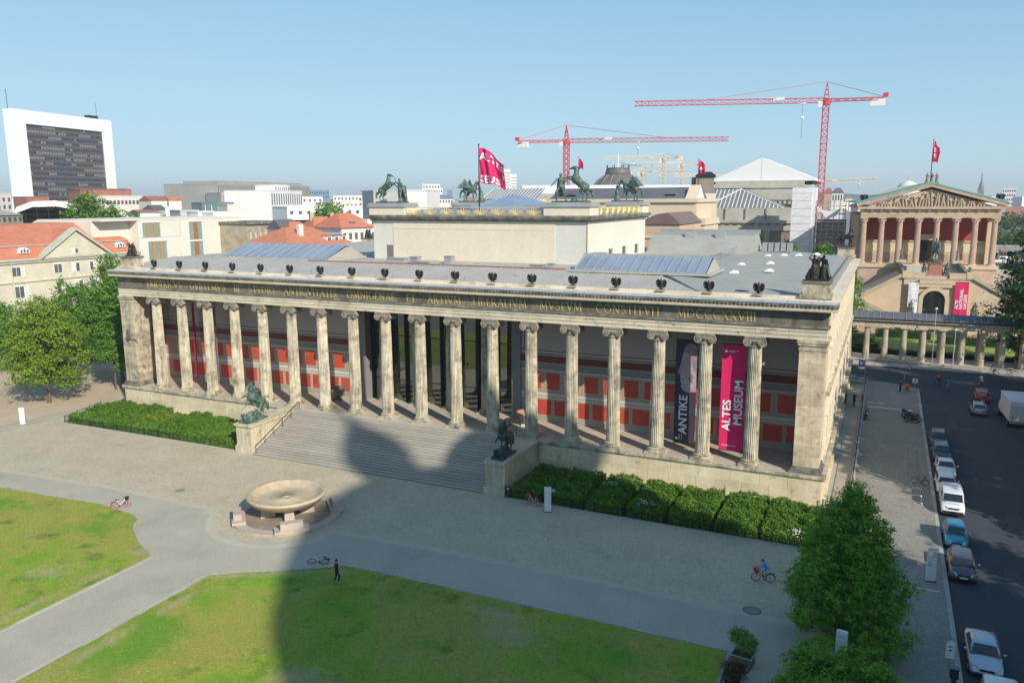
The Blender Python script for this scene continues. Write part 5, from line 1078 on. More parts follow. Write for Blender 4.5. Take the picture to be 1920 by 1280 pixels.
# street furniture
PYLX, PYLY = 86.0, -28.3
def board(label, x, y, rz, w, h, d, mt, txt=None, tilt=0, z=0):
    t = thing('info_board', label, 'info board', (x,y,z), R(rz)); t.rotation_euler = (R(tilt),0,R(rz))
    P('panel', MB().box(-w/2,w/2,-d/2,d/2,.06,h), mt, t); P('foot', MB().box(-w/2-.05,w/2+.05,-d/2-.06,d/2+.06,0,.055), STEEL, t)
    if txt:
        for (u,v,ww,hh,c) in txt: P('print', MB().quad((u,-d/2-.004,v),(u+ww,-d/2-.004,v),(u+ww,-d/2-.004,v+hh),(u,-d/2-.004,v+hh)), c, t)
    return t
WB = mk('white_board', [(.70,.72,.74)], rough=.45); PT = flat('pale_print', (.45,.48,.52)); RT = flat('red_print', (.6,.15,.15))
board('tall white info board in front of the hedge beside the red rental bicycle', 60.45, -11.0, 22, .62, 2.35, .2, WB, [(-.22,1.85,.3,.05,PT),(-.22,1.7,.4,.04,PT),(-.22,1.3,.35,.04,PT)])
board('white info board standing alone at the left on the sunlit gravel edge', -11.8, -11.9, 35, .6, 2.2, .2, WHITE)
board('tall white board with faint red print on the sidewalk beside the grey car', 91.4, -11.9, 12, .62, 2.6, .22, WB, [(.02,2.1,.22,.06,RT),(.02,1.9,.24,.05,RT),(-.26,1.45,.2,.06,RT),(-.26,1.25,.22,.05,RT),(.02,2.3,.2,.05,RT)], z=.12)
board('white info board rising between the two foreground tree crowns', PYLX, PYLY, -8, .6, 3.3, .3, WB, [(-.2,3.0,.35,.05,PT)], z=.12)
def signpost(label, x, y, H, parts, z=.12, r=.035, name='sign_post', cat='sign'):
    t = thing(name, label, cat, (x,y,z)); P('post', MB().tube((0,0,0),(0,0,H),r,n=8), GREYM, t)
    for nm, mb, mt in parts: P(nm, mb, mt, t)
    return t
BLU = flat('sign_blue', (.03,.14,.45), .4)
signpost('blue one-way arrow sign on a thin post at the street corner', 90.6, 56.6, 3.0, [('arrow_board', MB().extr([(-.0,2.55),(.75,2.55),(.95,2.72),(.75,2.9),(0,2.9)], 'y', -.03, -.01), BLU),('arrow', MB().extr([(.15,2.69),(.5,2.69),(.5,2.62),(.7,2.73),(.5,2.84),(.5,2.76),(.15,2.76)], 'y', -.04, -.031), WHITE),('name_board', MB().box(-.2,1.0,-.02,.0,3.0,3.15), GREYM)])
signpost('white square street sign with a dark diagonal symbol by the kerb', 91.9, 53.0, 1.9, [('sign_plate', MB().box(-.36,.36,-.03,0,1.3,1.95), WHITE),('symbol', MB().add([(-.2,-.035,1.42),(-.12,-.035,1.38),(.22,-.035,1.8),(.14,-.035,1.86)],[(0,1,2,3)]), STEEL)])
signpost('parking sign with pictogram on a tall pale post beside the museum corner', 85.1, 55.4, 5.2, [('sign_plate', MB().box(-.95,-.1,-.04,-.02,2.7,3.7), BLU),('pictogram', MB().box(-.75,-.35,-.05,-.041,3.0,3.4), WHITE),('lower_plate', MB().box(-.95,-.1,-.04,-.02,2.3,2.65), WHITE)], r=.05)
signpost('rounded white bus-stop style board facing the street near the silver car', 91.9, -24.0, 2.1, [('board', MB().extr([(-.24,.7),(.24,.7),(.24,1.6),(.2,1.75),(.1,1.85),(0,1.88),(-.1,1.85),(-.2,1.75),(-.24,1.6)], 'y', -.05, -.02), WHITE),('pictogram', MB().extr([(-.1,1.3),(.1,1.3),(0,1.15)], 'y', -.058, -.051), STEEL),('small_print', MB().box(-.12,.12,-.058,-.051,1.45,1.5), STEEL)])
t = thing('ticket_machine', 'dark ticket machine post at the bottom edge of the sidewalk', 'ticket machine', (91.9,-27.0,.12)); P('post', MB().box(-.12,.12,-.1,.1,0,1.2), STEEL, t); P('housing', MB().frus((-.22,.22,-.18,.18,1.2),(-.22,.22,-.1,.18,1.75)), STEEL, t); P('solar_top', MB().box(-.24,.24,-.18,.2,1.752,1.79), CGL, t)
def lamp(label, x, y, H): 
    t = thing('street_lamp', label, 'street lamp', (x,y,.12)); P('post', MB().tube((0,0,0),(0,0,H),.09,.05,8), mk('lamp_grey', [(.42,.44,.44)], rough=.5), t); P('lamp_head', MB().lathe([(.08,0),(.2,.05),(.24,.18),(.1,.3),(.02,.32)], 12, (0,0,H)), WHITE, t); P('collar', MB().lathe([(.12,0),(.14,.3),(.1,.35)], 10), GREYM, t)
lamp('tall pale lamp mast in front of the colonnade, left of the shorter one', 95.0, 74.3, 9.6); lamp('shorter street lamp with box halfway up, in front of the colonnade', 98.1, 74.4, 6.2)
t = thing('litter_bin', 'orange rounded litter bin on a post at the street corner', 'litter bin', (90.9,52.3,.05)); P('bin', MB().lathe([(.2,.35),(.3,.5),(.33,.9),(.25,1.2),(.1,1.28)], 14), flat('orange_plastic', (.7,.12,.03), .45), t, True); P('post', MB().tube((.3,0,0),(.3,0,1.3),.04), GREYM, t)
bh = MB().path([(-.4,0,0),(-.4,0,.75),(-.3,0,.85),(.3,0,.85),(.4,0,.75),(.4,0,0)],.025,6).mesh('hoop', GREYM)
hoops = ['first','second','third','fourth','fifth','sixth','seventh','eighth','ninth','tenth']
for i in range(10):
    t = thing('bike_hoop', 'empty steel bike hoop on the sidewalk, %s in the row counted from the near end' % hoops[i], 'bike hoop', (90.9,2.6+i*2.0,.12), 0, 'steel bike hoops along the sidewalk'); P('hoop', bh, None, t)
# low kerbside railing posts near the motorcycles
t = thing('kerb_railing', 'thin steel railing along the kerb beside the parked motorcycles', 'railing', (92.1,33,.12), wc=False); m = MB()
for k in range(6):
    P('post', MB().tube((0,-4+k*2.4,0),(0,-4+k*2.4,1.0),.03), GREYM, t)
P('rail', MB().tube((0,-4,1),(0,8,1),.025), GREYM, t); P('mid_rail', MB().tube((0,-4,.55),(0,8,.55),.018), GREYM, t)
# area railing beside the museum flank, with gate
t = thing('area_railing', 'black iron railing along the sunken passage beside the museum flank', 'railing', (85.3,0,0), wc=True)
P('stone_kerb', MB().box(85.15,85.5,-1.1,54.5,0,.3), KERB, t)
m = MB(); 
for k in range(300):
    y = -1+k*.185; m.tube((85.3,y,.3),(85.3,y,1.25),.012,n=4)
P('pickets', m, IRON, t, kind='stuff'); P('top_rail', MB().tube((85.3,-1,1.22),(85.3,54.4,1.22),.03), IRON, t); P('lower_rail', MB().tube((85.3,-1,.45),(85.3,54.4,.45),.02), IRON, t)
for k in range(12): P('post', MB().tube((85.3,-1+k*5.03,.0),(85.3,-1+k*5.03,1.4),.04), IRON, t)
t = thing('iron_gate', 'black iron gate closing the near end of the sunken passage', 'gate', (84.2,-1.1,0)); m = MB()
for k in range(13): m.tube((-1.0+k*.17,0,.1),(-1.0+k*.17,0,1.3),.014,n=4)
P('bars', m, IRON, t, kind='stuff'); P('gate_frame', MB().tube((-1.05,0,.1),(1.05,0,.1),.03).tube((-1.05,0,1.25),(1.05,0,1.25),.03).tube((-1.05,0,0),(-1.05,0,1.35),.04).tube((1.05,0,0),(1.05,0,1.35),.04), IRON, t)
t = thing('iron_gate', 'tall black iron gate with arched top beside the orange door at the museum flank', 'gate', (84.2,39.5,0)); m = MB()
for k in range(13): m.tube((-1.0+k*.17,0,.1),(-1.0+k*.17,0,1.9),.014,n=4)
P('bars', m, IRON, t, kind='stuff'); P('arch', MB().path([(-1.05,0,2),(-.7,0,2.5),(0,0,2.7),(.7,0,2.5),(1.05,0,2)],.05), KERB, t); P('gate_frame', MB().tube((-1.05,0,0),(-1.05,0,2.0),.05).tube((1.05,0,0),(1.05,0,2.0),.05).tube((-1.05,0,1.9),(1.05,0,1.9),.03), IRON, t)
P('flank_door', MB().box(82.98,83.28,39.7,41.6,.1,3.2), mk('orange_wood_door', [(.45,.16,.05),(.6,.24,.08)], 1.5, .6), museum)
ST('passage_floor', MB().box(83.0,85.15,-1.0,55,.004,.03), mk('passage_paving', [(.36,.33,.27),(.42,.385,.32)], .4, .9, fine=.1))
# planter and planted trough by the lawn corner
t = thing('planter', 'grey stone planter box with a feathery green shrub at the lawn corner', 'planter', (80.55,-28.4,.01), R(-8))
P('box', MB().box(-.62,.62,-.45,.45,0,.62), mk('planter_wood', [(.12,.10,.08),(.2,.17,.13)], 2, .8), t); P('rim', MB().box(-.66,-.58,-.5,.5,.621,.69).box(.58,.66,-.5,.5,.621,.69).box(-.58,.58,-.5,-.42,.621,.69).box(-.58,.58,.42,.5,.621,.69), KERB, t, kind='stuff'); P('soil', MB().box(-.57,.57,-.41,.41,.6,.64), BED, t)
PLANTER = t
t = thing('planter_trough', 'dark round planter of low reddish shrubs at the bottom edge by the lawn', 'planter', (80.3,-30.6,.01)); P('pot', MB().lathe([(.45,0),(.55,.4),(.5,.5)], 18), STEEL, t); TROUGH = t
# hedge fences
def fence(pts, label, H=.95):
    t = thing('hedge_fence', label, 'fence', (pts[0][0],pts[0][1],0), wc=True); m = MB()
    P('curb', None or (lambda mb: [mb.add(*(lambda q:(q.v,q.f))(strip3(a,b,.24,.0,.12))) for a,b in zip(pts,pts[1:])] and mb)(MB()), KERB, t)
    for (a, b) in zip(pts, pts[1:]):
        L = math.dist(a,b); n = int(L/.14)
        for k in range(n): x = a[0]+(b[0]-a[0])*k/n; y = a[1]+(b[1]-a[1])*k/n; m.tube((x,y,.1),(x,y,H),.011,n=3)
        P('top_rail', MB().tube((a[0],a[1],H-.1),(b[0],b[1],H-.1),.02), IRON, t); P('lower_rail', MB().tube((a[0],a[1],.25),(b[0],b[1],.25),.016), IRON, t)
        for k in range(int(L/2.2)+1): u = k/max(1,int(L/2.2)); x = a[0]+(b[0]-a[0])*u; y = a[1]+(b[1]-a[1])*u; P('post', MB().tube((x,y,.05),(x,y,H+.12),.035), IRON, t)
    P('pickets', m, IRON, t, kind='stuff')
    return t
def strip3(a, b, w, z0, z1):
    a = Vector(a); b = Vector(b); d = (b-a).normalized(); n = Vector((-d.y,d.x))*w/2
    return MB().prism([tuple(a-n),tuple(b-n),tuple(b+n),tuple(a+n)], z0, z1)
fence([(55.6,-9.55),(84.3,-9.75),(84.4,-1.4)], 'low black iron fence in front of the clipped hedge blocks right of the steps')
fence([(20.9,-8.9),(-7.4,-9.3),(-9.9,-2.0)], 'low black iron fence round the shrub bed left of the steps')
t = thing('garden_gate', 'small dark gate panel with a white notice beside the right stair wall', 'gate', (55.45,-9.45,0)); m = MB()
for k in range(7): m.tube((-.0+k*.09,0,.05),(k*.09,0,1.15),.014,n=4)
P('bars', m, IRON, t, kind='stuff'); P('gate_frame', MB().path([(-.05,0,0),(-.05,0,1.2),(.6,0,1.2),(.6,0,0)],.03), IRON, t); P('notice', MB().box(.2,.36,-.04,-.02,.85,1.05), WHITE, t)
# ================= VEGETATION =================
def leafmat(name, a, b, c=None, sc=1.2):
    m = mk(name, [a, b]+([c] if c else []), sc, .75, fine=.35, fscale=9, ramp=(.3,.7)); bs = m.node_tree.nodes['Principled BSDF']
    bs.inputs['Specular IOR Level'].default_value = .12; bs.inputs['Roughness'].default_value = .75
    N = m.node_tree.nodes; L = m.node_tree.links; tr = N.new('ShaderNodeBsdfTranslucent'); mx = N.new('ShaderNodeMixShader'); mx.inputs[0].default_value = .25
    src = bs.inputs['Base Color'].links[0].from_socket; L.new(src, tr.inputs[0]); L.new(bs.outputs[0], mx.inputs[1]); L.new(tr.outputs[0], mx.inputs[2]); L.new(mx.outputs[0], N['Material Output'].inputs[0]); return m
BARK = mk('bark', [(.09,.07,.05),(.16,.13,.1)], 3, .9)
LFD = leafmat('dark_leaf', (.022,.065,.014), (.045,.11,.022), (.07,.15,.03)); LFM = leafmat('mid_leaf', (.065,.16,.024), (.12,.26,.038), (.19,.31,.05)); LFL = leafmat('lime_leaf', (.11,.20,.02), (.18,.29,.03), (.25,.34,.045)); LFB = leafmat('linden_leaf', (.085,.21,.022), (.16,.34,.035), (.26,.44,.05), 1.6); LFR = leafmat('reddish_leaf', (.05,.06,.02), (.13,.07,.03)); LFH = leafmat('hedge_leaf', (.055,.13,.018), (.11,.22,.028), (.19,.30,.045), 2.2); LFF = leafmat('far_leaf', (.05,.10,.03), (.08,.14,.045))
def leaves(name, lobes, n, size, mat, seed=0, clump=.5, per=22, surf=.55, gap=None):
    """lobes: (x,y,z,rx,ry,rz). Leaves gathered in small clumps spread through each lobe, denser towards its skin."""
    rng = np.random.default_rng(seed); lob = np.array(lobes, float); w = lob[:,3]*lob[:,4]+lob[:,4]*lob[:,5]+lob[:,3]*lob[:,5]; w /= w.sum()
    nc = max(4, n//per); li = rng.choice(len(lob), nc, p=w); d = rng.normal(size=(nc,3)); d /= np.linalg.norm(d, axis=1)[:,None]
    rad = surf+(1-surf)*rng.random(nc)**.7; rad *= 1+.12*rng.normal(size=nc)
    cc = lob[li,:3]+d*lob[li,3:]*rad[:,None]; cr = clump*(.6+.8*rng.random(nc))
    ci = np.repeat(np.arange(nc), per); N = len(ci)
    off = rng.normal(size=(N,3))*cr[ci][:,None]*.5; off[:,2] *= .6
    p = cc[ci]+off
    if gap is not None:   # an opening through the crown, as pruned round the board
        g0, g1, gr = np.array(gap[0]), np.array(gap[1]), gap[2]; u = np.clip(((p-g0)@(g1-g0))/((g1-g0)@(g1-g0)),0,1); far_ = np.linalg.norm(p-(g0+u[:,None]*(g1-g0)),axis=1) > gr; ci = ci[far_]; p = p[far_]; N = len(p)
    nrm = d[ci]*.8+rng.normal(size=(N,3))*.7+np.array([0,0,.5]); nrm /= np.linalg.norm(nrm, axis=1)[:,None]
    t = np.cross(nrm, rng.normal(size=(N,3))); t /= np.linalg.norm(t, axis=1)[:,None]; b = np.cross(nrm, t)
    s = size*(.6+.8*rng.random(N))[:,None]
    v = np.empty((N,4,3)); v[:,0] = p-t*s; v[:,1] = p-b*s*.55+nrm*s*.12; v[:,2] = p+t*s; v[:,3] = p+b*s*.55+nrm*s*.12
    return rawmesh(name, v.reshape(-1,3), N, mat)
def rawmesh(name, v, N, mat):
    me = bpy.data.meshes.new(name); me.vertices.add(len(v)); me.vertices.foreach_set('co', v.astype(np.float32).ravel())
    me.loops.add(4*N); me.loops.foreach_set('vertex_index', np.arange(4*N, dtype=np.int32)); me.polygons.add(N)
    me.polygons.foreach_set('loop_start', np.arange(0,4*N,4, dtype=np.int32)); me.polygons.foreach_set('loop_total', np.full(N,4,dtype=np.int32)); me.materials.append(mat); me.update(); return me
def tree(label, x, y, lobes, n, size, mat, tr=.22, th=None, group=None, seed=1, clump=.5, name='tree', surf=.55, z=0, per=22, gap=None):
    t = thing(name, label, 'tree', (x,y,z), 0, group)
    P('crown', leaves('crown', lobes, n, size, mat, seed, clump, per, surf, gap), None, t)
    m = MB(); cz = min(l[2] for l in lobes); th = th or cz
    m.tube((0,0,0),(.05,.03,th*.55),tr*1.15,tr*.85,8); m.tube((.05,.03,th*.55),(0,.05,th),tr*.85,tr*.7,8)
    P('trunk', m, BARK, t); m = MB()
    for l in lobes: m.tube((0,.05,th*.95),(l[0]*.8,l[1]*.8,l[2]),tr*.4,tr*.1,5)
    P('limbs', m, BARK, t, kind='stuff'); return t
def crown(H, z0, r, k=12, seed=0, cone=0.3, ry=None):
    """irregular crown of overlapping lobes between z0 and H"""
    rnd = random.Random(seed); L = []
    for i in range(k):
        f = (i+.5)/k; z = z0+(H-z0)*f; env = r*(1-cone*f)*math.sin(math.pi*min(1,(.18+f*.78)))**.55; a = i*2.4+rnd.uniform(-.4,.4); q = env*rnd.uniform(.35,.6)*(1-f*.3)
        s = env*rnd.uniform(.42,.62); L.append((q*math.cos(a), q*math.sin(a)*(1 if ry is None else ry), z, s, s, s*rnd.uniform(.7,.95)))
    L.append((0,0,(z0+H)/2,r*.62,r*.62,(H-z0)*.4)); return L
# big tree in the lower right corner: narrow upswept linden crown with a lower spur in front
def sprays(prof, n, seed, big=.62):
    """sprays of foliage placed on a crown outline prof=[(z, radius)], each an upswept flattened tuft"""
    rnd = random.Random(seed); out = []
    zs = [p[0] for p in prof]; z0, z1 = zs[0], zs[-1]
    for i in range(n):
        z = z0+(z1-z0)*((i+.5)/n)**.85; r = np.interp(z, zs, [p[1] for p in prof]); a = i*2.399+rnd.uniform(-.3,.3)
        q = r*rnd.uniform(.62,1.02); s = big*rnd.uniform(.55,1.25)*(.55+.45*r/2.6); out.append((q*math.cos(a), q*math.sin(a), z+rnd.uniform(-.3,.3), s, s, s*rnd.uniform(.7,1.35)))
    for i in range(n//6): z = z0+(z1-z0)*(i+.5)/(n//6); r = np.interp(z, zs, [p[1] for p in prof])*.5; out.append((0,0,z,r,r,.9))
    return out
tree('taller pointed linden crown of the two in the lower right corner', 86.0, -23.4, sprays([(.9,3.1),(2.0,3.5),(3.6,3.4),(5.2,2.9),(6.8,2.3),(8.2,1.55),(9.4,.75),(10.1,.25)], 105, 3, .9), 68000, .085, LFB, .26, 2.6, 'two lindens in the lower right corner', 3, .34, surf=.5, per=26)
tree('lower broad linden crown in front of the pointed one at the bottom edge', 86.0, -32.6, [(-1.2,0,4.5,.75,.7,.6),(1.9,.1,3.7,.8,.8,.6)]+sprays([(.8,2.6),(1.8,3.2),(2.7,2.9),(3.2,2.2),(3.4,1.3)], 62, 6, .85), 40000, .085, LFB, .2, 2.0, 'two lindens in the lower right corner', 5, .32, surf=.5, per=26)
# trees left of the museum
tree('bright lime-green round-crowned tree on the sandy ground, lit by the sun', -19.2, -3.1, crown(14.6,3.4,7.0,15,2,.25), 26000, .17, LFL, .3, 3.0, seed=8, clump=.75)
tree('tall mid-green tree close behind the left corner of the museum', -21.0, 10.5, crown(19.6,4,7.0,16,4,.25), 28000, .18, LFM, .3, 4, seed=9, clump=.8)
tree('slim tree with bare lower trunk beside the left corner of the museum', -17.4, 6.4, crown(10.5,4.2,3.4,9,5,.2), 9000, .15, LFM, .13, 5, seed=10, clump=.6)
tree('dark green tree behind the lime-green one', -31.5, 11, crown(15.5,3.5,6.4,13,6,.2), 18000, .18, LFM, .3, 4, seed=11, clump=.8)
tree('lime-green tree cut off by the left edge', -33.5, -6.5, crown(9.5,2.6,4.6,10,7,.2), 12000, .16, LFL, .25, 3, seed=12, clump=.7)
tree('leafy tree at the left edge before the cream building', -47, 8, crown(12.5,3,5.5,11,17,.2), 12000, .19, LFM, .25, 3, seed=13, clump=.8)
tree('dark green tree far left beneath the cream building', -40, 24, crown(12.5,3,5.5,11,18,.2), 10000, .22, LFD, .25, 3, seed=14, clump=.8)
# trees round the gallery and street, right side
tree('large dark tree at the right edge in front of the gallery stairs', 111.8, 77.5, crown(24.5,4,10.6,18,21,.10), 42000, .24, LFD, .4, 5, seed=15, clump=.85)
tree('low dark tree overhanging the street at the right edge', 110.8, 62, crown(9.5,2.0,5.6,10,22,.15), 12000, .17, LFD, .3, 3, seed=16, clump=.7)
tree('fresh green tree squeezed between the museum flank and the gallery', 79.5, 83.5, crown(17.5,2,5.4,13,23,.2), 15000, .17, LFM, .25, 3, seed=17, clump=.7)
for i, (x, y, h, lb) in enumerate(((72,72,20.6,'small green tree peeping over the museum roof beside the scaffolding'),(63.8,72,21.2,'round green tree top behind the museum roof, left of the larger one'),(77,73,20.4,'low green tree top behind the roof at the gallery corner'))):
    tree(lb, x, y, crown(h,12,3.6,8,30+i,.2), 7000, .2, LFM, .2, 12, seed=20+i, clump=.7)
# trees of the cathedral lawn: they keep the street in the shade and stand just outside the frame
TL_ = [(111.5,-25,18,4.5),(112,0,27,6.5),(112,9,28,6.8),(112,18,28,6.8),(112,27,28,6.6),(113,36,28,6.4),(114.5,46,27,6.4),(124,-38,28,8),(121,-22,21,6),(122,-9,22,6),(123,4,29,8),(122,16,30,8),(123,28,30,8),(122,40,29,8),(122,52,27,7)]
TN_ = ['slim street tree opposite the grey car','street tree opposite the first white cars','street tree opposite the bike hoops','street tree opposite the two dark blue cars','street tree opposite the motorcycles','street tree opposite the box truck','street tree nearest the crossing','tall inner tree nearest the cathedral tower','inner tree south of the gap in the row','inner tree north of the gap in the row','inner tree behind the second street tree','inner tree behind the third street tree','inner tree behind the fourth street tree','inner tree behind the fifth street tree','inner tree at the crossing']
for i, (x, y, h, r) in enumerate(TL_): tree(TN_[i], x, y, crown(h,4.5,r,13,40+i,.02), 9000, .34, LFM, .3, 5, 'trees on the cathedral lawn', 50+i, 1.0)
# hedge blocks: clipped shrubs with leafy skins
def hedge(label, x0, x1, y0, y1, H, n, seed, grp, name='hedge_block', cat='hedge', flowers=0, mat=None):
    rng = np.random.default_rng(seed); t = thing(name, label, cat, ((x0+x1)/2,(y0+y1)/2,0), 0, grp, wc=True)
    def hz(x, y): return H*(.86+.1*np.sin(x*1.9+seed)+.09*np.sin(y*2.3+seed*2)+.06*np.sin(x*5+y*4))
    m = MB(); m.frus((x0+.1,x1-.1,y0+.1,y1-.1,0),(x0+.25,x1-.25,y0+.25,y1-.25,H*.68)); P('shade_core', m, mk('hedge_shade', [(.012,.025,.006)], rough=.95), t)  # solid core, near-black to paint the shade between the leaves
    W_, D_ = x1-x0, y1-y0; areas = np.array([W_*D_*1.3, W_*H, W_*H*.6, D_*H, D_*H]); f = rng.choice(5, n, p=areas/areas.sum()); u, v = rng.random(n), rng.random(n)
    x = np.where(f==3, x0, np.where(f==4, x1, x0+u*W_)); y = np.where(f==1, y0, np.where(f==2, y1, y0+np.where(f==0, v, u)*D_)); z = np.where(f==0, hz(x,y), hz(x,y)*v)
    cut = np.minimum(1, np.minimum(np.minimum(x-x0, x1-x), np.minimum(y-y0, y1-y))/.35); z = np.where(f==0, z*(.86+.14*cut), z)
    nrm = np.stack([np.where(f==3,-1,np.where(f==4,1,0)), np.where(f==1,-1,np.where(f==2,1,0)), np.where(f==0,1,.35)], 1)+rng.normal(size=(n,3))*.6; nrm /= np.linalg.norm(nrm,axis=1)[:,None]
    p = np.stack([x,y,z],1)+rng.normal(size=(n,3))*.06; tt = np.cross(nrm, rng.normal(size=(n,3))); tt /= np.linalg.norm(tt,axis=1)[:,None]; b = np.cross(nrm,tt); s = .085*(.6+.8*rng.random(n))[:,None]
    vv = np.empty((n,4,3)); vv[:,0] = p-tt*s; vv[:,1] = p-b*s*.6; vv[:,2] = p+tt*s; vv[:,3] = p+b*s*.6
    P('foliage', rawmesh('foliage', vv.reshape(-1,3), n, mat or LFH), None, t)
    if flowers:
        m = MB()
        for k in range(flowers):
            fx, fy = FL[seed]; a = rng.normal(size=2)*.3; xx, yy = fx+a[0]*1.2, fy+a[1]; m.sph((xx,yy,float(hz(xx,yy))+.05 if yy > y0 else .8),.05,5,4)
        P('blossoms', m, WHITE, t, kind='stuff')
    return t
FL = {2:(60.0,-8.8), 3:(64.6,-4.6), 4:(68.7,-8.3), 7:(81.8,-8.9)}
hx = [(56.0,59.1,'clipped hedge block nearest the right stair wall, behind the red bicycle'),(59.6,62.9,'clipped hedge block behind the tall white board, with white blossom at its left corner'),(63.5,66.7,'clipped hedge block, third from the right stair wall'),(67.4,70.6,'clipped hedge block crossed by the shadow edge, with a white blossom patch'),(71.2,74.6,'sunlit clipped hedge block left of the two sharing the tree side'),(75.2,78.6,'sunlit clipped hedge block, third from the large tree'),(79.0,81.9,'sunlit clipped hedge block next to the large tree with pale blossom'),(82.2,84.1,'narrow hedge block half hidden by the large tree')]
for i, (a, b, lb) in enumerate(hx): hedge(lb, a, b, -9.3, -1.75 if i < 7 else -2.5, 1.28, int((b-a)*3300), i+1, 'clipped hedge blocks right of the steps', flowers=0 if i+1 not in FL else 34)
ST('hedge_bed', MB().poly([(55.5,-9.5,.02),(84.2,-9.6,.02),(84.2,-.9,.02),(55.5,-.9,.02)]), BED); ST('hedge_bed', MB().poly([(20.9,-8.8,.02),(20.9,-.9,.02),(-6.8,-.9,.02),(-9.6,-2.0,.02),(-7.3,-9.2,.02)]), BED)
rnd = random.Random(4); k = 0
for r in range(3):
    for c_ in range(8):
        x = -6.9+c_*3.5+rnd.uniform(-.3,.3); y = -8.9+r*2.55; w = rnd.uniform(2.9,3.4)
        lb = 'leafy shrub in the bed left of the steps, %s row, %s from the stair wall' % (['front','middle','back'][r], ['eighth','seventh','sixth','fifth','fourth','third','second','first'][c_])
        hedge(lb, x, x+w, y, y+2.5, rnd.uniform(.8,1.6), 7000, 20+k, 'shrubs of the left bed', 'shrub', 'shrub', mat=(LFH,LFM,LFH,LFL)[rnd.randrange(4)]); k += 1
P('shrub', leaves('shrub', [(0,0,1.55,.75,.7,.6),(-.35,0,1.9,.45,.45,.4),(.45,.1,1.3,.45,.4,.35)], 3500, .05, LFM, 61, .2), None, PLANTER, label='feathery green shrub with a few pale blossoms'); P('stems', MB().tube((0,0,.6),(-.2,0,1.4),.03).tube((0,0,.6),(.2,.1,1.4),.03).tube((0,0,.6),(0,-.1,1.5),.03), BARK, PLANTER, kind='stuff')
P('shrub', leaves('shrub', [(0,0,.8,.7,.6,.45),(.3,.3,.7,.5,.5,.4)], 2600, .05, LFR, 62, .2), None, TROUGH)
# gallery garden hedges behind the colonnade
def boxhedge(label, x0, x1, y0, y1, H, n, seed, grp=None, mat=None): return hedge(label, x0, x1, y0, y1, H, n, seed, grp, 'garden_hedge', 'hedge', mat=mat or LFD)
boxhedge('long low dark hedge running behind the colonnade along the near lawn edge', 82, 125, 83.0, 84.6, 1.0, 9000, 91)
boxhedge('clipped garden hedge at the foot of the gallery stairs, left stretch', 86, 96, 103, 106, 1.8, 4000, 92)
boxhedge('clipped garden hedge at the foot of the gallery stairs, right stretch', 97, 118, 98.5, 101, 2.0, 6000, 93)
for k in range(3): hedge(['lowest yellow-green topiary tier behind the museum corner','middle yellow-green topiary tier behind the museum corner','top yellow-green topiary tier behind the museum corner'][k], 80.5-.2*k, 86.8-.9*k, 88+k*2.6, 90+k*2.6, 1.3+k*.6, 1800, 95+k, 'tiered topiary by the colonnade', 'topiary', 'topiary', mat=LFL)

# short tufts standing over the turf
rng = np.random.default_rng(12)
def tufts(name, n, area, mat, h=.07):
    x = rng.uniform(area[0],area[1],n*2); y = rng.uniform(area[2],area[3],n*2)
    L = (x < 35.0) & (y < -27.4-.12*np.maximum(0,8.5-x)) & ~((x > 26.5) & (y > -28.2-(x-27)*.74)); Rr = (x > 42.1) & (x < 79.3) & (y < -27.8) & ~((x < 50.2) & (y > -33.2+(x-42)*.66))
    k = (L | Rr); x = x[k][:n]; y = y[k][:n]; N = len(x); a = rng.uniform(0,6.28,N); w = rng.uniform(.02,.05,N); hh = h*rng.uniform(.4,1.5,N); lx = rng.normal(size=N)*.05; ly = rng.normal(size=N)*.05
    v = np.zeros((N,4,3)); dx = np.cos(a)*w; dy = np.sin(a)*w
    v[:,0] = np.stack([x-dx,y-dy,np.full(N,.065)],1); v[:,1] = np.stack([x+dx,y+dy,np.full(N,.065)],1); v[:,2] = np.stack([x+dx*.6+lx,y+dy*.6+ly,.07+hh],1); v[:,3] = np.stack([x-dx*.6+lx,y-dy*.6+ly,.07+hh],1)
    ST(name, rawmesh(name, v.reshape(-1,3), N, mat), mat, kind='stuff')
tufts('grass', 60000, (2,80,-50,-27.4), LAWN, .035)
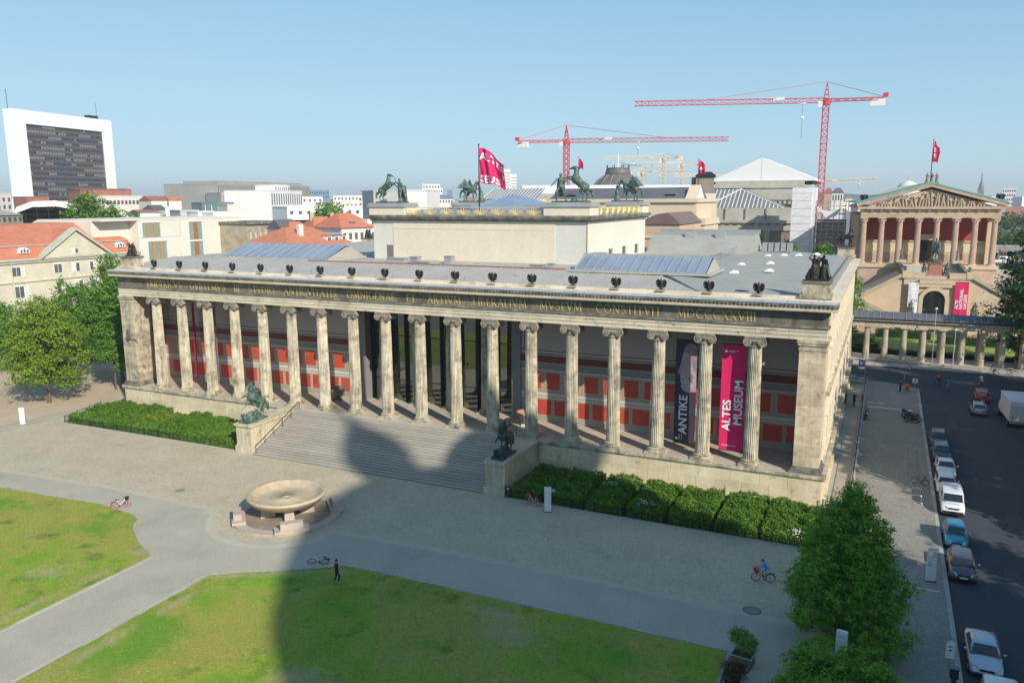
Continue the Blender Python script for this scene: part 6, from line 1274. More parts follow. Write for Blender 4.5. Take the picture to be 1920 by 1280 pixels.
# ================= CITY BEHIND =================
# front-face centre x, y, heading of the front face, width and height of the far buildings, in metres
BG = {
 'ribbed': (-128.5, 63.8, 111.3, 14.8, 24.6),
 'paleL': (-270.8, 154.9, 108.7, 12.8, 32.0),
 'cream1': (-259.7, 208.4, 89.2, 24.1, 30.6),
 'creamroof': (-265.8, 204.7, 75.4, 24.8, 34.0),
 'cream2': (-240.5, 159.6, 86.2, 9.5, 28.0),
 'cream2r': (-248.5, 156.8, 86.2, 9.8, 30.0),
 'brown1': (-305.5, 266.6, 49.0, 8.0, 29.2),
 'brown2': (-236.9, 212.1, 76.6, 10.6, 28.5),
 'red1': (-231.0, 215.0, 47.6, 5.8, 28.5),
 'grey1': (-320.0, 310.1, 46.6, 12.8, 30.9),
 'grey2': (-355.3, 359.8, 45.5, 19.3, 32.3),
 'glassw': (-148.4, 160.3, 68.3, 12.6, 27.3),
 'cream3': (-139.5, 160.6, 69.1, 7.0, 26.5),
 'gable': (-135.6, 126.7, 47.8, 4.5, 25.6),
 'darkg': (-147.7, 132.7, 77.2, 4.2, 25.2),
 'lowA': (-112.3, 97.1, 69.2, 5.8, 24.8),
 'lowB': (-112.3, 112.1, 67.5, 5.7, 25.0),
 'lowC': (-101.8, 108.6, 71.0, 4.7, 24.7),
 'lowD': (-93.6, 111.1, 73.5, 12.3, 24.5),
 'lib': (-286.0, 342.2, 96.0, 98.8, 38.2),
 'libtop': (-290.3, 345.3, 96.5, 86.0, 40.0),
 'libfront': (-263.3, 299.3, 69.8, 33.4, 32.7),
 'grid': (-183.0, 240.6, 104.1, 33.5, 32.7),
 'gridtop': (-197.7, 254.3, 95.3, 12.3, 35.7),
 'blue': (-385.3, 520.8, 38.4, 17.5, 37.3),
 'modern': (-101.0, 170.1, 66.5, 37.2, 25.7),
 'paleA': (-239.7, 330.0, 38.9, 12.6, 30.2),
 'paleB': (-247.3, 374.7, 36.6, 16.6, 31.0),
 'paleC': (-191.1, 304.3, 36.2, 11.6, 27.5),
 'paleD': (-155.2, 268.5, 35.2, 8.6, 30.2),
 'greybox': (-59.6, 144.9, 56.2, 10.5, 30.8),
 'whitebox': (-52.0, 148.7, 16.6, 7.6, 31.0),
 'whitebox2': (-67.9, 182.3, 31.0, 4.7, 31.2),
 'far1': (-270.7, 527.0, 30.7, 15.0, 41.3),
 'far2': (-165.3, 357.1, 30.3, 6.2, 34.9),
 'far3': (-355.5, 709.1, 29.4, 5.9, 38.6),
 'far4': (-58.2, 177.5, 45.4, 7.5, 28.6),
 'tw1': (-299.6, 738.1, 25.4, 8.8, 61.0),
 'tw2': (-295.1, 745.8, 25.0, 8.3, 55.9),
 'r1': (-24.2, 64.9, 83.3, 18.5, 18.7),
 'r2': (-44.7, 83.9, 57.3, 6.6, 19.6),
 'r3': (-50.4, 102.3, 62.3, 9.6, 19.5),
 'r4': (-32.0, 89.8, 71.7, 10.2, 21.5),
 'r5': (-51.2, 87.5, 65.9, 4.7, 20.9),
 'rw': (188.1, 819.5, -6.5, 11.2, 36.7),
 'brg': (59.5, 344.4, 3.7, 4.1, 30.5),
 'brg2': (65.9, 304.7, 3.1, 4.7, 30.3),
 'tent2': (12.8, 152.2, 29.6, 50.4, 31.9),
 'ihz': (-419.1, 299.7, 99.6, 83.4, 85.5),
}
UB = MB().box(-.5,.5,-.5,.5,0,1)
WINM = {}
def unit(mat):
    if mat.name not in WINM: WINM[mat.name] = MB().box(-.5,.5,-.5,.5,0,1).mesh('unit_'+mat.name, mat)
    return WINM[mat.name]
def pb(name, mat, par, x0, x1, y0, y1, z0, z1):
    o = P(name, unit(mat), None, par); o.matrix_parent_inverse = Matrix.Identity(4) if not par.get('wc') else Matrix.Translation(-Vector(par.location))
    o.location = ((x0+x1)/2,(y0+y1)/2,z0); o.scale = (x1-x0,y1-y0,z1-z0); return o
DW = mk('far_window', [(.06,.07,.08),(.14,.15,.16)], .8, .25); PALE = mk('pale_city_wall', [(.62,.59,.53),(.70,.67,.6)], .08, .85); WHT = mk('white_city_wall', [(.72,.71,.68),(.78,.77,.75)], .1, .8); GRY = mk('grey_city_wall', [(.30,.30,.29),(.4,.39,.37)], .1, .85)
TILE = mk('red_roof_tiles', [(.44,.15,.085),(.54,.21,.12)], .6, .8, fine=.18, fscale=5, stretch=(1,1,2.5), spots=((.36,.13,.085),.34,.25)); TILD = mk('brown_roof_tiles', [(.26,.10,.07),(.33,.15,.11)], .3, .85, fine=.1); SLAT = mk('slate_roof', [(.10,.10,.115),(.15,.15,.165)], .3, .6, fine=.1); GRFL = mk('grey_flat_roof', [(.4,.4,.39),(.5,.5,.48)], .1, .9)
def far(key, name, label, depth=12, wall=None, roof='flat', rmat=None, rh=4, wins=None, wmat=None, base=0, group=None, over=.3):
    x, y, a, w, z = BG[key]; t = thing(name, label, 'building', (x,y,0), R(a), group)
    P('wall', MB().box(-w/2,w/2,0,depth,base,z), wall or PALE, t); rmat = rmat or GRFL
    if roof == 'flat': P('parapet', MB().box(-w/2-.15,w/2+.15,-.15,depth+.15,z,z+.35), wall or PALE, t)
    elif roof == 'gable': P('roof', MB().extr([(-over,z-.1),(depth/2,z+rh),(depth+over,z-.1)], 'x', -w/2-over, w/2+over), rmat, t)
    elif roof == 'gablefront': P('roof', MB().extr([(-w/2-over,z-.1),(0,z+rh),(w/2+over,z-.1)], 'y', .1, depth+over), rmat, t); P('gable_wall', MB().extr([(-w/2,z-.1),(0,z+rh-.2),(w/2,z-.1)], 'y', -.02, .09), wall or PALE, t)
    elif roof == 'hip': P('roof', MB().frus((-w/2-over,w/2+over,-over,depth+over,z-.05),(-w/2+min(w*.3,depth*.45),w/2-min(w*.3,depth*.45),depth*.48,depth*.52,z+rh)), rmat, t)
    if wins:
        c, r, zt, dz, ww, wh = wins
        for j in range(r):
            for i in range(c):
                xx = -w/2+w*(i+.5)/c; pb('window', wmat or DW, t, xx-ww/2, xx+ww/2, -.06, .02, zt-j*dz-wh, zt-j*dz)
    return t
# --- tall office slab with white frame ---
x, y, a, w, z = BG['ihz']; t = thing('office_tower', 'tall office slab with dark glass front in a broad white frame, far left', 'tower', (x,y,0), R(a))
WF2 = mk('white_frame_cladding', [(.80,.80,.80)], rough=.5)
D_ = 7; m1 = w*.115
P('left_frame', MB().box(-w/2,-w/2+m1,0,D_,0,z), WF2, t); P('right_frame', MB().box(w/2-m1*.95,w/2,0,D_,0,z), WF2, t); P('top_frame', MB().box(-w/2+m1,w/2-m1*.95,0.02,D_,z-8.5,z-.01), WF2, t)
TG = mk('brown_tower_glass', [(.035,.03,.03),(.055,.045,.042)], .2, .25); TG2 = mk('tower_spandrel', [(.075,.07,.075),(.10,.095,.10)], .2, .5); TB_ = mk('tower_blind', [(.19,.18,.17)], rough=.6); TBL = flat('tower_blue_glass', (.02,.035,.08), .15)
x0, x1 = -w/2+m1, w/2-m1*.95; zt = z-8.5; P('glass_core', MB().box(x0,x1,1.2,D_-.5,0,zt), TG, t)
rn = random.Random(11)
nf = 24; fh = 3.3; nc = 30; cw_ = (x1-x0)/nc
for j in range(nf):
    zz = zt-(j+1)*fh; pb('storey_band', TG2, t, x0, x1, .95, 1.2, zz, zz+1.35)
    i = 0
    while i < nc:
        L = rn.choice((1,1,2,3,5)); k = rn.random()
        if k < .46: pb('blind', TB_ if k < .36 else TBL, t, x0+i*cw_+.15, x0+min(nc,i+L)*cw_-.15, 1.0, 1.19, zz+1.5, zz+3.1)
        i += L
m = MB()
for i in range(nc+1): m.box(x0+i*cw_-.12,x0+i*cw_+.12,.8,.949,zt-nf*fh,zt)
P('mullions', m, TG2, t, kind='stuff')
P('roof_antenna', MB().tube((-w/2+2,5,z),(-w/2+2,5,z+12),.15,n=4), STEEL, t); P('roof_antenna', MB().tube((w/2-8,5,z),(w/2-8,5,z+11),.12,n=4), STEEL, t); P('roof_plant', MB().box(w*.28,w*.38,2,6,z,z+2.2), STEEL, t)
# --- named mid-distance buildings ---
far('ribbed','hall_building','low grey stone hall with ribbed metal roof at the left edge',16,mk('old_grey_stone',[(.30,.27,.2),(.4,.36,.28)],.3),'hip',mk('ribbed_metal',[(.36,.33,.28)]),2.5,(7,1,24,3,1.0,1.2))
far('paleL','apartment_building','pale apartment building at the far left edge below the office tower',14,PALE,'flat',None,4,(4,3,30,3.2,1.4,1.7))
far('cream1','office_building','long cream building with a window strip, right of the office tower',16,PALE,'flat',None,4,(11,1,28.6,3,1.4,1.9))
far('creamroof','attic_storey','dark red sloping roof block on top of the long cream building',14,TILD,'gable',TILD,.5)
far('cream2','office_building','cream building with a window strip in front of the office tower foot',14,PALE,'flat',None,4,(6,1,26.5,3,1.0,1.5)); far('cream2r','attic_storey','brown-red tiled roof block in front of the office tower foot',10,TILD,'flat')
far('brown1','apartment_building','small dark brown block beyond the cream building',10,mk('brown_city',[(.2,.16,.13)])); far('brown2','apartment_building','low building with brown tiled roof on the left skyline',12,PALE,'gable',TILD,2.2); far('red1','apartment_building','low building with light red roof on the left skyline',10,PALE,'gable',TILE,1.8)
far('grey1','office_building','grey office block low on the left skyline',14,GRY,wins=(5,2,30,3.2,1.8,1.8)); far('grey2','office_building','dark glassy block left of the large grey library',20,mk('dark_city_glass',[(.13,.16,.19)],rough=.3))
far('glassw','rooftop_pavilion','glazed rooftop pavilion with white posts above the white gallery house',10,mk('pavilion_glass',[(.12,.19,.2)],rough=.2),'flat',None,4,(5,1,26.6,3,.2,2.4),WHITE)
far('cream3','apartment_building','small cream box building with slit windows, left of the grey library',12,PALE,'flat',None,4,(6,1,24.4,3,.18,1.3)); far('gable','white_gable_house','small white gable house amid the left roofs',9,WHT,'gablefront',GRFL,1.6,(1,1,25.2,2,.8,.6)); far('darkg','slate_roof_house','dark slate roof beside the small white gable house',9,GRY,'gable',SLAT,1.6)
far('lowA','annex_building','low white annex with red-brown roof strip',9,WHT,'gable',TILD,.8); far('lowB','annex_building','low pale grey annex with ventilation boxes',9,GRFL); far('lowC','annex_building','white low block with an orange chimney',8,WHT); far('lowD','annex_building','long white flat roof behind the white gallery house',12,WHT)
t = far('lib','library_building','large grey library building with narrow vertical slats',40,mk('library_stone',[(.29,.285,.275),(.35,.345,.33)],.1),base=0)
x, y, a, w, z = BG['lib']; 
for i in range(60): pb('slat', mk('library_slat',[(.15,.15,.155)]), t, -w/2+w*(i+.3)/60, -w/2+w*(i+.7)/60, -.12, 0, z-9, z-.6)
t = far('libtop','library_upper_floor','upper set-back storey of the large grey library',30,mk('library_stone',[(.40,.39,.37)])); t = far('libfront','library_wing','lower lighter wing of the grey library with slit windows',20,mk('library_light',[(.40,.395,.38),(.46,.45,.43)],.1)); w = BG['libfront'][3]; z = BG['libfront'][4]
for i in range(34): pb('slat', mk('library_slat',[(.15,.15,.155)]), t, -w/2+w*(i+.35)/34, -w/2+w*(i+.65)/34, -.12, 0, z-13 if i < 19 else z-17, z-.6 if i < 19 else z-8)
t = far('grid','gridded_building','white building with tall narrow window slits in three rows',24,WHT); w = BG['grid'][3]; z = BG['grid'][4]
for j in range(3):
    for i in range(14): pb('window', DW, t, -w/2+w*(i+.3)/14, -w/2+w*(i+.68)/14, -.1, .02, z-1.2-(j+1)*6.2+.9, z-1.2-j*6.2)
t = far('gridtop','rooftop_storey','small white top storey on the slit-window building',12,WHT); w = BG['gridtop'][3]; z = BG['gridtop'][4]
for i in range(7): pb('window', DW, t, -w/2+w*(i+.3)/7, -w/2+w*(i+.68)/7, -.1, .02, z-2.6, z-.5)
far('blue','glass_building','blue glass office block far off behind the round tree',20,mk('blue_glass_city',[(.14,.22,.3),(.2,.3,.38)],.3,.25),wins=(9,2,36,3.5,1.2,2.2),wmat=mk('blue_glass_pane',[(.07,.13,.2)],rough=.2))
t = far('modern','modernist_building','long white flat-roofed building with a cantilevered balcony slab, behind the round tree',12,WHT,'flat',None,4,(11,1,24.4,3,1.3,1.2)); P('balcony_slab', MB().box(-18.3,18.3,-1.5,0,21.2,21.9), WHT, t); P('recess', MB().box(-18,18,-.08,-.01,18.5,21.1), DW, t)
far('paleA','apartment_building','pale block on the skyline left of the round tree',12,WHT,wins=(4,1,29,3,1.2,1.4)); far('paleB','apartment_building','white block on the skyline right of the round tree',14,WHT,wins=(7,1,30,3,1.2,1.4)); far('paleC','apartment_building','cream block below the skyline right of the round tree',10,PALE,wins=(5,1,26,3,1.0,1.2)); far('paleD','apartment_building','white gridded block just left of the bronze horse group',12,WHT,wins=(5,2,29.4,2.6,1.1,1.5))
far('greybox','museum_annex','grey metal-clad block behind the left bronze horse group',10,mk('grey_cladding',[(.34,.36,.36),(.4,.42,.42)],.5,.5)); far('whitebox','museum_annex','white metal-clad block right of the left horse group',18,WHT); far('whitebox2','museum_annex','pale grey block right of the white metal-clad block',12,GRY)
far('far1','hotel_building','pale distant block with rooftop storey on the skyline',18,WHT,wins=(6,2,40,3.2,1.4,1.4)); far('far2','hotel_building','white gridded block with dark openings on the skyline',12,WHT,wins=(5,4,34,2.4,.8,1.4)); far('far3','glass_building','slim blue-grey glass tower on the skyline',8,mk('blue_glass_city',[(.14,.22,.3)])); far('far4','apartment_building','building with blue-grey roof and white dormers beside the winged horse',10,WHT,'gable',mk('blue_grey_roof',[(.2,.2,.26)]),1.2,(7,1,28,3,.6,.9))
far('tw1','high_rise','tall white high-rise right of the large flag, higher part',14,WHT,wins=(6,12,58,3.4,.8,1.5)); far('tw2','high_rise','tall white high-rise right of the large flag, lower part',14,WHT,wins=(6,10,53,3.4,.8,1.5)); far('rw','high_rise','white apartment high-rise on the skyline at the right edge',14,WHT,wins=(6,5,35,4,1.2,1.8))
far('brg','domed_building','brown-roofed block beside the crane foot on the skyline',6,mk('tan_wall',[(.45,.33,.25)]),'hip',TILD,2.5); t = far('brg2','domed_building','small white block with dark dome cap beside the crane foot',6,WHT,'hip',SLAT,2.2)
for i in range(4): pb('window', DW, t, -2+i*1.1, -1.4+i*1.1, -.08, .02, 27.2, 29.5)
# red tiled houses between museum and skyline
HG = 'red-roofed houses behind the museum roof'
t = far('r1','red_roof_house','large hipped red-roofed house nearest behind the left museum roof, with three dormers',14,PALE,'hip',TILE,3.6,None,None,0,HG,.6)
w, z = BG['r1'][3:5]
for k in range(3):
    d = pb('dormer', WHT, t, 3.0+k*2.3, 4.4+k*2.3, .9, 3.2, z+.5, z+1.6); 
    pb('dormer_window', DW, t, 3.15+k*2.3, 4.0+k*2.3, .82, .9, z+.6, z+1.4); pb('dormer_roof', SLAT, t, 2.9+k*2.3, 4.5+k*2.3, .8, 3.4, z+1.6, z+1.7)
pb('chimney', PALE, t, -2.9, -1.7, 3.2, 4.0, z+1.5, z+4.3)
far('r2','red_roof_house','orange-red roof at the left of the group, next to the soot-grey stone wall',12,PALE,'hip',TILE,3.2,(4,1,18.8,3,.7,1.1),None,0,HG,.4)
t = far('r3','red_roof_house','orange-red roof with pale dormers in the middle of the group',13,PALE,'hip',TILE,4.2,(5,1,18.8,3,.7,1.1),None,0,HG,.4); w, z = BG['r3'][3:5]
for k in range(3): pb('dormer', WHT, t, -3.6+k*2.4, -2.4+k*2.4, .4, 3.0, z+.5, z+1.7); pb('dormer_window', DW, t, -3.5+k*2.4, -2.6+k*2.4, .34, .4, z+.7, z+1.5)
for k in range(2): pb('chimney', mk('ochre_chimney',[(.5,.33,.2)]), t, -3+k*6, -2+k*6, 6, 7, z+2.5, z+5.2)
t = far('r4','red_roof_house','cream house with red tiled roof and roof window directly left of the attic block',12,PALE,'hip',TILE,3.4,(6,3,20.2,3.2,.8,1.6),None,0,HG,.5); w, z = BG['r4'][3:5]
pb('roof_window', DW, t, -1.8, -.2, 1.2, 2.4, z+.9, z+1.3); pb('dormer', WHT, t, 3.2, 4.4, .6, 3, z+.7, z+1.9)
far('r5','slate_roof_house','dark grey slate-roofed house behind the left red roof',9,PALE,'gable',SLAT,2.4,(3,1,20,3,.9,1.6),None,0,None,.3)
# white event tent strips behind the museums
t = thing('roof_tent', 'long white protective roof behind the dark slate roof', 'roof tent', (BG['tent2'][0],BG['tent2'][1],0), R(BG['tent2'][2])); P('sheeting', MB().extr([(0,29.8),(.4,31.4),(4,32.2),(8,29.8)], 'x', -26, 26), WHITE, t); P('scaffold_deck', MB().box(-26,26,0,8,0,29.8), GRY, t)
# scaffold arch on the left
t = thing('scaffold_tent', 'white-sheeted scaffold arch over a yellow-roofed construction pit at the left', 'scaffolding', (-139,84,0), R(53))
pts = [(-9.5,14),(-9.3,24),(-8,26.6),(-4,28.2),(2,28.4),(8,27),(12,25)]
m = MB(); m.extr(pts+[(x,z-1.6) for x,z in pts[::-1]], 'y', 0, 12); P('sheeting', m, WHITE, t); P('left_sheet', MB().box(-10.5,-8,-.5,12,0,24), WHITE, t)
for k in range(6): P('scaffold_tube', MB().tube((-6+k*3,.5,14),(-6+k*3,.5,27.3),.1,n=4).tube((-8,.5,18+k*1.6),(11,.5,18+k*1.6),.08,n=4), STEEL, t, kind='stuff')
P('dark_interior', MB().box(-8,12,10,11,0,26.5), STEEL, t); P('yellow_roof', MB().extr([(-7,20.5),(-3,23),(4,22.6),(6,20.5)], 'y', 3, 9), mk('yellow_sheet',[(.65,.5,.2)]), t); P('grey_roof', MB().extr([(-1,20),(6,22),(13,20)], 'y', -3, 2.9), GRY, t); P('pale_wall', MB().box(-1,13,-2.5,2.8,0,20), PALE, t)
# --- cream stone building with orange mansard roof (left) ---
CS = mk('cream_ashlar', [(.50,.46,.35),(.58,.54,.42),(.63,.59,.47)], .35, .85, fine=.08, fscale=3, spots=((.42,.38,.28),.33,.4)); COPG = mk('pale_copper_green', [(.43,.44,.35),(.50,.51,.41)], .5, .7)
t = thing('mansard_building', 'cream stone building with orange tiled mansard roof and a pedimented gable', 'building', (-85,40,0), 0, wc=True)
P('wall', MB().box(-112,-85,-14,68.8,0,15.3), CS, t); P('cornice', MB().box(-112,-84.3,-14.2,69.3,15.3,15.75).box(-112,-84.6,-14.2,69.1,14.8,15.29), COPG, t)
P('lower_mansard', MB().frus((-111.5,-84.9,-13.8,68.6,15.76),(-110,-86.6,-12.5,67.5,18.4)), TILE, t); P('mansard_ledge', MB().box(-110.3,-86.3,-12.8,67.8,18.4,18.6), COPG, t)
P('upper_roof', MB().frus((-110.2,-86.5,-12.6,67.7,18.61),(-103,-94,44,62,23.0)), TILE, t); P('upper_roof', MB().frus((-110.2,-87.5,-12.6,44,18.62),(-103,-93.5,-6,40,22.3)), TILE, t, label='slightly lower ridge of the orange roof')
P('pediment', MB().extr([(43.3,15.6),(51.6,21.2),(59.6,15.6)], 'x', -86, -84.2), CS, t); m = MB()
for (a, b) in (((42.6,15.6),(51.6,21.6)),((60.3,15.6),(51.6,21.6))):
    P('raking_cornice', MB().add([(-86,a[0],a[1]),(-83.8,a[0],a[1]),(-83.8,b[0],b[1]),(-86,b[0],b[1]),(-86,a[0],a[1]+.55),(-83.8,a[0],a[1]+.55),(-83.8,b[0],b[1]+.55),(-86,b[0],b[1]+.55)], [(0,1,2,3),(4,5,6,7),(0,1,5,4),(1,2,6,5),(2,3,7,6),(3,0,4,7)]), COPG, t)
P('gable_roof', MB().add([(-86,43,15.7),(-86,51.6,21.9),(-95,51.6,21.9),(-86,60,15.7),(-90,47,18.6),(-90,56,18.6)], [(0,1,2),(3,2,1)]), TILE, t)
def fwin(x, y, z, w, h, par, frame=WHITE, n=2):
    f = P('window', MB().box(x-.02,x+.06,y-w/2,y+w/2,z,z+h), frame, par)
    for k in range(n): P('pane', MB().box(x+.061,x+.075,y-w/2+.1+k*(w-.1)/n,y-w/2+(k+1)*(w-.1)/n,z+.12,z+h-.12), DW if (k+int(y))%3 else PALE, f)
fwin(-84.2,51,16.2,1.6,1.3,t); P('arch_relief', MB().extr([(51+1.6*math.cos(R(a)),17.9+1.4*math.sin(R(a))) for a in range(0,181,20)], 'x', -84.22, -84.1), CS, t)
for y in (37.6,46.9,51.4,56.0,29,20,11): fwin(-85,y,11.9,3.0 if y < 40 else 2.0,2.2,t,n=3 if y < 40 else 2)
for y in (37.9,47.2,51.8,56.2,29,20,62,11): fwin(-85,y,7.2,3.2 if y < 40 else 2.2,2.7,t,n=3 if y < 40 else 2)
for y in (37.9,47.2,51.8,56.2,29,62): fwin(-85,y,2.2,2.4,2.8,t)
fwin(-85,65,12,1.2,1.6,t)
P('string_course', MB().box(-85,-84.7,-14,68.8,10.6,10.9), CS, t); P('downpipe', MB().tube((-84.8,36.0,0),(-84.8,36.0,15.4),.13), COPG, t)
for y in (39.6,64.3,28): 
    d = P('dormer', MB().extr([(y-1.3,16.9)]+[(y+1.3*math.cos(R(a)),16.9+1.3*math.sin(R(a))) for a in range(180,-1,-20)], 'x', -86.6, -85.2), WHITE, t)
    for k in (-1,0,1): P('pane', MB().box(-85.21,-85.15,y+k*.7-.22,y+k*.7+.22,17.05,17.9-.25*abs(k)), DW, d)
# --- modern white gallery house ---
HB = mk('white_brick_slurry', [(.66,.63,.55),(.72,.69,.61)], .15, .85, fine=.04, streak=.05); WOODR = mk('red_brown_wood', [(.32,.09,.04),(.42,.14,.06)], 1, .6); WOODO = mk('orange_wood', [(.45,.22,.09)]); GGL = mk('green_glass', [(.16,.30,.28),(.22,.36,.33)], .3, .15)
t = thing('gallery_house', 'modern white house with tall green-glass and wood windows behind the museum left wing', 'building', (-85,90,0), 0, wc=True)
P('wall', MB().box(-108,-85,69.5,104.6,0,23.3), HB, t); P('roof_edge', MB().box(-108.1,-84.9,58.8,104.7,23.3,23.65), HB, t); P('rear_wing', MB().box(-108,-88,58.6,69.4,0,23.3), HB, t); P('joint_line', MB().box(-85,-84.97,69.6,82.8,18.85,18.95).box(-85,-84.97,82.8,82.95,18.9,22.5), GRY, t)
P('side_return', MB().box(-108,-88.2,104.7,109,0,23.3), HB, t)
def gwin(y0, y1, z0, z1, wood, n=5, x=-85, dp=.3):
    f = P('window', MB().box(x,x+.02,y0,y1,z0,z1), WOODR, t)
    for k in range(n):
        a = y0+(y1-y0)*k/n; b = y0+(y1-y0)*(k+1)/n; P('pane' if k % 2 == 0 else 'wood_shutter', MB().box(x+.021,x+.05+.05*(k%2),a+.05,b-.05,z0+.05,z1-.05), GGL if k % 2 == 0 else wood, f)
    P('lintel', MB().box(x,x+.25,y0-.2,y1+.2,z1,z1+.5), HB, t)
gwin(70.9,76.3,19.0,22.6,WOODO); gwin(72.3,78.0,12.6,17.8,WOODO); gwin(86.0,90.4,12.0,17.2,WOODR,3); gwin(86.0,90.4,17.5,22.5,WOODR,3)
P('loggia_shadow_recess', MB().box(-85,-84.9,83.6,85.9,17.9,22.5), HB, t)
gwin(102.8,104.5,13.8,20.0,WOODR,2); gwin(105,106.3,13.8,20.0,WOODR,2,-88.2)
# --- soot-brown stone block right of it ---
t = thing('old_stone_block', 'soot-brown stone building with small windows right of the white gallery house', 'building', (-75,104,0), 0, wc=True); OS = mk('sooty_brown_stone', [(.24,.20,.14),(.36,.31,.23),(.44,.38,.29)], .4, .9, fine=.15, fscale=5)
P('wall', MB().box(-95,-75,97,112,0,21.6), OS, t); P('cornice', MB().box(-95,-74.3,96.6,112.5,21.6,22.3), DARKST, t)
for k in range(7): P('window', MB().box(-75,-74.95,98.2+k*1.95,98.7+k*1.95,17.6,19.4), CS, t); P('window', MB().box(-75,-74.95,98.0+k*1.95,98.9+k*1.95,13.6,15.6), CS, t); P('window_gap', MB().box(-74.95,-74.92,98.2+k*1.95,98.7+k*1.95,13.6,15.2), DW, t)
# --- Neues Museum: slate roof, cream walls ---
NC = mk('peach_stone', [(.60,.49,.36),(.68,.57,.43)], .2, .85, fine=.05); NC2 = mk('peach_brick', [(.52,.37,.26),(.60,.45,.32)], .2, .85, fine=.1)
t = thing('neues_museum', 'peach-coloured museum with long dark slate roof behind the attic block', 'museum', (24,122,0), 0, wc=True)
P('wall', MB().box(2.6,44.6,120.4,146,0,27.2), NC, t); P('cornice', MB().box(2.2,45,119.8,146.4,27.2,28.1), NC, t); P('roof', MB().extr([(119.9,28.1),(128,30.9),(140,30.9),(146.3,28.1)], 'x', 6.5, 41.8), SLAT, t)
P('roof_hatch', MB().box(36.5,39,121.5,122.6,28.9,29.2).box(10,13,121.5,122.6,28.9,29.2), STEEL, t, kind='stuff')
P('east_gable', MB().extr([(119.9,28.0),(125,31.4),(130,28.0)], 'x', 41.9, 44.5), NC, t); P('gable_relief', MB().extr([(121.4,28.2),(125,30.6),(128.6,28.2)], 'x', 44.5, 44.7), WHITE, t)
P('striped_roof', MB().add([(-9,112,28.2),(6,112,28.2),(6,119,30.9),(-9,119,30.9)], [(0,1,2,3)]), SLAT, t); P('striped_roof_wall', MB().box(-9,6,112.3,119,0,28.1), NC, t)
for k in range(16): P('roof_stripe', MB().add([(-9+k*.95,111.9,28.25),(-8.6+k*.95,111.9,28.25),(-8.6+k*.95,119,31.0),(-9+k*.95,119,31.0)], [(0,1,2,3)]), WHITE, t)
P('south_wing', MB().box(36.5,46,98,119.7,0,22.6), NC2, t); P('south_wing_roof', MB().extr([(36,22.6),(41,24.8),(43.5,25.1),(46.4,22.6)], 'y', 97.6, 119.7), mk('brown_standing_roof',[(.15,.10,.09),(.2,.14,.12)],.5,.6), t)
P('quarter_dome', MB().lathe([(4,0),(3.6,1.6),(2.4,2.9),(.3,3.4)], 20, (35.8,101,21.5)), mk('teal_glass_roof',[(.14,.24,.24)],rough=.3), t)
for k in range(5): P('dome_rib', MB().path([(35.8+r*math.cos(R(-70+k*35)),101+r*math.sin(R(-70+k*35)),21.55+zz) for r, zz in ((4,0),(3.6,1.6),(2.4,2.9),(.3,3.4))],.12,4), WHITE, t)
P('east_wing', MB().box(44.61,46.6,120.6,138,0,21.8), NC, t); P('east_wing_cornice', MB().box(44.61,47,120.3,138.3,21.8,22.4), NC, t); P('east_balustrade', MB().box(44.62,46.8,120.6,138,22.41,23.3), NC, t)
for k in range(4): P('window', MB().box(46.6,46.65,122+k*4,123.4+k*4,16.5,19.5), DW, t)
for k in range(4): P('window', MB().box(40+k*1.6,40.9+k*1.6,97.9,97.99,15.5,19.2), DW, t)
P('cornice_line', MB().box(36.2,46.3,97.7,119,19.6,20.0), NC, t)
flag((13.8,122,30.9), 7.6, 1.1, 2.6, 'small magenta flag hanging from a pole on the slate roof, left of the near crane', None, .9, rz=20, ph=1)
flag((43.6,126,31.0), 6.5, 1.6, 3.2, 'small magenta flag with white marks on a pole, left of the white tent roof', [('SM',.05,.3,.9)], .6, rz=20, ph=2)
# --- Pergamon museum: tent roof, stone walls, glass hip roof ---
PS = mk('grey_museum_stone', [(.36,.34,.29),(.44,.42,.36),(.50,.48,.42)], .3, .9, fine=.08); PSD = mk('brown_infill_wall', [(.20,.175,.14),(.27,.24,.19)], .3, .9, fine=.06)
t = thing('pergamon_museum', 'grey stone museum with columns-like pilasters and slatted hip roof before the white tent', 'museum', (46,190,0), 0, wc=True)
P('wall', MB().box(32.5,62.5,201,240,0,31.5), PS, t); P('attic_storey', MB().box(33.5,61.5,200,201,26,33.8), PS, t); P('cornice', MB().box(32,63,199.6,201,31.4,32.0), PS, t); P('dentil_band', MB().box(43,60,199.3,200,27.2,27.7), DARKST, t)
for k in range(11): P('dentil', MB().box(44+k*1.45,44.7+k*1.45,199.1,199.6,26.3,27.15), PS, t)
P('front_hall', MB().box(31.2,59.5,183,200,0,20), PSD, t); P('hall_entablature', MB().box(30.8,60,182.6,200,18.3,20.6), PS, t); P('hall_cornice', MB().box(30.2,60.6,182,200.3,20.6,21.5), PS, t); P('hall_attic', MB().box(31.5,59.6,183.6,200,21.5,25.1), PS, t)
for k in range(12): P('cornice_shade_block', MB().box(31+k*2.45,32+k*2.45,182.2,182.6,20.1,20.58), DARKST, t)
for k in range(4): P('pilaster', MB().box(33.6+k*6.2,35.4+k*6.2,182.4,183,0,18.3), mk('pilaster_stone',[(.40,.34,.23),(.33,.28,.2)],.6), t); P('attic_bracket', MB().box(33.6+k*6.2,33.9+k*6.2,183.3,183.6,21.5,25), DARKST, t)
SLG = mk('grey_slat_roof', [(.15,.16,.16),(.2,.21,.21)], .4, .5)
P('slatted_roof', MB().frus((27.5,57.5,184,200,25.1),(28,43,193,198.5,31.0)), SLG, t)
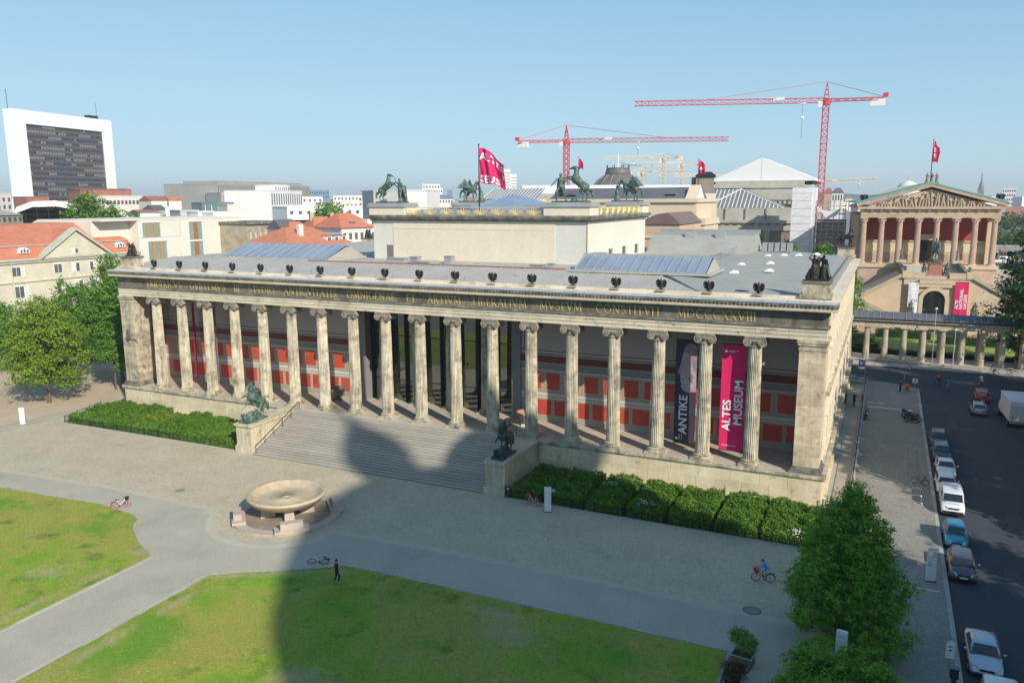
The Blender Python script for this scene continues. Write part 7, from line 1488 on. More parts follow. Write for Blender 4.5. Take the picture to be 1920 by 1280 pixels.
for k in range(24):
    x = 28+k*1.25; xt = min(x, 43) if x > 43 else x; zt_ = 31.05 if x < 43 else 31.05-(x-43)/14.5*5.9; yt = 192.9 if x < 43 else 192.9-(x-43)/14.5*8.9
    P('roof_slat', MB().add([(x,183.9,25.15),(x+.25,183.9,25.15),(x+.25,yt,zt_),(x,yt,zt_)], [(0,1,2,3)]), WHITE, t)
P('hip_ridge', MB().tube((43,193,31.1),(57.4,184,25.2),.16).tube((43,193,31.1),(33,184,25.2),.14), WHITE, t, kind='stuff')
t = thing('tent_roof', 'large white gabled tent roof over the museum under repair', 'roof tent', (48,215,34), 0); P('sheeting', MB().extr([(-16.2,.0),(0,7.2),(16.6,.2),(16.6,-.4),(-16.2,-.5)], 'y', -14, 20), WHITE, t); P('frame_truss', MB().box(-15.5,16,-13.5,19,-1.2,-.51), STEEL, t)
P('seam', MB().add([(-.05,-14.02,-.4),(.05,-14.02,-.4),(.05,-14.02,7.1),(-.05,-14.02,7.1)], [(0,1,2,3)]), GRY, t)
t = thing('stair_tower', 'square dark-capped stone tower left of the white tent roof', 'tower', (39.3,155.4,0), R(12)); P('wall', MB().box(-2.4,2.4,0,4,0,34), PSD, t); P('cap', MB().box(-2.8,2.8,-.4,4.4,34,34.6).frus((-2.7,2.7,-.3,4.3,34.6),(-1.5,1.5,1,3,35.5)), STEEL, t); P('scaffold', MB().box(-3.8,-2.5,0,3,20,34), BLK, t); P('pale_foot', MB().box(-3,3,-.2,0,25,29.5), PALE, t)
t = thing('sheeted_scaffold', 'tall white-sheeted scaffold tower right of the grey museum', 'scaffolding', (64.4,170,0), 0); WSH = mk('white_sheet', [(.66,.67,.69),(.76,.77,.78)], .8, .6)
P('sheet', MB().box(-3.2,2.2,0,6,0,31), WSH, t); P('side_sheet', MB().box(2.21,3.2,.3,6,0,31), WSH, t)
for k in range(14): P('sheet_fold', MB().box(-3.22,2.2,-.07,0,1.5+k*2.15,1.62+k*2.15), mk('sheet_seam',[(.5,.51,.53)]), t)
m = MB()
for k in range(9): m.tube((-3.2,-.06,2+k*3),(2.2,-.06,5+k*3),.06,n=4)
P('brace', m, mk('sheet_seam',[(.5,.51,.53)]), t, kind='stuff')
t = thing('open_scaffold', 'open steel scaffold with wooden decks beside the sheeted scaffold tower', 'scaffolding', (71.6,171,0), 0); PLK = mk('scaffold_plank', [(.55,.42,.25),(.42,.33,.2)], 1, .8)
P('building_core', MB().box(-3.6,4,2.2,8,0,22), PS, t)
for k in range(12): P('deck', MB().box(-3.8,4,-.6,1.4,2.2*k+1.5,2.2*k+1.75), PLK if k % 3 else GREYM, t)
for k in range(6): P('standard', MB().tube((-3.8+k*1.56,-.6,0),(-3.8+k*1.56,-.6,27.5),.08,n=4), GREYM, t); P('standard', MB().tube((-3.8+k*1.56,1.4,0),(-3.8+k*1.56,1.4,27.5),.08,n=4), GREYM, t)
m = MB()
for k in range(12):
    for zz in (.6,1.1): m.tube((-3.8,-.62,2.2*k+1.7+zz),(4,-.62,2.2*k+1.7+zz),.05,n=4)
    m.tube((-3.8 if k%2 else 4,-.62,2.2*k+1.7),(4 if k%2 else -3.8,-.62,2.2*k+3.9),.05,n=4)
P('guard_rails', m, GREYM, t, kind='stuff'); P('hanging_net', MB().add([(-3,-.7,25),(-1,-.8,22.5),(1.5,-.8,23),(3,-.7,25.2),(0,-.7,24.4)], [(0,1,4),(1,2,4),(2,3,4)]), WSH, t)
# --- Bode dome, white dome, steeple ---
t = thing('dome_building', 'dark lead dome with flat lantern drum and spike, behind the right bronze group', 'dome', (-40.4,325.6,0)); P('drum', MB().box(-14,14,-12,12,0,33.5), PS, t); P('dome', MB().lathe([(13.2,33.5),(12.2,35.5),(9.8,38.2),(7.2,40.2),(6.6,40.6)], 32), mk('dark_lead',[(.10,.095,.09),(.15,.14,.13)],.3,.6), t, True)
P('lantern', MB().lathe([(6.4,40.6),(6.6,41.2),(5.9,43.2),(6.1,43.6),(5.8,43.8)], 24), mk('dark_lead',[(.10,.095,.09)]), t); P('spike', MB().tube((0,0,43),(0,0,51),.35,.2,6), WHITE, t)
for k in range(8): P('finial', MB().tube((5.9*math.cos(k*.785),5.9*math.sin(k*.785),43.6),(5.9*math.cos(k*.785),5.9*math.sin(k*.785),45.2),.2,n=4), STEEL, t)
for k in range(16): P('dome_rib', MB().path([(r*math.cos(k*.3927),r*math.sin(k*.3927),zz) for r, zz in ((13.3,33.6),(12.3,35.6),(9.9,38.3),(7.3,40.3))],.16,4), LEAD, t)
t = thing('dome_building', 'small pale cream dome with golden tip behind the gallery pediment', 'dome', (93.8,345.2,0)); P('drum', MB().lathe([(5.5,0),(5.5,31.5),(5,32)], 20), PALE, t); P('dome', MB().lathe([(4.9,32),(4.5,33.4),(3.2,34.8),(1.0,35.8),(.3,36)], 20), PALE, t, True); P('finial', MB().tube((0,0,35.9),(0,0,38.3),.3,.1,6), GOLD, t)
t = thing('church_steeple', 'thin dark church steeple on the right skyline', 'steeple', (217,1420,0)); P('tower', MB().box(-4,4,-4,4,0,40), DARKST, t); P('spire', MB().lathe([(4.2,40),(3.4,46),(1.3,54),(.2,68)], 8), SLAT, t)
# --- cranes ---
def lattice(m, a, b, w, n, r, h=None):
    a = Vector(a); b = Vector(b); d = (b-a).normalized(); s = d.cross(Vector((0,0,1))); s = s.normalized()*w/2 if s.length > .1 else Vector((w/2,0,0)); u = s.cross(d).normalized()*(h or w)/2
    if d.z > -.5 and abs(d.z) < .5 and u.z < 0: u = -u
    C4 = [s+u,-s+u,-s-u,s-u]
    for c in C4: m.tube(a+c, b+c, r*1.5, n=4, cap=False)
    for k in range(n):
        p, q = a+(b-a)*k/n, a+(b-a)*(k+1)/n
        for i in range(4):
            m.tube(p+C4[i], q+C4[(i+1)%4], r, n=3, cap=False); m.tube(p+C4[i], p+C4[(i+1)%4], r*.8, n=3, cap=False)
def crane(label, x, y, zj, ztop, tip, tail, mat, trolley=.35, w=1.9, hook=8, r=.1, name='tower_crane', sc=1):
    t = thing(name, label, 'crane', (x,y,0), 0, wc=True); zz = zj
    m = MB(); lattice(m, (x,y,0), (x,y,zz-.8), w, int(zz/2.2/sc), r); P('mast', m, mat, t); m = MB(); 
    for s in (-1,1):
        for s2 in (-1,1): m.tube((x+s*w*.45,y+s2*w*.45,zz+.3),(x,y,ztop),r*1.3,n=4)
    for k in range(4): f = k/4; q = w*.45*(1-f); z_ = zz+(ztop-zz)*f; m.tube((x-q,y-q,z_),(x+q,y+q,z_+.8),r,n=3).tube((x+q,y-q,z_),(x-q,y+q,z_+.8),r,n=3)
    P('tower_head', m, mat, t); m = MB(); jb = Vector((x,y,zz)); tp = Vector(tip); tl = Vector(tail); lattice(m, jb, tp, 1.2*sc, int((tp-jb).length/2.4/sc), r*.75, 1.5*sc); P('jib', m, mat, t)
    m = MB(); lattice(m, jb, tl, 1.2*sc, max(3,int((tl-jb).length/2.4/sc)), r*.9, .8*sc); P('counter_jib', m, mat, t)
    P('ballast', MB(Matrix.Translation(tl+(jb-tl)*.12-Vector((0,0,1.2)))).box(-2.2*sc,2.2*sc,-.7,.7,-1.1*sc,1.1*sc), WHT, t); P('tie_bars', MB().tube((x,y,ztop),jb+(tp-jb)*.62+Vector((0,0,.8)),r*.7,n=3).tube((x,y,ztop),tl+Vector((0,0,.5)),r*.8,n=3), mat, t, kind='stuff')
    P('cab', MB().box(x-2.4*sc,x-1.0*sc,y-1.6*sc,y-.2,zz-2.2*sc,zz-.3), WHT, t); P('slewing_ring', MB().lathe([(1.5*sc,-1.4),(1.6*sc,0)], 12, (x,y,zz)), mat, t)
    q = jb+(tp-jb)*trolley; P('trolley', MB(Matrix.Translation(q)).box(-.9*sc,.9*sc,-.7,.7,-1.1,-.7), WHT, t); P('hoist_rope', MB().tube(q-Vector((0,0,1)),q-Vector((0,0,hook)),.06*sc,n=4), STEEL, t); P('hook_block', MB().sph(q-Vector((0,0,hook*.45)),.6*sc,6,5), WHT, t)
    P('sign_panel', MB(Matrix.Translation(jb+(tp-jb)*.25+Vector((0,0,.6)))).box(-2.6*sc,2.6*sc,-.75,-.65,-.4,.5), WHT, t)
    P('rotating_platform', MB(Matrix.Translation(tl+Vector((0,0,.9)))).box(-.8*sc,.8*sc,-.5,.5,-.4,.9), mat, t)
    return t
CR = mk('crane_red', [(.55,.05,.07)], rough=.5); CY = mk('haze_paled_yellow', [(.66,.54,.38)], rough=.6)  # yellow paled to put haze into the colour of the far cranes
crane('large red tower crane with long jib reaching left, nearer and taller', 65.5, 214.5, 59.6, 65.4, (4.1,203.2,60.6), (83.1,216.3,59.4), CR, .115, 1.9, 12, .11)
crane('red tower crane with jib reaching right, behind the attic bronze groups', -32.7, 232.9, 51.2, 57.3, (28.2,250,50.9), (-50.9,225.2,50.9), CR, .45, 1.9, 7, .12)
crane('distant yellow crane, tallest of the pale cranes by the dome', -88.4, 603, 62, 66, (-137,588,62.6), (-75,606,63), CY, .5, 2.4, 10, .22, sc=1.5)
crane('distant yellow crane just right of the tallest pale one', -78, 625, 57.5, 60, (-125,600,57.5), (-62,632,57.8), CY, .6, 2.4, 14, .22, sc=1.5)
crane('distant yellow crane low beside the dark dome', -91.6, 550, 49, 52, (-60,560,49), (-104,547,49), CY, .4, 2.2, 6, .2, sc=1.4)
crane('distant yellow crane between the flag and the tent roof', -40, 560, 46, 48, (-66,545,46.3), (-10,575,45), CY, .5, 2.2, 5, .2, sc=1.4)
crane('distant yellow crane right of the large red crane mast', 40, 520, 39, 41, (78,530,40.6), (30,518,39.4), CY, .7, 2.0, 6, .18, sc=1.3)
# --- National gallery on its podium with stairs, local frame facing -Y ---
NG = mk('red_sandstone', [(.38,.275,.20),(.47,.35,.26),(.53,.41,.31)], .4, .85, fine=.08, fscale=4, spots=((.40,.27,.2),.33,.5), streak=.1); NGL = mk('pale_sandstone', [(.52,.39,.27),(.60,.48,.34)], .5, .85, fine=.06); NGR = mk('gallery_red_wall', [(.30,.045,.035),(.36,.06,.045)], .6, .7); PAT = mk('green_copper_roof', [(.14,.34,.27),(.2,.42,.34)], .5, .6, .1, fine=.08); NGC = mk('gallery_column', [(.45,.32,.24),(.56,.42,.32)], 1.2, .8, fine=.15, stretch=(1,1,.5))
g = thing('national_gallery', 'red sandstone temple gallery with eight columns, sculpted pediment and twin stairs', 'museum', (94.8,129.4,0), R(4.2))
P('body', MB().box(-14.2,14.2,6,62,0,24), NG, g); P('podium', MB().box(-13.9,14.2,-1,6,0,12.9), NG, g); P('podium_cornice', MB().box(-14.2,14.5,-1.3,6,12.3,13.1), NGL, g)
P('portico_wall', MB().box(-13.4,13.4,5,5.9,13.1,23.6), NGR, g); P('portico_dado', MB().box(-13.3,13.3,4.7,4.99,13.1,18.0), NGL, g); P('dado_relief_band', MB().box(-13,13,4.6,4.69,15.6,17.3), mk('relief_gold',[(.6,.5,.3),(.7,.62,.45)],2.5,.8), g); P('dado_cornice', MB().box(-13.3,13.3,4.5,4.98,18.0,18.3), NGL, g)
for k in range(14): P('dado_panel', MB().box(-12.8+k*1.85,-11.3+k*1.85,4.62,4.69,13.5,15.2), NG, g)
d = P('portal', MB().box(-1.2,3.0,4.3,4.59,13.1,19.2).box(-1.5,3.3,4.2,4.58,19.2,19.7), NGL, g, label='pale stone portal frame'); P('door', MB().box(-.7,2.5,4.22,4.29,13.1,18.4), GLASS, d)
scg = fluted(.66,.56,9.2,.4,20).mesh('column', NGC); scb = MB().box(-.85,.85,-.85,.85,0,.18).lathe([(.85,.18),(.88,.26),(.72,.34),(.8,.42),(.68,.45)], 20).mesh('base', NGL)
cc = MB().lathe([(.56,0),(.62,.1),(.66,.5),(.9,.95)], 16).box(-.9,.9,-.9,.9,.95,1.1)
for a in range(8):
    for zz, rr in ((.25,.75),(.6,.85)): cc.sph((rr*math.cos(a*.785+zz),rr*math.sin(a*.785+zz),zz+.1),.16,5,4)
ccm = cc.mesh('capital', NGL)
for i in range(8):
    c = P('column', scg, None, g); c.location = (-13.2+i*26.4/7,-.1,13.1); P('base', scb, None, c); k = P('capital', ccm, None, c); k.location = (0,0,9.4)
for x in (-12.9,12.9): P('anta', MB().box(x-.5,x+.5,3.4,5.5,13.1,23.6), NGL, g)
P('architrave', MB().box(-14,14,-.8,5.99,23.6,24.5), NG, g); P('frieze', MB().box(-13.9,13.9,-.7,5.98,24.5,25.4), NGL, g); P('cornice', MB().box(-14.7,14.7,-1.5,62,25.5,26.1).box(-14.2,14.2,-1.0,62,25.4,25.5), NG, g)
P('pediment_field', MB().extr([(-13,26.1),(0,29.9),(13,26.1)], 'y', -.5, 3), NGL, g); m = MB(); rn = random.Random(5)
for k in range(34):
    x = -10.5+k*.64; hh = 3.3*(1-abs(x)/12.5); m.cap((x,-.7,26.2),(x+rn.uniform(-.5,.5),-.75,26.2+hh*rn.uniform(.5,.95)),.27,.17); m.sph((x+rn.uniform(-.4,.4),-.8,26.2+hh*rn.uniform(.5,1)),.22,6,5)
P('pediment_relief', m, mk('relief_stone',[(.30,.23,.16),(.46,.36,.25)],3,.85), g, True, kind='stuff')
for s in (-1,1):
    q = [(s*14.9,-1.5,26.1),(0,-1.5,30.4),(0,-1.5,31.1),(s*15.1,-1.5,26.8)]; vs = q+[(a,3,c) for a,b,c in q]
    P('raking_cornice', MB().add(vs, [(0,1,2,3),(7,6,5,4),(0,4,5,1),(1,5,6,2),(2,6,7,3),(3,7,4,0)]), NG, g)
    q = [(s*15.2,-1.6,26.82),(0,-1.6,31.12),(0,62,31.12),(s*15.2,62,26.82)]; vs = q+[(a,b,c+.35) for a,b,c in q]
    P('copper_roof', MB().add(vs, [(4,5,6,7),(0,1,5,4),(1,2,6,5),(2,3,7,6),(3,0,4,7),(3,2,1,0)]), PAT, g)
    P('roof_walkway', MB().add([(s*10,2,28.75),(s*1.0,2,31.3),(s*1.0,60,31.3),(s*10,60,28.75)], [(0,1,2,3)] if s > 0 else [(3,2,1,0)]), mk('roof_cream',[(.6,.56,.46)]), g)
for k in range(15): P('cornice_bracket', MB().box(-13.9+k*1.95,-13.4+k*1.95,-1.2,-.81,25.05,25.49), NG, g)
for k in range(7):
    for s in (-1,1): P('side_pilaster', MB().box(*sorted((s*14.2,s*14.5)),8+k*7,9.3+k*7,0,24), NGL, g)
# stairs block
fy = -17.3
P('stair_block', MB().box(-5.5,6.6,fy,-1.05,0,11.3), NGL, g); P('stair_landing', MB().box(-5.6,6.7,fy-.1,-1.05,11.3,11.5), STEP, g)
for x0, x1 in ((-5.6,-1.6),(2.9,6.7)): P('parapet', MB().box(x0,x1,fy-.15,fy+.35,11.5,12.5).box(x0-.1,x1+.1,fy-.2,fy+.4,12.5,12.7), NGL, g)
for x in (-5.4,6.5): P('parapet_post', MB().box(x-.5,x+.5,fy-.25,fy+.6,11.5,13.0), NGL, g); P('urn', MB().lathe([(.2,0),(.35,.3),(.15,.5),(.4,.9),(.3,1.0)], 10, (x,fy+.1,13.0)), DARKST, g); P('inner_balustrade', MB().add([(x-.35,fy+.8,11.5),(x+.35,fy+.8,11.5),(x+.35,-1.1,11.5),(x-.35,-1.1,11.5),(x-.35,fy+.8,12.5),(x+.35,fy+.8,12.5),(x+.35,-1.1,14.2),(x-.35,-1.1,14.2)], [(4,5,6,7),(0,1,5,4),(1,2,6,5),(2,3,7,6),(3,0,4,7)]), DARKST, g)
P('upper_steps', MB().add([(-5,-9,11.5),(6.1,-9,11.5),(6.1,-1.06,13.1),(-5,-1.06,13.1),(-5,-1.06,11.5),(6.1,-1.06,11.5)], [(0,1,2,3),(0,3,4),(1,5,2)]), STEP, g)
for s, xa, xb in ((-1,-5.5,-13.6),(1,6.6,14.6)):   # outer flights down to the sides
    for yy, par, zo in ((fy,'flight_wall',0),):
        q = [(xa,0),(xa,11.9),(xb,7.2),(xb,0)]
        P('flight_wall', MB().extr(q if s > 0 else q[::-1], 'y', fy+.3, -1.1), NGL, g)
        q = [(xa,11.9),(xa,12.7),(xb,8.0),(xb,7.2)]; P('flight_parapet', MB().extr(q if s > 0 else q[::-1], 'y', fy-.15, fy+.5), DARKST if 0 else mk('parapet_stone',[(.38,.33,.24),(.46,.41,.31)],.6), g)
        q = [(xb,7.0),(xb,6.1),(xa-.1*s,2.4),(xa-.1*s,3.3)]; P('lower_parapet', MB().extr(q, 'y', fy-3.2, fy-2.6), mk('parapet_stone',[(.38,.33,.24)]), g)
        q = [(xb,0),(xb,6.1),(xa,2.4),(xa,0)]; P('lower_flight', MB().extr(q, 'y', fy-3.1, fy+.25), NG, g)
    P('side_podium', MB().box(*sorted((xb,xb+s*1.2)),fy-3.2,-1.1,0,7.2), NGL, g)
ar = [(-1.7,0.2),(-1.7,6.9)]+[(.35+2.05*math.cos(R(a)),6.9+2.05*math.sin(R(a))) for a in range(170,9,-16)]+[(2.4,6.9),(2.4,.2)]
P('portal_frame', MB().box(-2.5,-1.71,fy-.5,fy-.01,0,7.3).box(2.41,3.2,fy-.5,fy-.01,0,7.3).box(-2.8,3.5,fy-.5,fy-.01,9.7,10.4).box(-2.6,3.3,fy-.6,fy-.02,10.4,11.2), NGL, g); P('portal_arch', MB().extr([(.35+2.9*math.cos(R(a)),6.9+2.9*math.sin(R(a))) for a in range(0,181,12)]+[(.35+2.1*math.cos(R(a)),6.9+2.1*math.sin(R(a))) for a in range(180,-1,-12)], 'y', fy-.45, fy-.02), NGL, g)
P('dark_portal', MB().extr(ar, 'y', fy-.06, fy-.015), GLASS, g)
g2 = P('portal_grille', MB().box(-1.6,2.3,fy-.1,fy-.07,6.8,6.95).box(.3,.42,fy-.1,fy-.07,.2,6.79), IRON, g)
# monument and sculpture
def ngp(x, y): a = R(4.2); return (94.8+x*math.cos(a)-y*math.sin(a), 129.4+x*math.sin(a)+y*math.cos(a))
q = ngp(.5,-13.5); t = thing('monument_pedestal', 'red granite pedestal with bronze side figures carrying the gallery horseman', 'pedestal', (q[0],q[1],11.5), R(4.2)); P('lower_step', MB().box(-2.9,2.9,-3.6,3,0,.5), NGC, t); P('pedestal_block', MB().frus((-1.6,1.6,-2.2,2.2,.5),(-1.0,1.0,-1.7,1.7,2.9)).box(-1.25,1.25,-1.9,1.9,2.9,3.3), mk('red_granite',[(.28,.10,.07),(.36,.15,.11)],3,.5), t)
for s in (-1,1): o = P('bronze_figure', FIG['seated'], None, t); o.location = (s*2.1,-2.0,.5); o.scale = (1.2,1.2,1.2); 
P('plaque', MB().box(-2.6,2.6,-3.7,-3.62,-1.2,-.1), mk('green_grey_plaque',[(.14,.17,.13)]), t)
statue('rider', 'green bronze horseman on the pedestal before the gallery columns', (q[0],q[1],14.8), 10, 1.3, 'horse_and_rider_statue')
for x, y, z, k, lb, s in ((-4.2,fy-3.5,4.0,'seated','dark stone seated figure left of the arched gallery portal',1.35),(7.4,fy-3.5,4.0,'seated','dark stone seated figure right of the arched gallery portal, by the magenta banner',1.35),(-5.1,-3,14.3,'stander','stone figure on the left end of the upper gallery stair',1.15),(6.1,-3,14.3,'stander','stone figure on the right end of the upper gallery stair',1.15),(0,-.5,31.1,'three','group of three stone figures on the gable peak of the gallery',1.0)):
    q = ngp(x,y); P('figure_pedestal', MB(TM(x,y,0)).box(-1,1,-.9,.9,0 if z < 20 and k == 'seated' else z-.6,z), NGL, g) if k != 'three' else None; statue(k, lb, (q[0],q[1],z), 4, s, 'stone_figure')
for x, lb in ((-13.6,'dark griffin block on the left gallery eave'),(13.6,'dark griffin block on the right gallery eave')): q = ngp(x,-.8); statue('eagle', lb, (q[0],q[1],27.1), 4, 1.4, 'griffin_statue')
q = ngp(0,2); flag((q[0],q[1],31.2), 9.5, 1.3, 4.6, 'narrow magenta flag with white marks above the gallery gable', [('S',.1,.2,1.4),('S',.1,.5,1.4)], 1.2, rz=30, ph=.5)
def ngban(x, w, z0, z1, mat, lb, txt=None):
    q = ngp(x, fy-.75); t = thing('banner', lb, 'banner', (q[0],q[1],z0), R(4.2)); P('cloth', cloth(w, z1-z0, amp=.05, nx=6, nz=14), mat, t, True); P('hanging_bar', MB().tube((0,0,z1-z0),(w,0,z1-z0),.06), STEEL, t); return t
t = ngban(-4.6,1.9,3.6,10.8,mk('white_portrait_cloth',[(.78,.78,.8),(.6,.6,.63),(.2,.2,.22)],.8,.8,ramp=(.45,.68),local=True),'white banner with a pale grey portrait left of the arched portal')
t = ngban(4.0,2.5,3.9,10.9,PINK,'magenta banner with white upright lettering right of the arched portal'); o = P('lettering', text_mesh('ALTE\nNATIONAL\nGALERIE', .82, LETT), None, t); o.rotation_euler = (R(90),R(-90),0); o.location = (.75,-.1,1.5)
# --- Colonnade along the north sidewalk ---
cl = thing('colonnade', 'long Doric colonnade with dark slate roof in front of the gallery garden', 'colonnade', (98,78,0), wc=True)
CST = mk('colonnade_stone', [(.44,.38,.28),(.55,.48,.36),(.62,.55,.43)], .7, .9, fine=.1, fscale=6, streak=.25)
P('platform', MB().box(60,135,75.3,81.5,.12,.3), STEP, cl); dc = fluted(.52,.41,5.3,0,20).mesh('column', CST); dcap = MB().lathe([(.42,0),(.55,.22),(.62,.3)], 18).box(-.62,.62,-.62,.62,.3,.5).mesh('capital', CST); bp_ = MB().box(-.5,.5,-.5,.5,0,5.8).mesh('rear_pillar', CST)
for i in range(-9, 18):
    x = 84.7+2.93*i; c = P('column', dc, None, cl); c.location = (x,76.6,.3); k = P('capital', dcap, None, c); k.location = (0,0,5.3)
    c = P('rear_pillar', dc, None, cl); c.location = (x,80.9,.3)
    c = P('rear_pillar', dc, None, cl) if 0 else None
P('architrave', MB().box(57,136,76.05,77.15,6.1,6.9), CST, cl); P('rear_architrave', MB().box(57,136,80.4,81.4,5.6,6.9), CST, cl); P('ceiling', MB().box(57,136,77.16,80.39,6.6,6.8), WALLB, cl); P('cornice', MB().box(57,136,75.8,81.8,6.9,7.15).box(57,136,75.55,82,7.15,7.35), CST, cl); P('gutter', MB().box(57,136,75.45,75.6,7.36,7.55), STEEL, cl)
P('roof', MB().extr([(75.6,7.36),(78.8,8.4),(82,7.36)], 'x', 57, 136), SLAT, cl)
for k in range(76): P('roof_seam', MB().add([(58+k*1.02,75.6,7.37),(58.07+k*1.02,75.6,7.37),(58.07+k*1.02,78.8,8.44),(58+k*1.02,78.8,8.44),(58+k*1.02,75.6,7.44),(58.07+k*1.02,75.6,7.44),(58.07+k*1.02,78.8,8.48),(58+k*1.02,78.8,8.48)], [(4,5,6,7),(0,1,5,4),(1,2,6,5),(3,0,4,7)]) if k == 0 else seamm, LEAD, cl).location = (1.02*k if k else 0,0,0) ; seamm = bpy.data.objects['roof_seam'].data
# railway viaduct and far woods on the right
t = thing('rail_viaduct', 'pale railway viaduct with railing at the right edge behind the gallery', 'viaduct', (118,184,0), R(-6)); P('deck', MB().box(-4,60,0,9,12.8,14.6), GRY, t); P('piers', MB().box(-3,59,1,8,0,12.79), PALE, t)
P('railing', (lambda m: [m.tube((-4+k*2,0,14.6),(-4+k*2,0,15.6),.05,n=4) for k in range(32)] and m.tube((-4,0,15.6),(60,0,15.6),.06,n=4))(MB()), IRON, t, kind='stuff')
c = car('white van parked on the raised street behind the gallery', WP, 113.9, 164, -70, 4.8, 1.9, 2.0, 'van', None, 'parked_van', 'van'); c.location.z = 11.2; ST('raised_street', MB().box(110,135,150,178,10.9,11.2), ASPH)
ST('far_woods', leaves('far_woods', [(x,y,z,26,16,12) for x,y,z in ((120,300,7),(150,290,8),(180,300,9),(215,310,8),(135,340,10),(170,350,11),(205,360,12),(250,330,10),(160,240,5),(190,245,5),(220,250,6),(145,260,5))], 46000, .9, LFF, 71, 3.2), LFF, kind='stuff')
L = [(0,0,0,9.5,9.5,7)]
tree('wide light green tree behind the orange-roofed building on the left', -119.5, 83.5, [(0,0,24,7,6,6.2),(-6,2,22,6,5,5),(7,0,22,6,5,5),(12,2,20.5,5,4,3.6),(0,0,17,9,7,6),(-2,0,28,3.5,3,3)], 16000, .36, LFM, .5, 12, seed=31, clump=1.1)
tree('large round dark green tree on the skyline among the red roofs', -69.4, 126.9, [(0,0,23.5,4.6,4.6,4.6),(-2.6,0,21,3.2,3,3.2),(2.8,0,21,3.2,3,3.2),(0,0,18,5,4.5,4)], 12000, .28, LFM, .5, 10, seed=32, clump=.9)
tree('narrow dark tree beside the red roof, right of the soot-brown block', -43, 76, [(0,0,17.5,2.4,2.2,3.2),(0,0,13,2.6,2.4,4)], 4000, .25, LFD, .3, 8, seed=33, clump=.8)
# distant city and low hills on the horizon
rng = np.random.default_rng(5); cols4 = {'pale':(WHT,[]),'cream':(PALE,[]),'grey':(GRY,[]),'red':(TILD,[])}
mbs = {k: MB() for k in cols4}
for i in range(1500):
    D = rng.uniform(480, 3200); az = rng.uniform(-65, 16)+0.0; a = R(90-az); X = CAM.x+D*math.cos(a); Y = CAM.y+D*math.sin(a)
    w = rng.uniform(9,28); d = rng.uniform(9,22); h = rng.uniform(12,25)+(rng.uniform(0,10) if rng.random() < .05 else 0); k = rng.choice(['pale','cream','grey','red'], p=[.34,.3,.22,.14]); rot = rng.uniform(0,1.57)
    if X > -130 and D < 620 and X < 120: h = min(h, 20)
    m = mbs[k]; m.T = Matrix.Translation((X,Y,0)) @ Matrix.Rotation(rot,4,'Z'); m.box(-w/2,w/2,-d/2,d/2,0,h)
    if rng.random() < .45: mm = mbs['red']; mm.T = m.T.copy(); mm.frus((-w/2,w/2,-d/2,d/2,h),(-w/2+3,w/2-3,-.5,.5,h+rng.uniform(2,4.5)))
    if rng.random() < .5:
        mm = mbs['grey']; mm.T = m.T.copy(); s = rng.uniform(-w*.3,w*.3); mm.box(s-1.5,s+1.5,-2,2,h,h+rng.uniform(1,3))
for k, m in mbs.items(): ST('distant_city', m, cols4[k][0], kind='stuff')
# nearer low roofs that fill the gap between the museum and the skyline, left half
zones = ['behind the orange mansard roof','above the white gallery house','between the white gallery house and the grey library','below the slit-window building','beyond the red-roofed houses']
kinds = [('flat-roofed white house',WHT,0),('cream brown-roofed house',PALE,1),('flat-roofed grey house',GRY,0),('cream red-roofed house',PALE,2)]; seen = {}
rr = random.Random(77)
for i in range(80):
    az = rr.uniform(-63, -28); D = rr.uniform(265, 470); a = R(90-az); X = CAM.x+D*math.cos(a); Y = CAM.y+D*math.sin(a); kd = rr.randrange(4)
    z = min(4, int((az+63)/7)); far_ = int((D-265)/52); key = (kinds[kd][0], z, far_)
    if X > -112 or key in seen: continue
    seen[key] = 1; w = rr.uniform(9,17); d = rr.uniform(8,14); h = rr.uniform(14,22)
    t = thing('town_house', '%s %s, %s' % (kinds[kd][0], zones[z], ['nearest','second row','third row','farthest'][min(3,far_)]), 'house', (X,Y,0), rr.uniform(.6,1.4), 'town houses left of the museum')
    wl = kinds[kd][1]; P('wall', MB().box(-w/2,w/2,0,d,0,h), wl, t)
    if kinds[kd][2]: P('roof', MB().extr([(-.3,h-.05),(d/2,h+2.6),(d+.3,h-.05)], 'x', -w/2-.3, w/2+.3), TILD if kd == 1 else TILE, t)
    else: P('parapet', MB().box(-w/2-.1,w/2+.1,-.1,d+.1,h,h+.4), wl, t); P('roof_hut', MB().box(-1.5,1,d*.3,d*.6,h+.4,h+2.2), GRFL, t)
    for j in range(4): pb('window', DW, t, -w/2+w*(j+.25)/4, -w/2+w*(j+.65)/4, -.06, .01, h-2.8, h-1.2)
ST('hills', MB().add([(-4200+i*250, 3800+60*math.sin(i*.7), 18+26*math.sin(i*.5)+14*math.sin(i*1.3)) for i in range(36)]+[(-4200+i*250, 3790, -5) for i in range(36)]+[(-4200+i*250, 5200, -5) for i in range(36)], [(i,i+1,37+i,36+i) for i in range(35)]+[(i+1,i,72+i,73+i) for i in range(35)]), LFF)
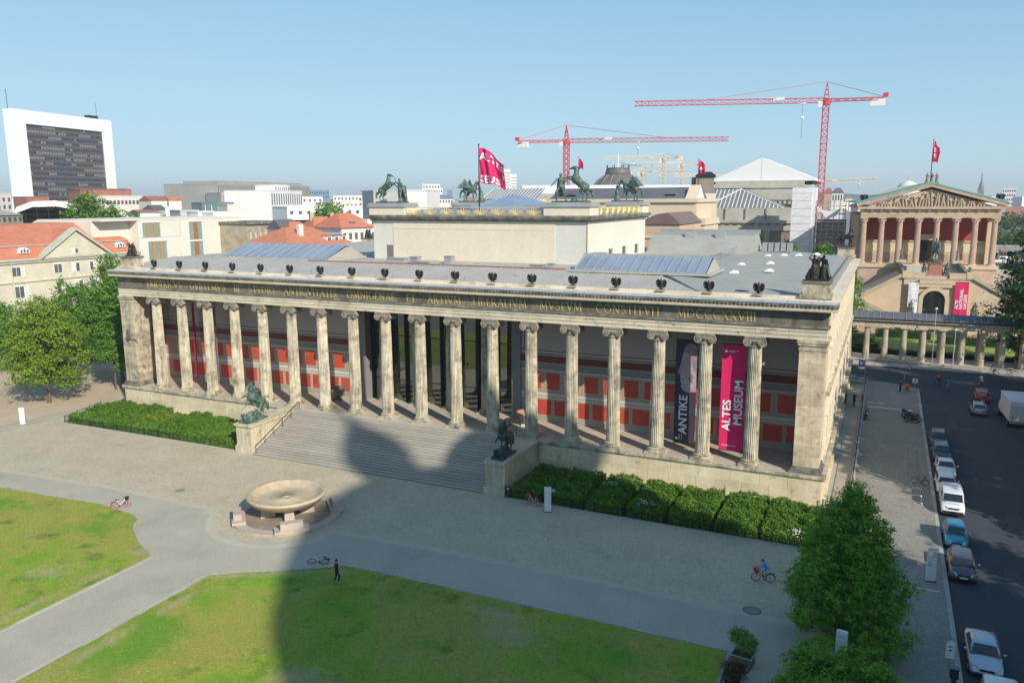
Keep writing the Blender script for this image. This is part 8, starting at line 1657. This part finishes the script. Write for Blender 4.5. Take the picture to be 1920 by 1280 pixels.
# ================= CATHEDRAL (stands east of the square, outside the frame, throws the large shadow) =================
STN = mk('cathedral_stone', [(.3,.27,.22),(.4,.36,.3)], .3, .9); COP = mk('cathedral_copper', [(.12,.26,.22),(.18,.34,.28)], .3, .6)
dom = thing('cathedral', 'large domed stone cathedral with copper domes east of the square', 'cathedral', (168.6,-94.6,0), wc=True)
dx, dy = 168.6, -94.6
P('nave', MB().box(132,215,-150,-58,0,31).box(140,205,-122,-66,31,40), STN, dom)
P('drum', MB().lathe([(20.5,38),(20.5,60),(21.5,61),(21.5,63),(19.7,64),(19.7,68)], 48, (dx,dy,0)), STN, dom)
P('dome', MB().lathe([(19.8,68),(19.6,72),(19,74.8),(17.6,77.2),(16,79.5),(14.4,81.7),(12.5,84),(10,86),(7,87.7),(4,89.3),(3.2,89.8)], 48, (dx,dy,0)), COP, dom, True)
P('lantern', MB().lathe([(2.9,89.6),(2.7,94),(3.1,94.4),(2.9,96.5),(2.0,98.8),(1.0,100.5),(.5,102)], 20, (dx,dy,0)), COP, dom)
P('cross', MB().box(dx-.2,dx+.2,dy-.2,dy+.2,102,107).box(dx-.2,dx+.2,dy-1.2,dy+1.2,104.6,105.1), GOLD, dom)
def tower(x, y, k=1):
    P('corner_tower', MB().box(x-8.2,x+8.2,y-8.2,y+8.2,0,46).lathe([(8.6,46),(8.6,48),(7.0,49),(6.8,60)], 24, (x,y,0)), STN, dom)
    P('corner_cupola', MB().lathe([(7.3,60),(7.1,61.5),(6.6,63.2),(5.4,64.8),(4,66),(2.4,67),(1.5,67.3),(1.4,70),(.6,71.5),(.2,73)], 24, (x,y,0)), COP, dom)
tower(137.5,-60.3); tower(137.5,-128)
# ================= AIR =================
hm = bpy.data.materials.new('air_haze'); hm.use_nodes = True; N = hm.node_tree.nodes; N.remove(N['Principled BSDF']); pv = N.new('ShaderNodeVolumePrincipled')
pv.inputs['Color'].default_value = (.88,.92,.95,1); pv.inputs['Density'].default_value = .00022; pv.inputs['Anisotropy'].default_value = .1
hm.node_tree.links.new(pv.outputs[0], N['Material Output'].inputs['Volume'])
ST('haze', MB().box(-4950,2950,-950,5350,-1.2,109), hm, kind='stuff')
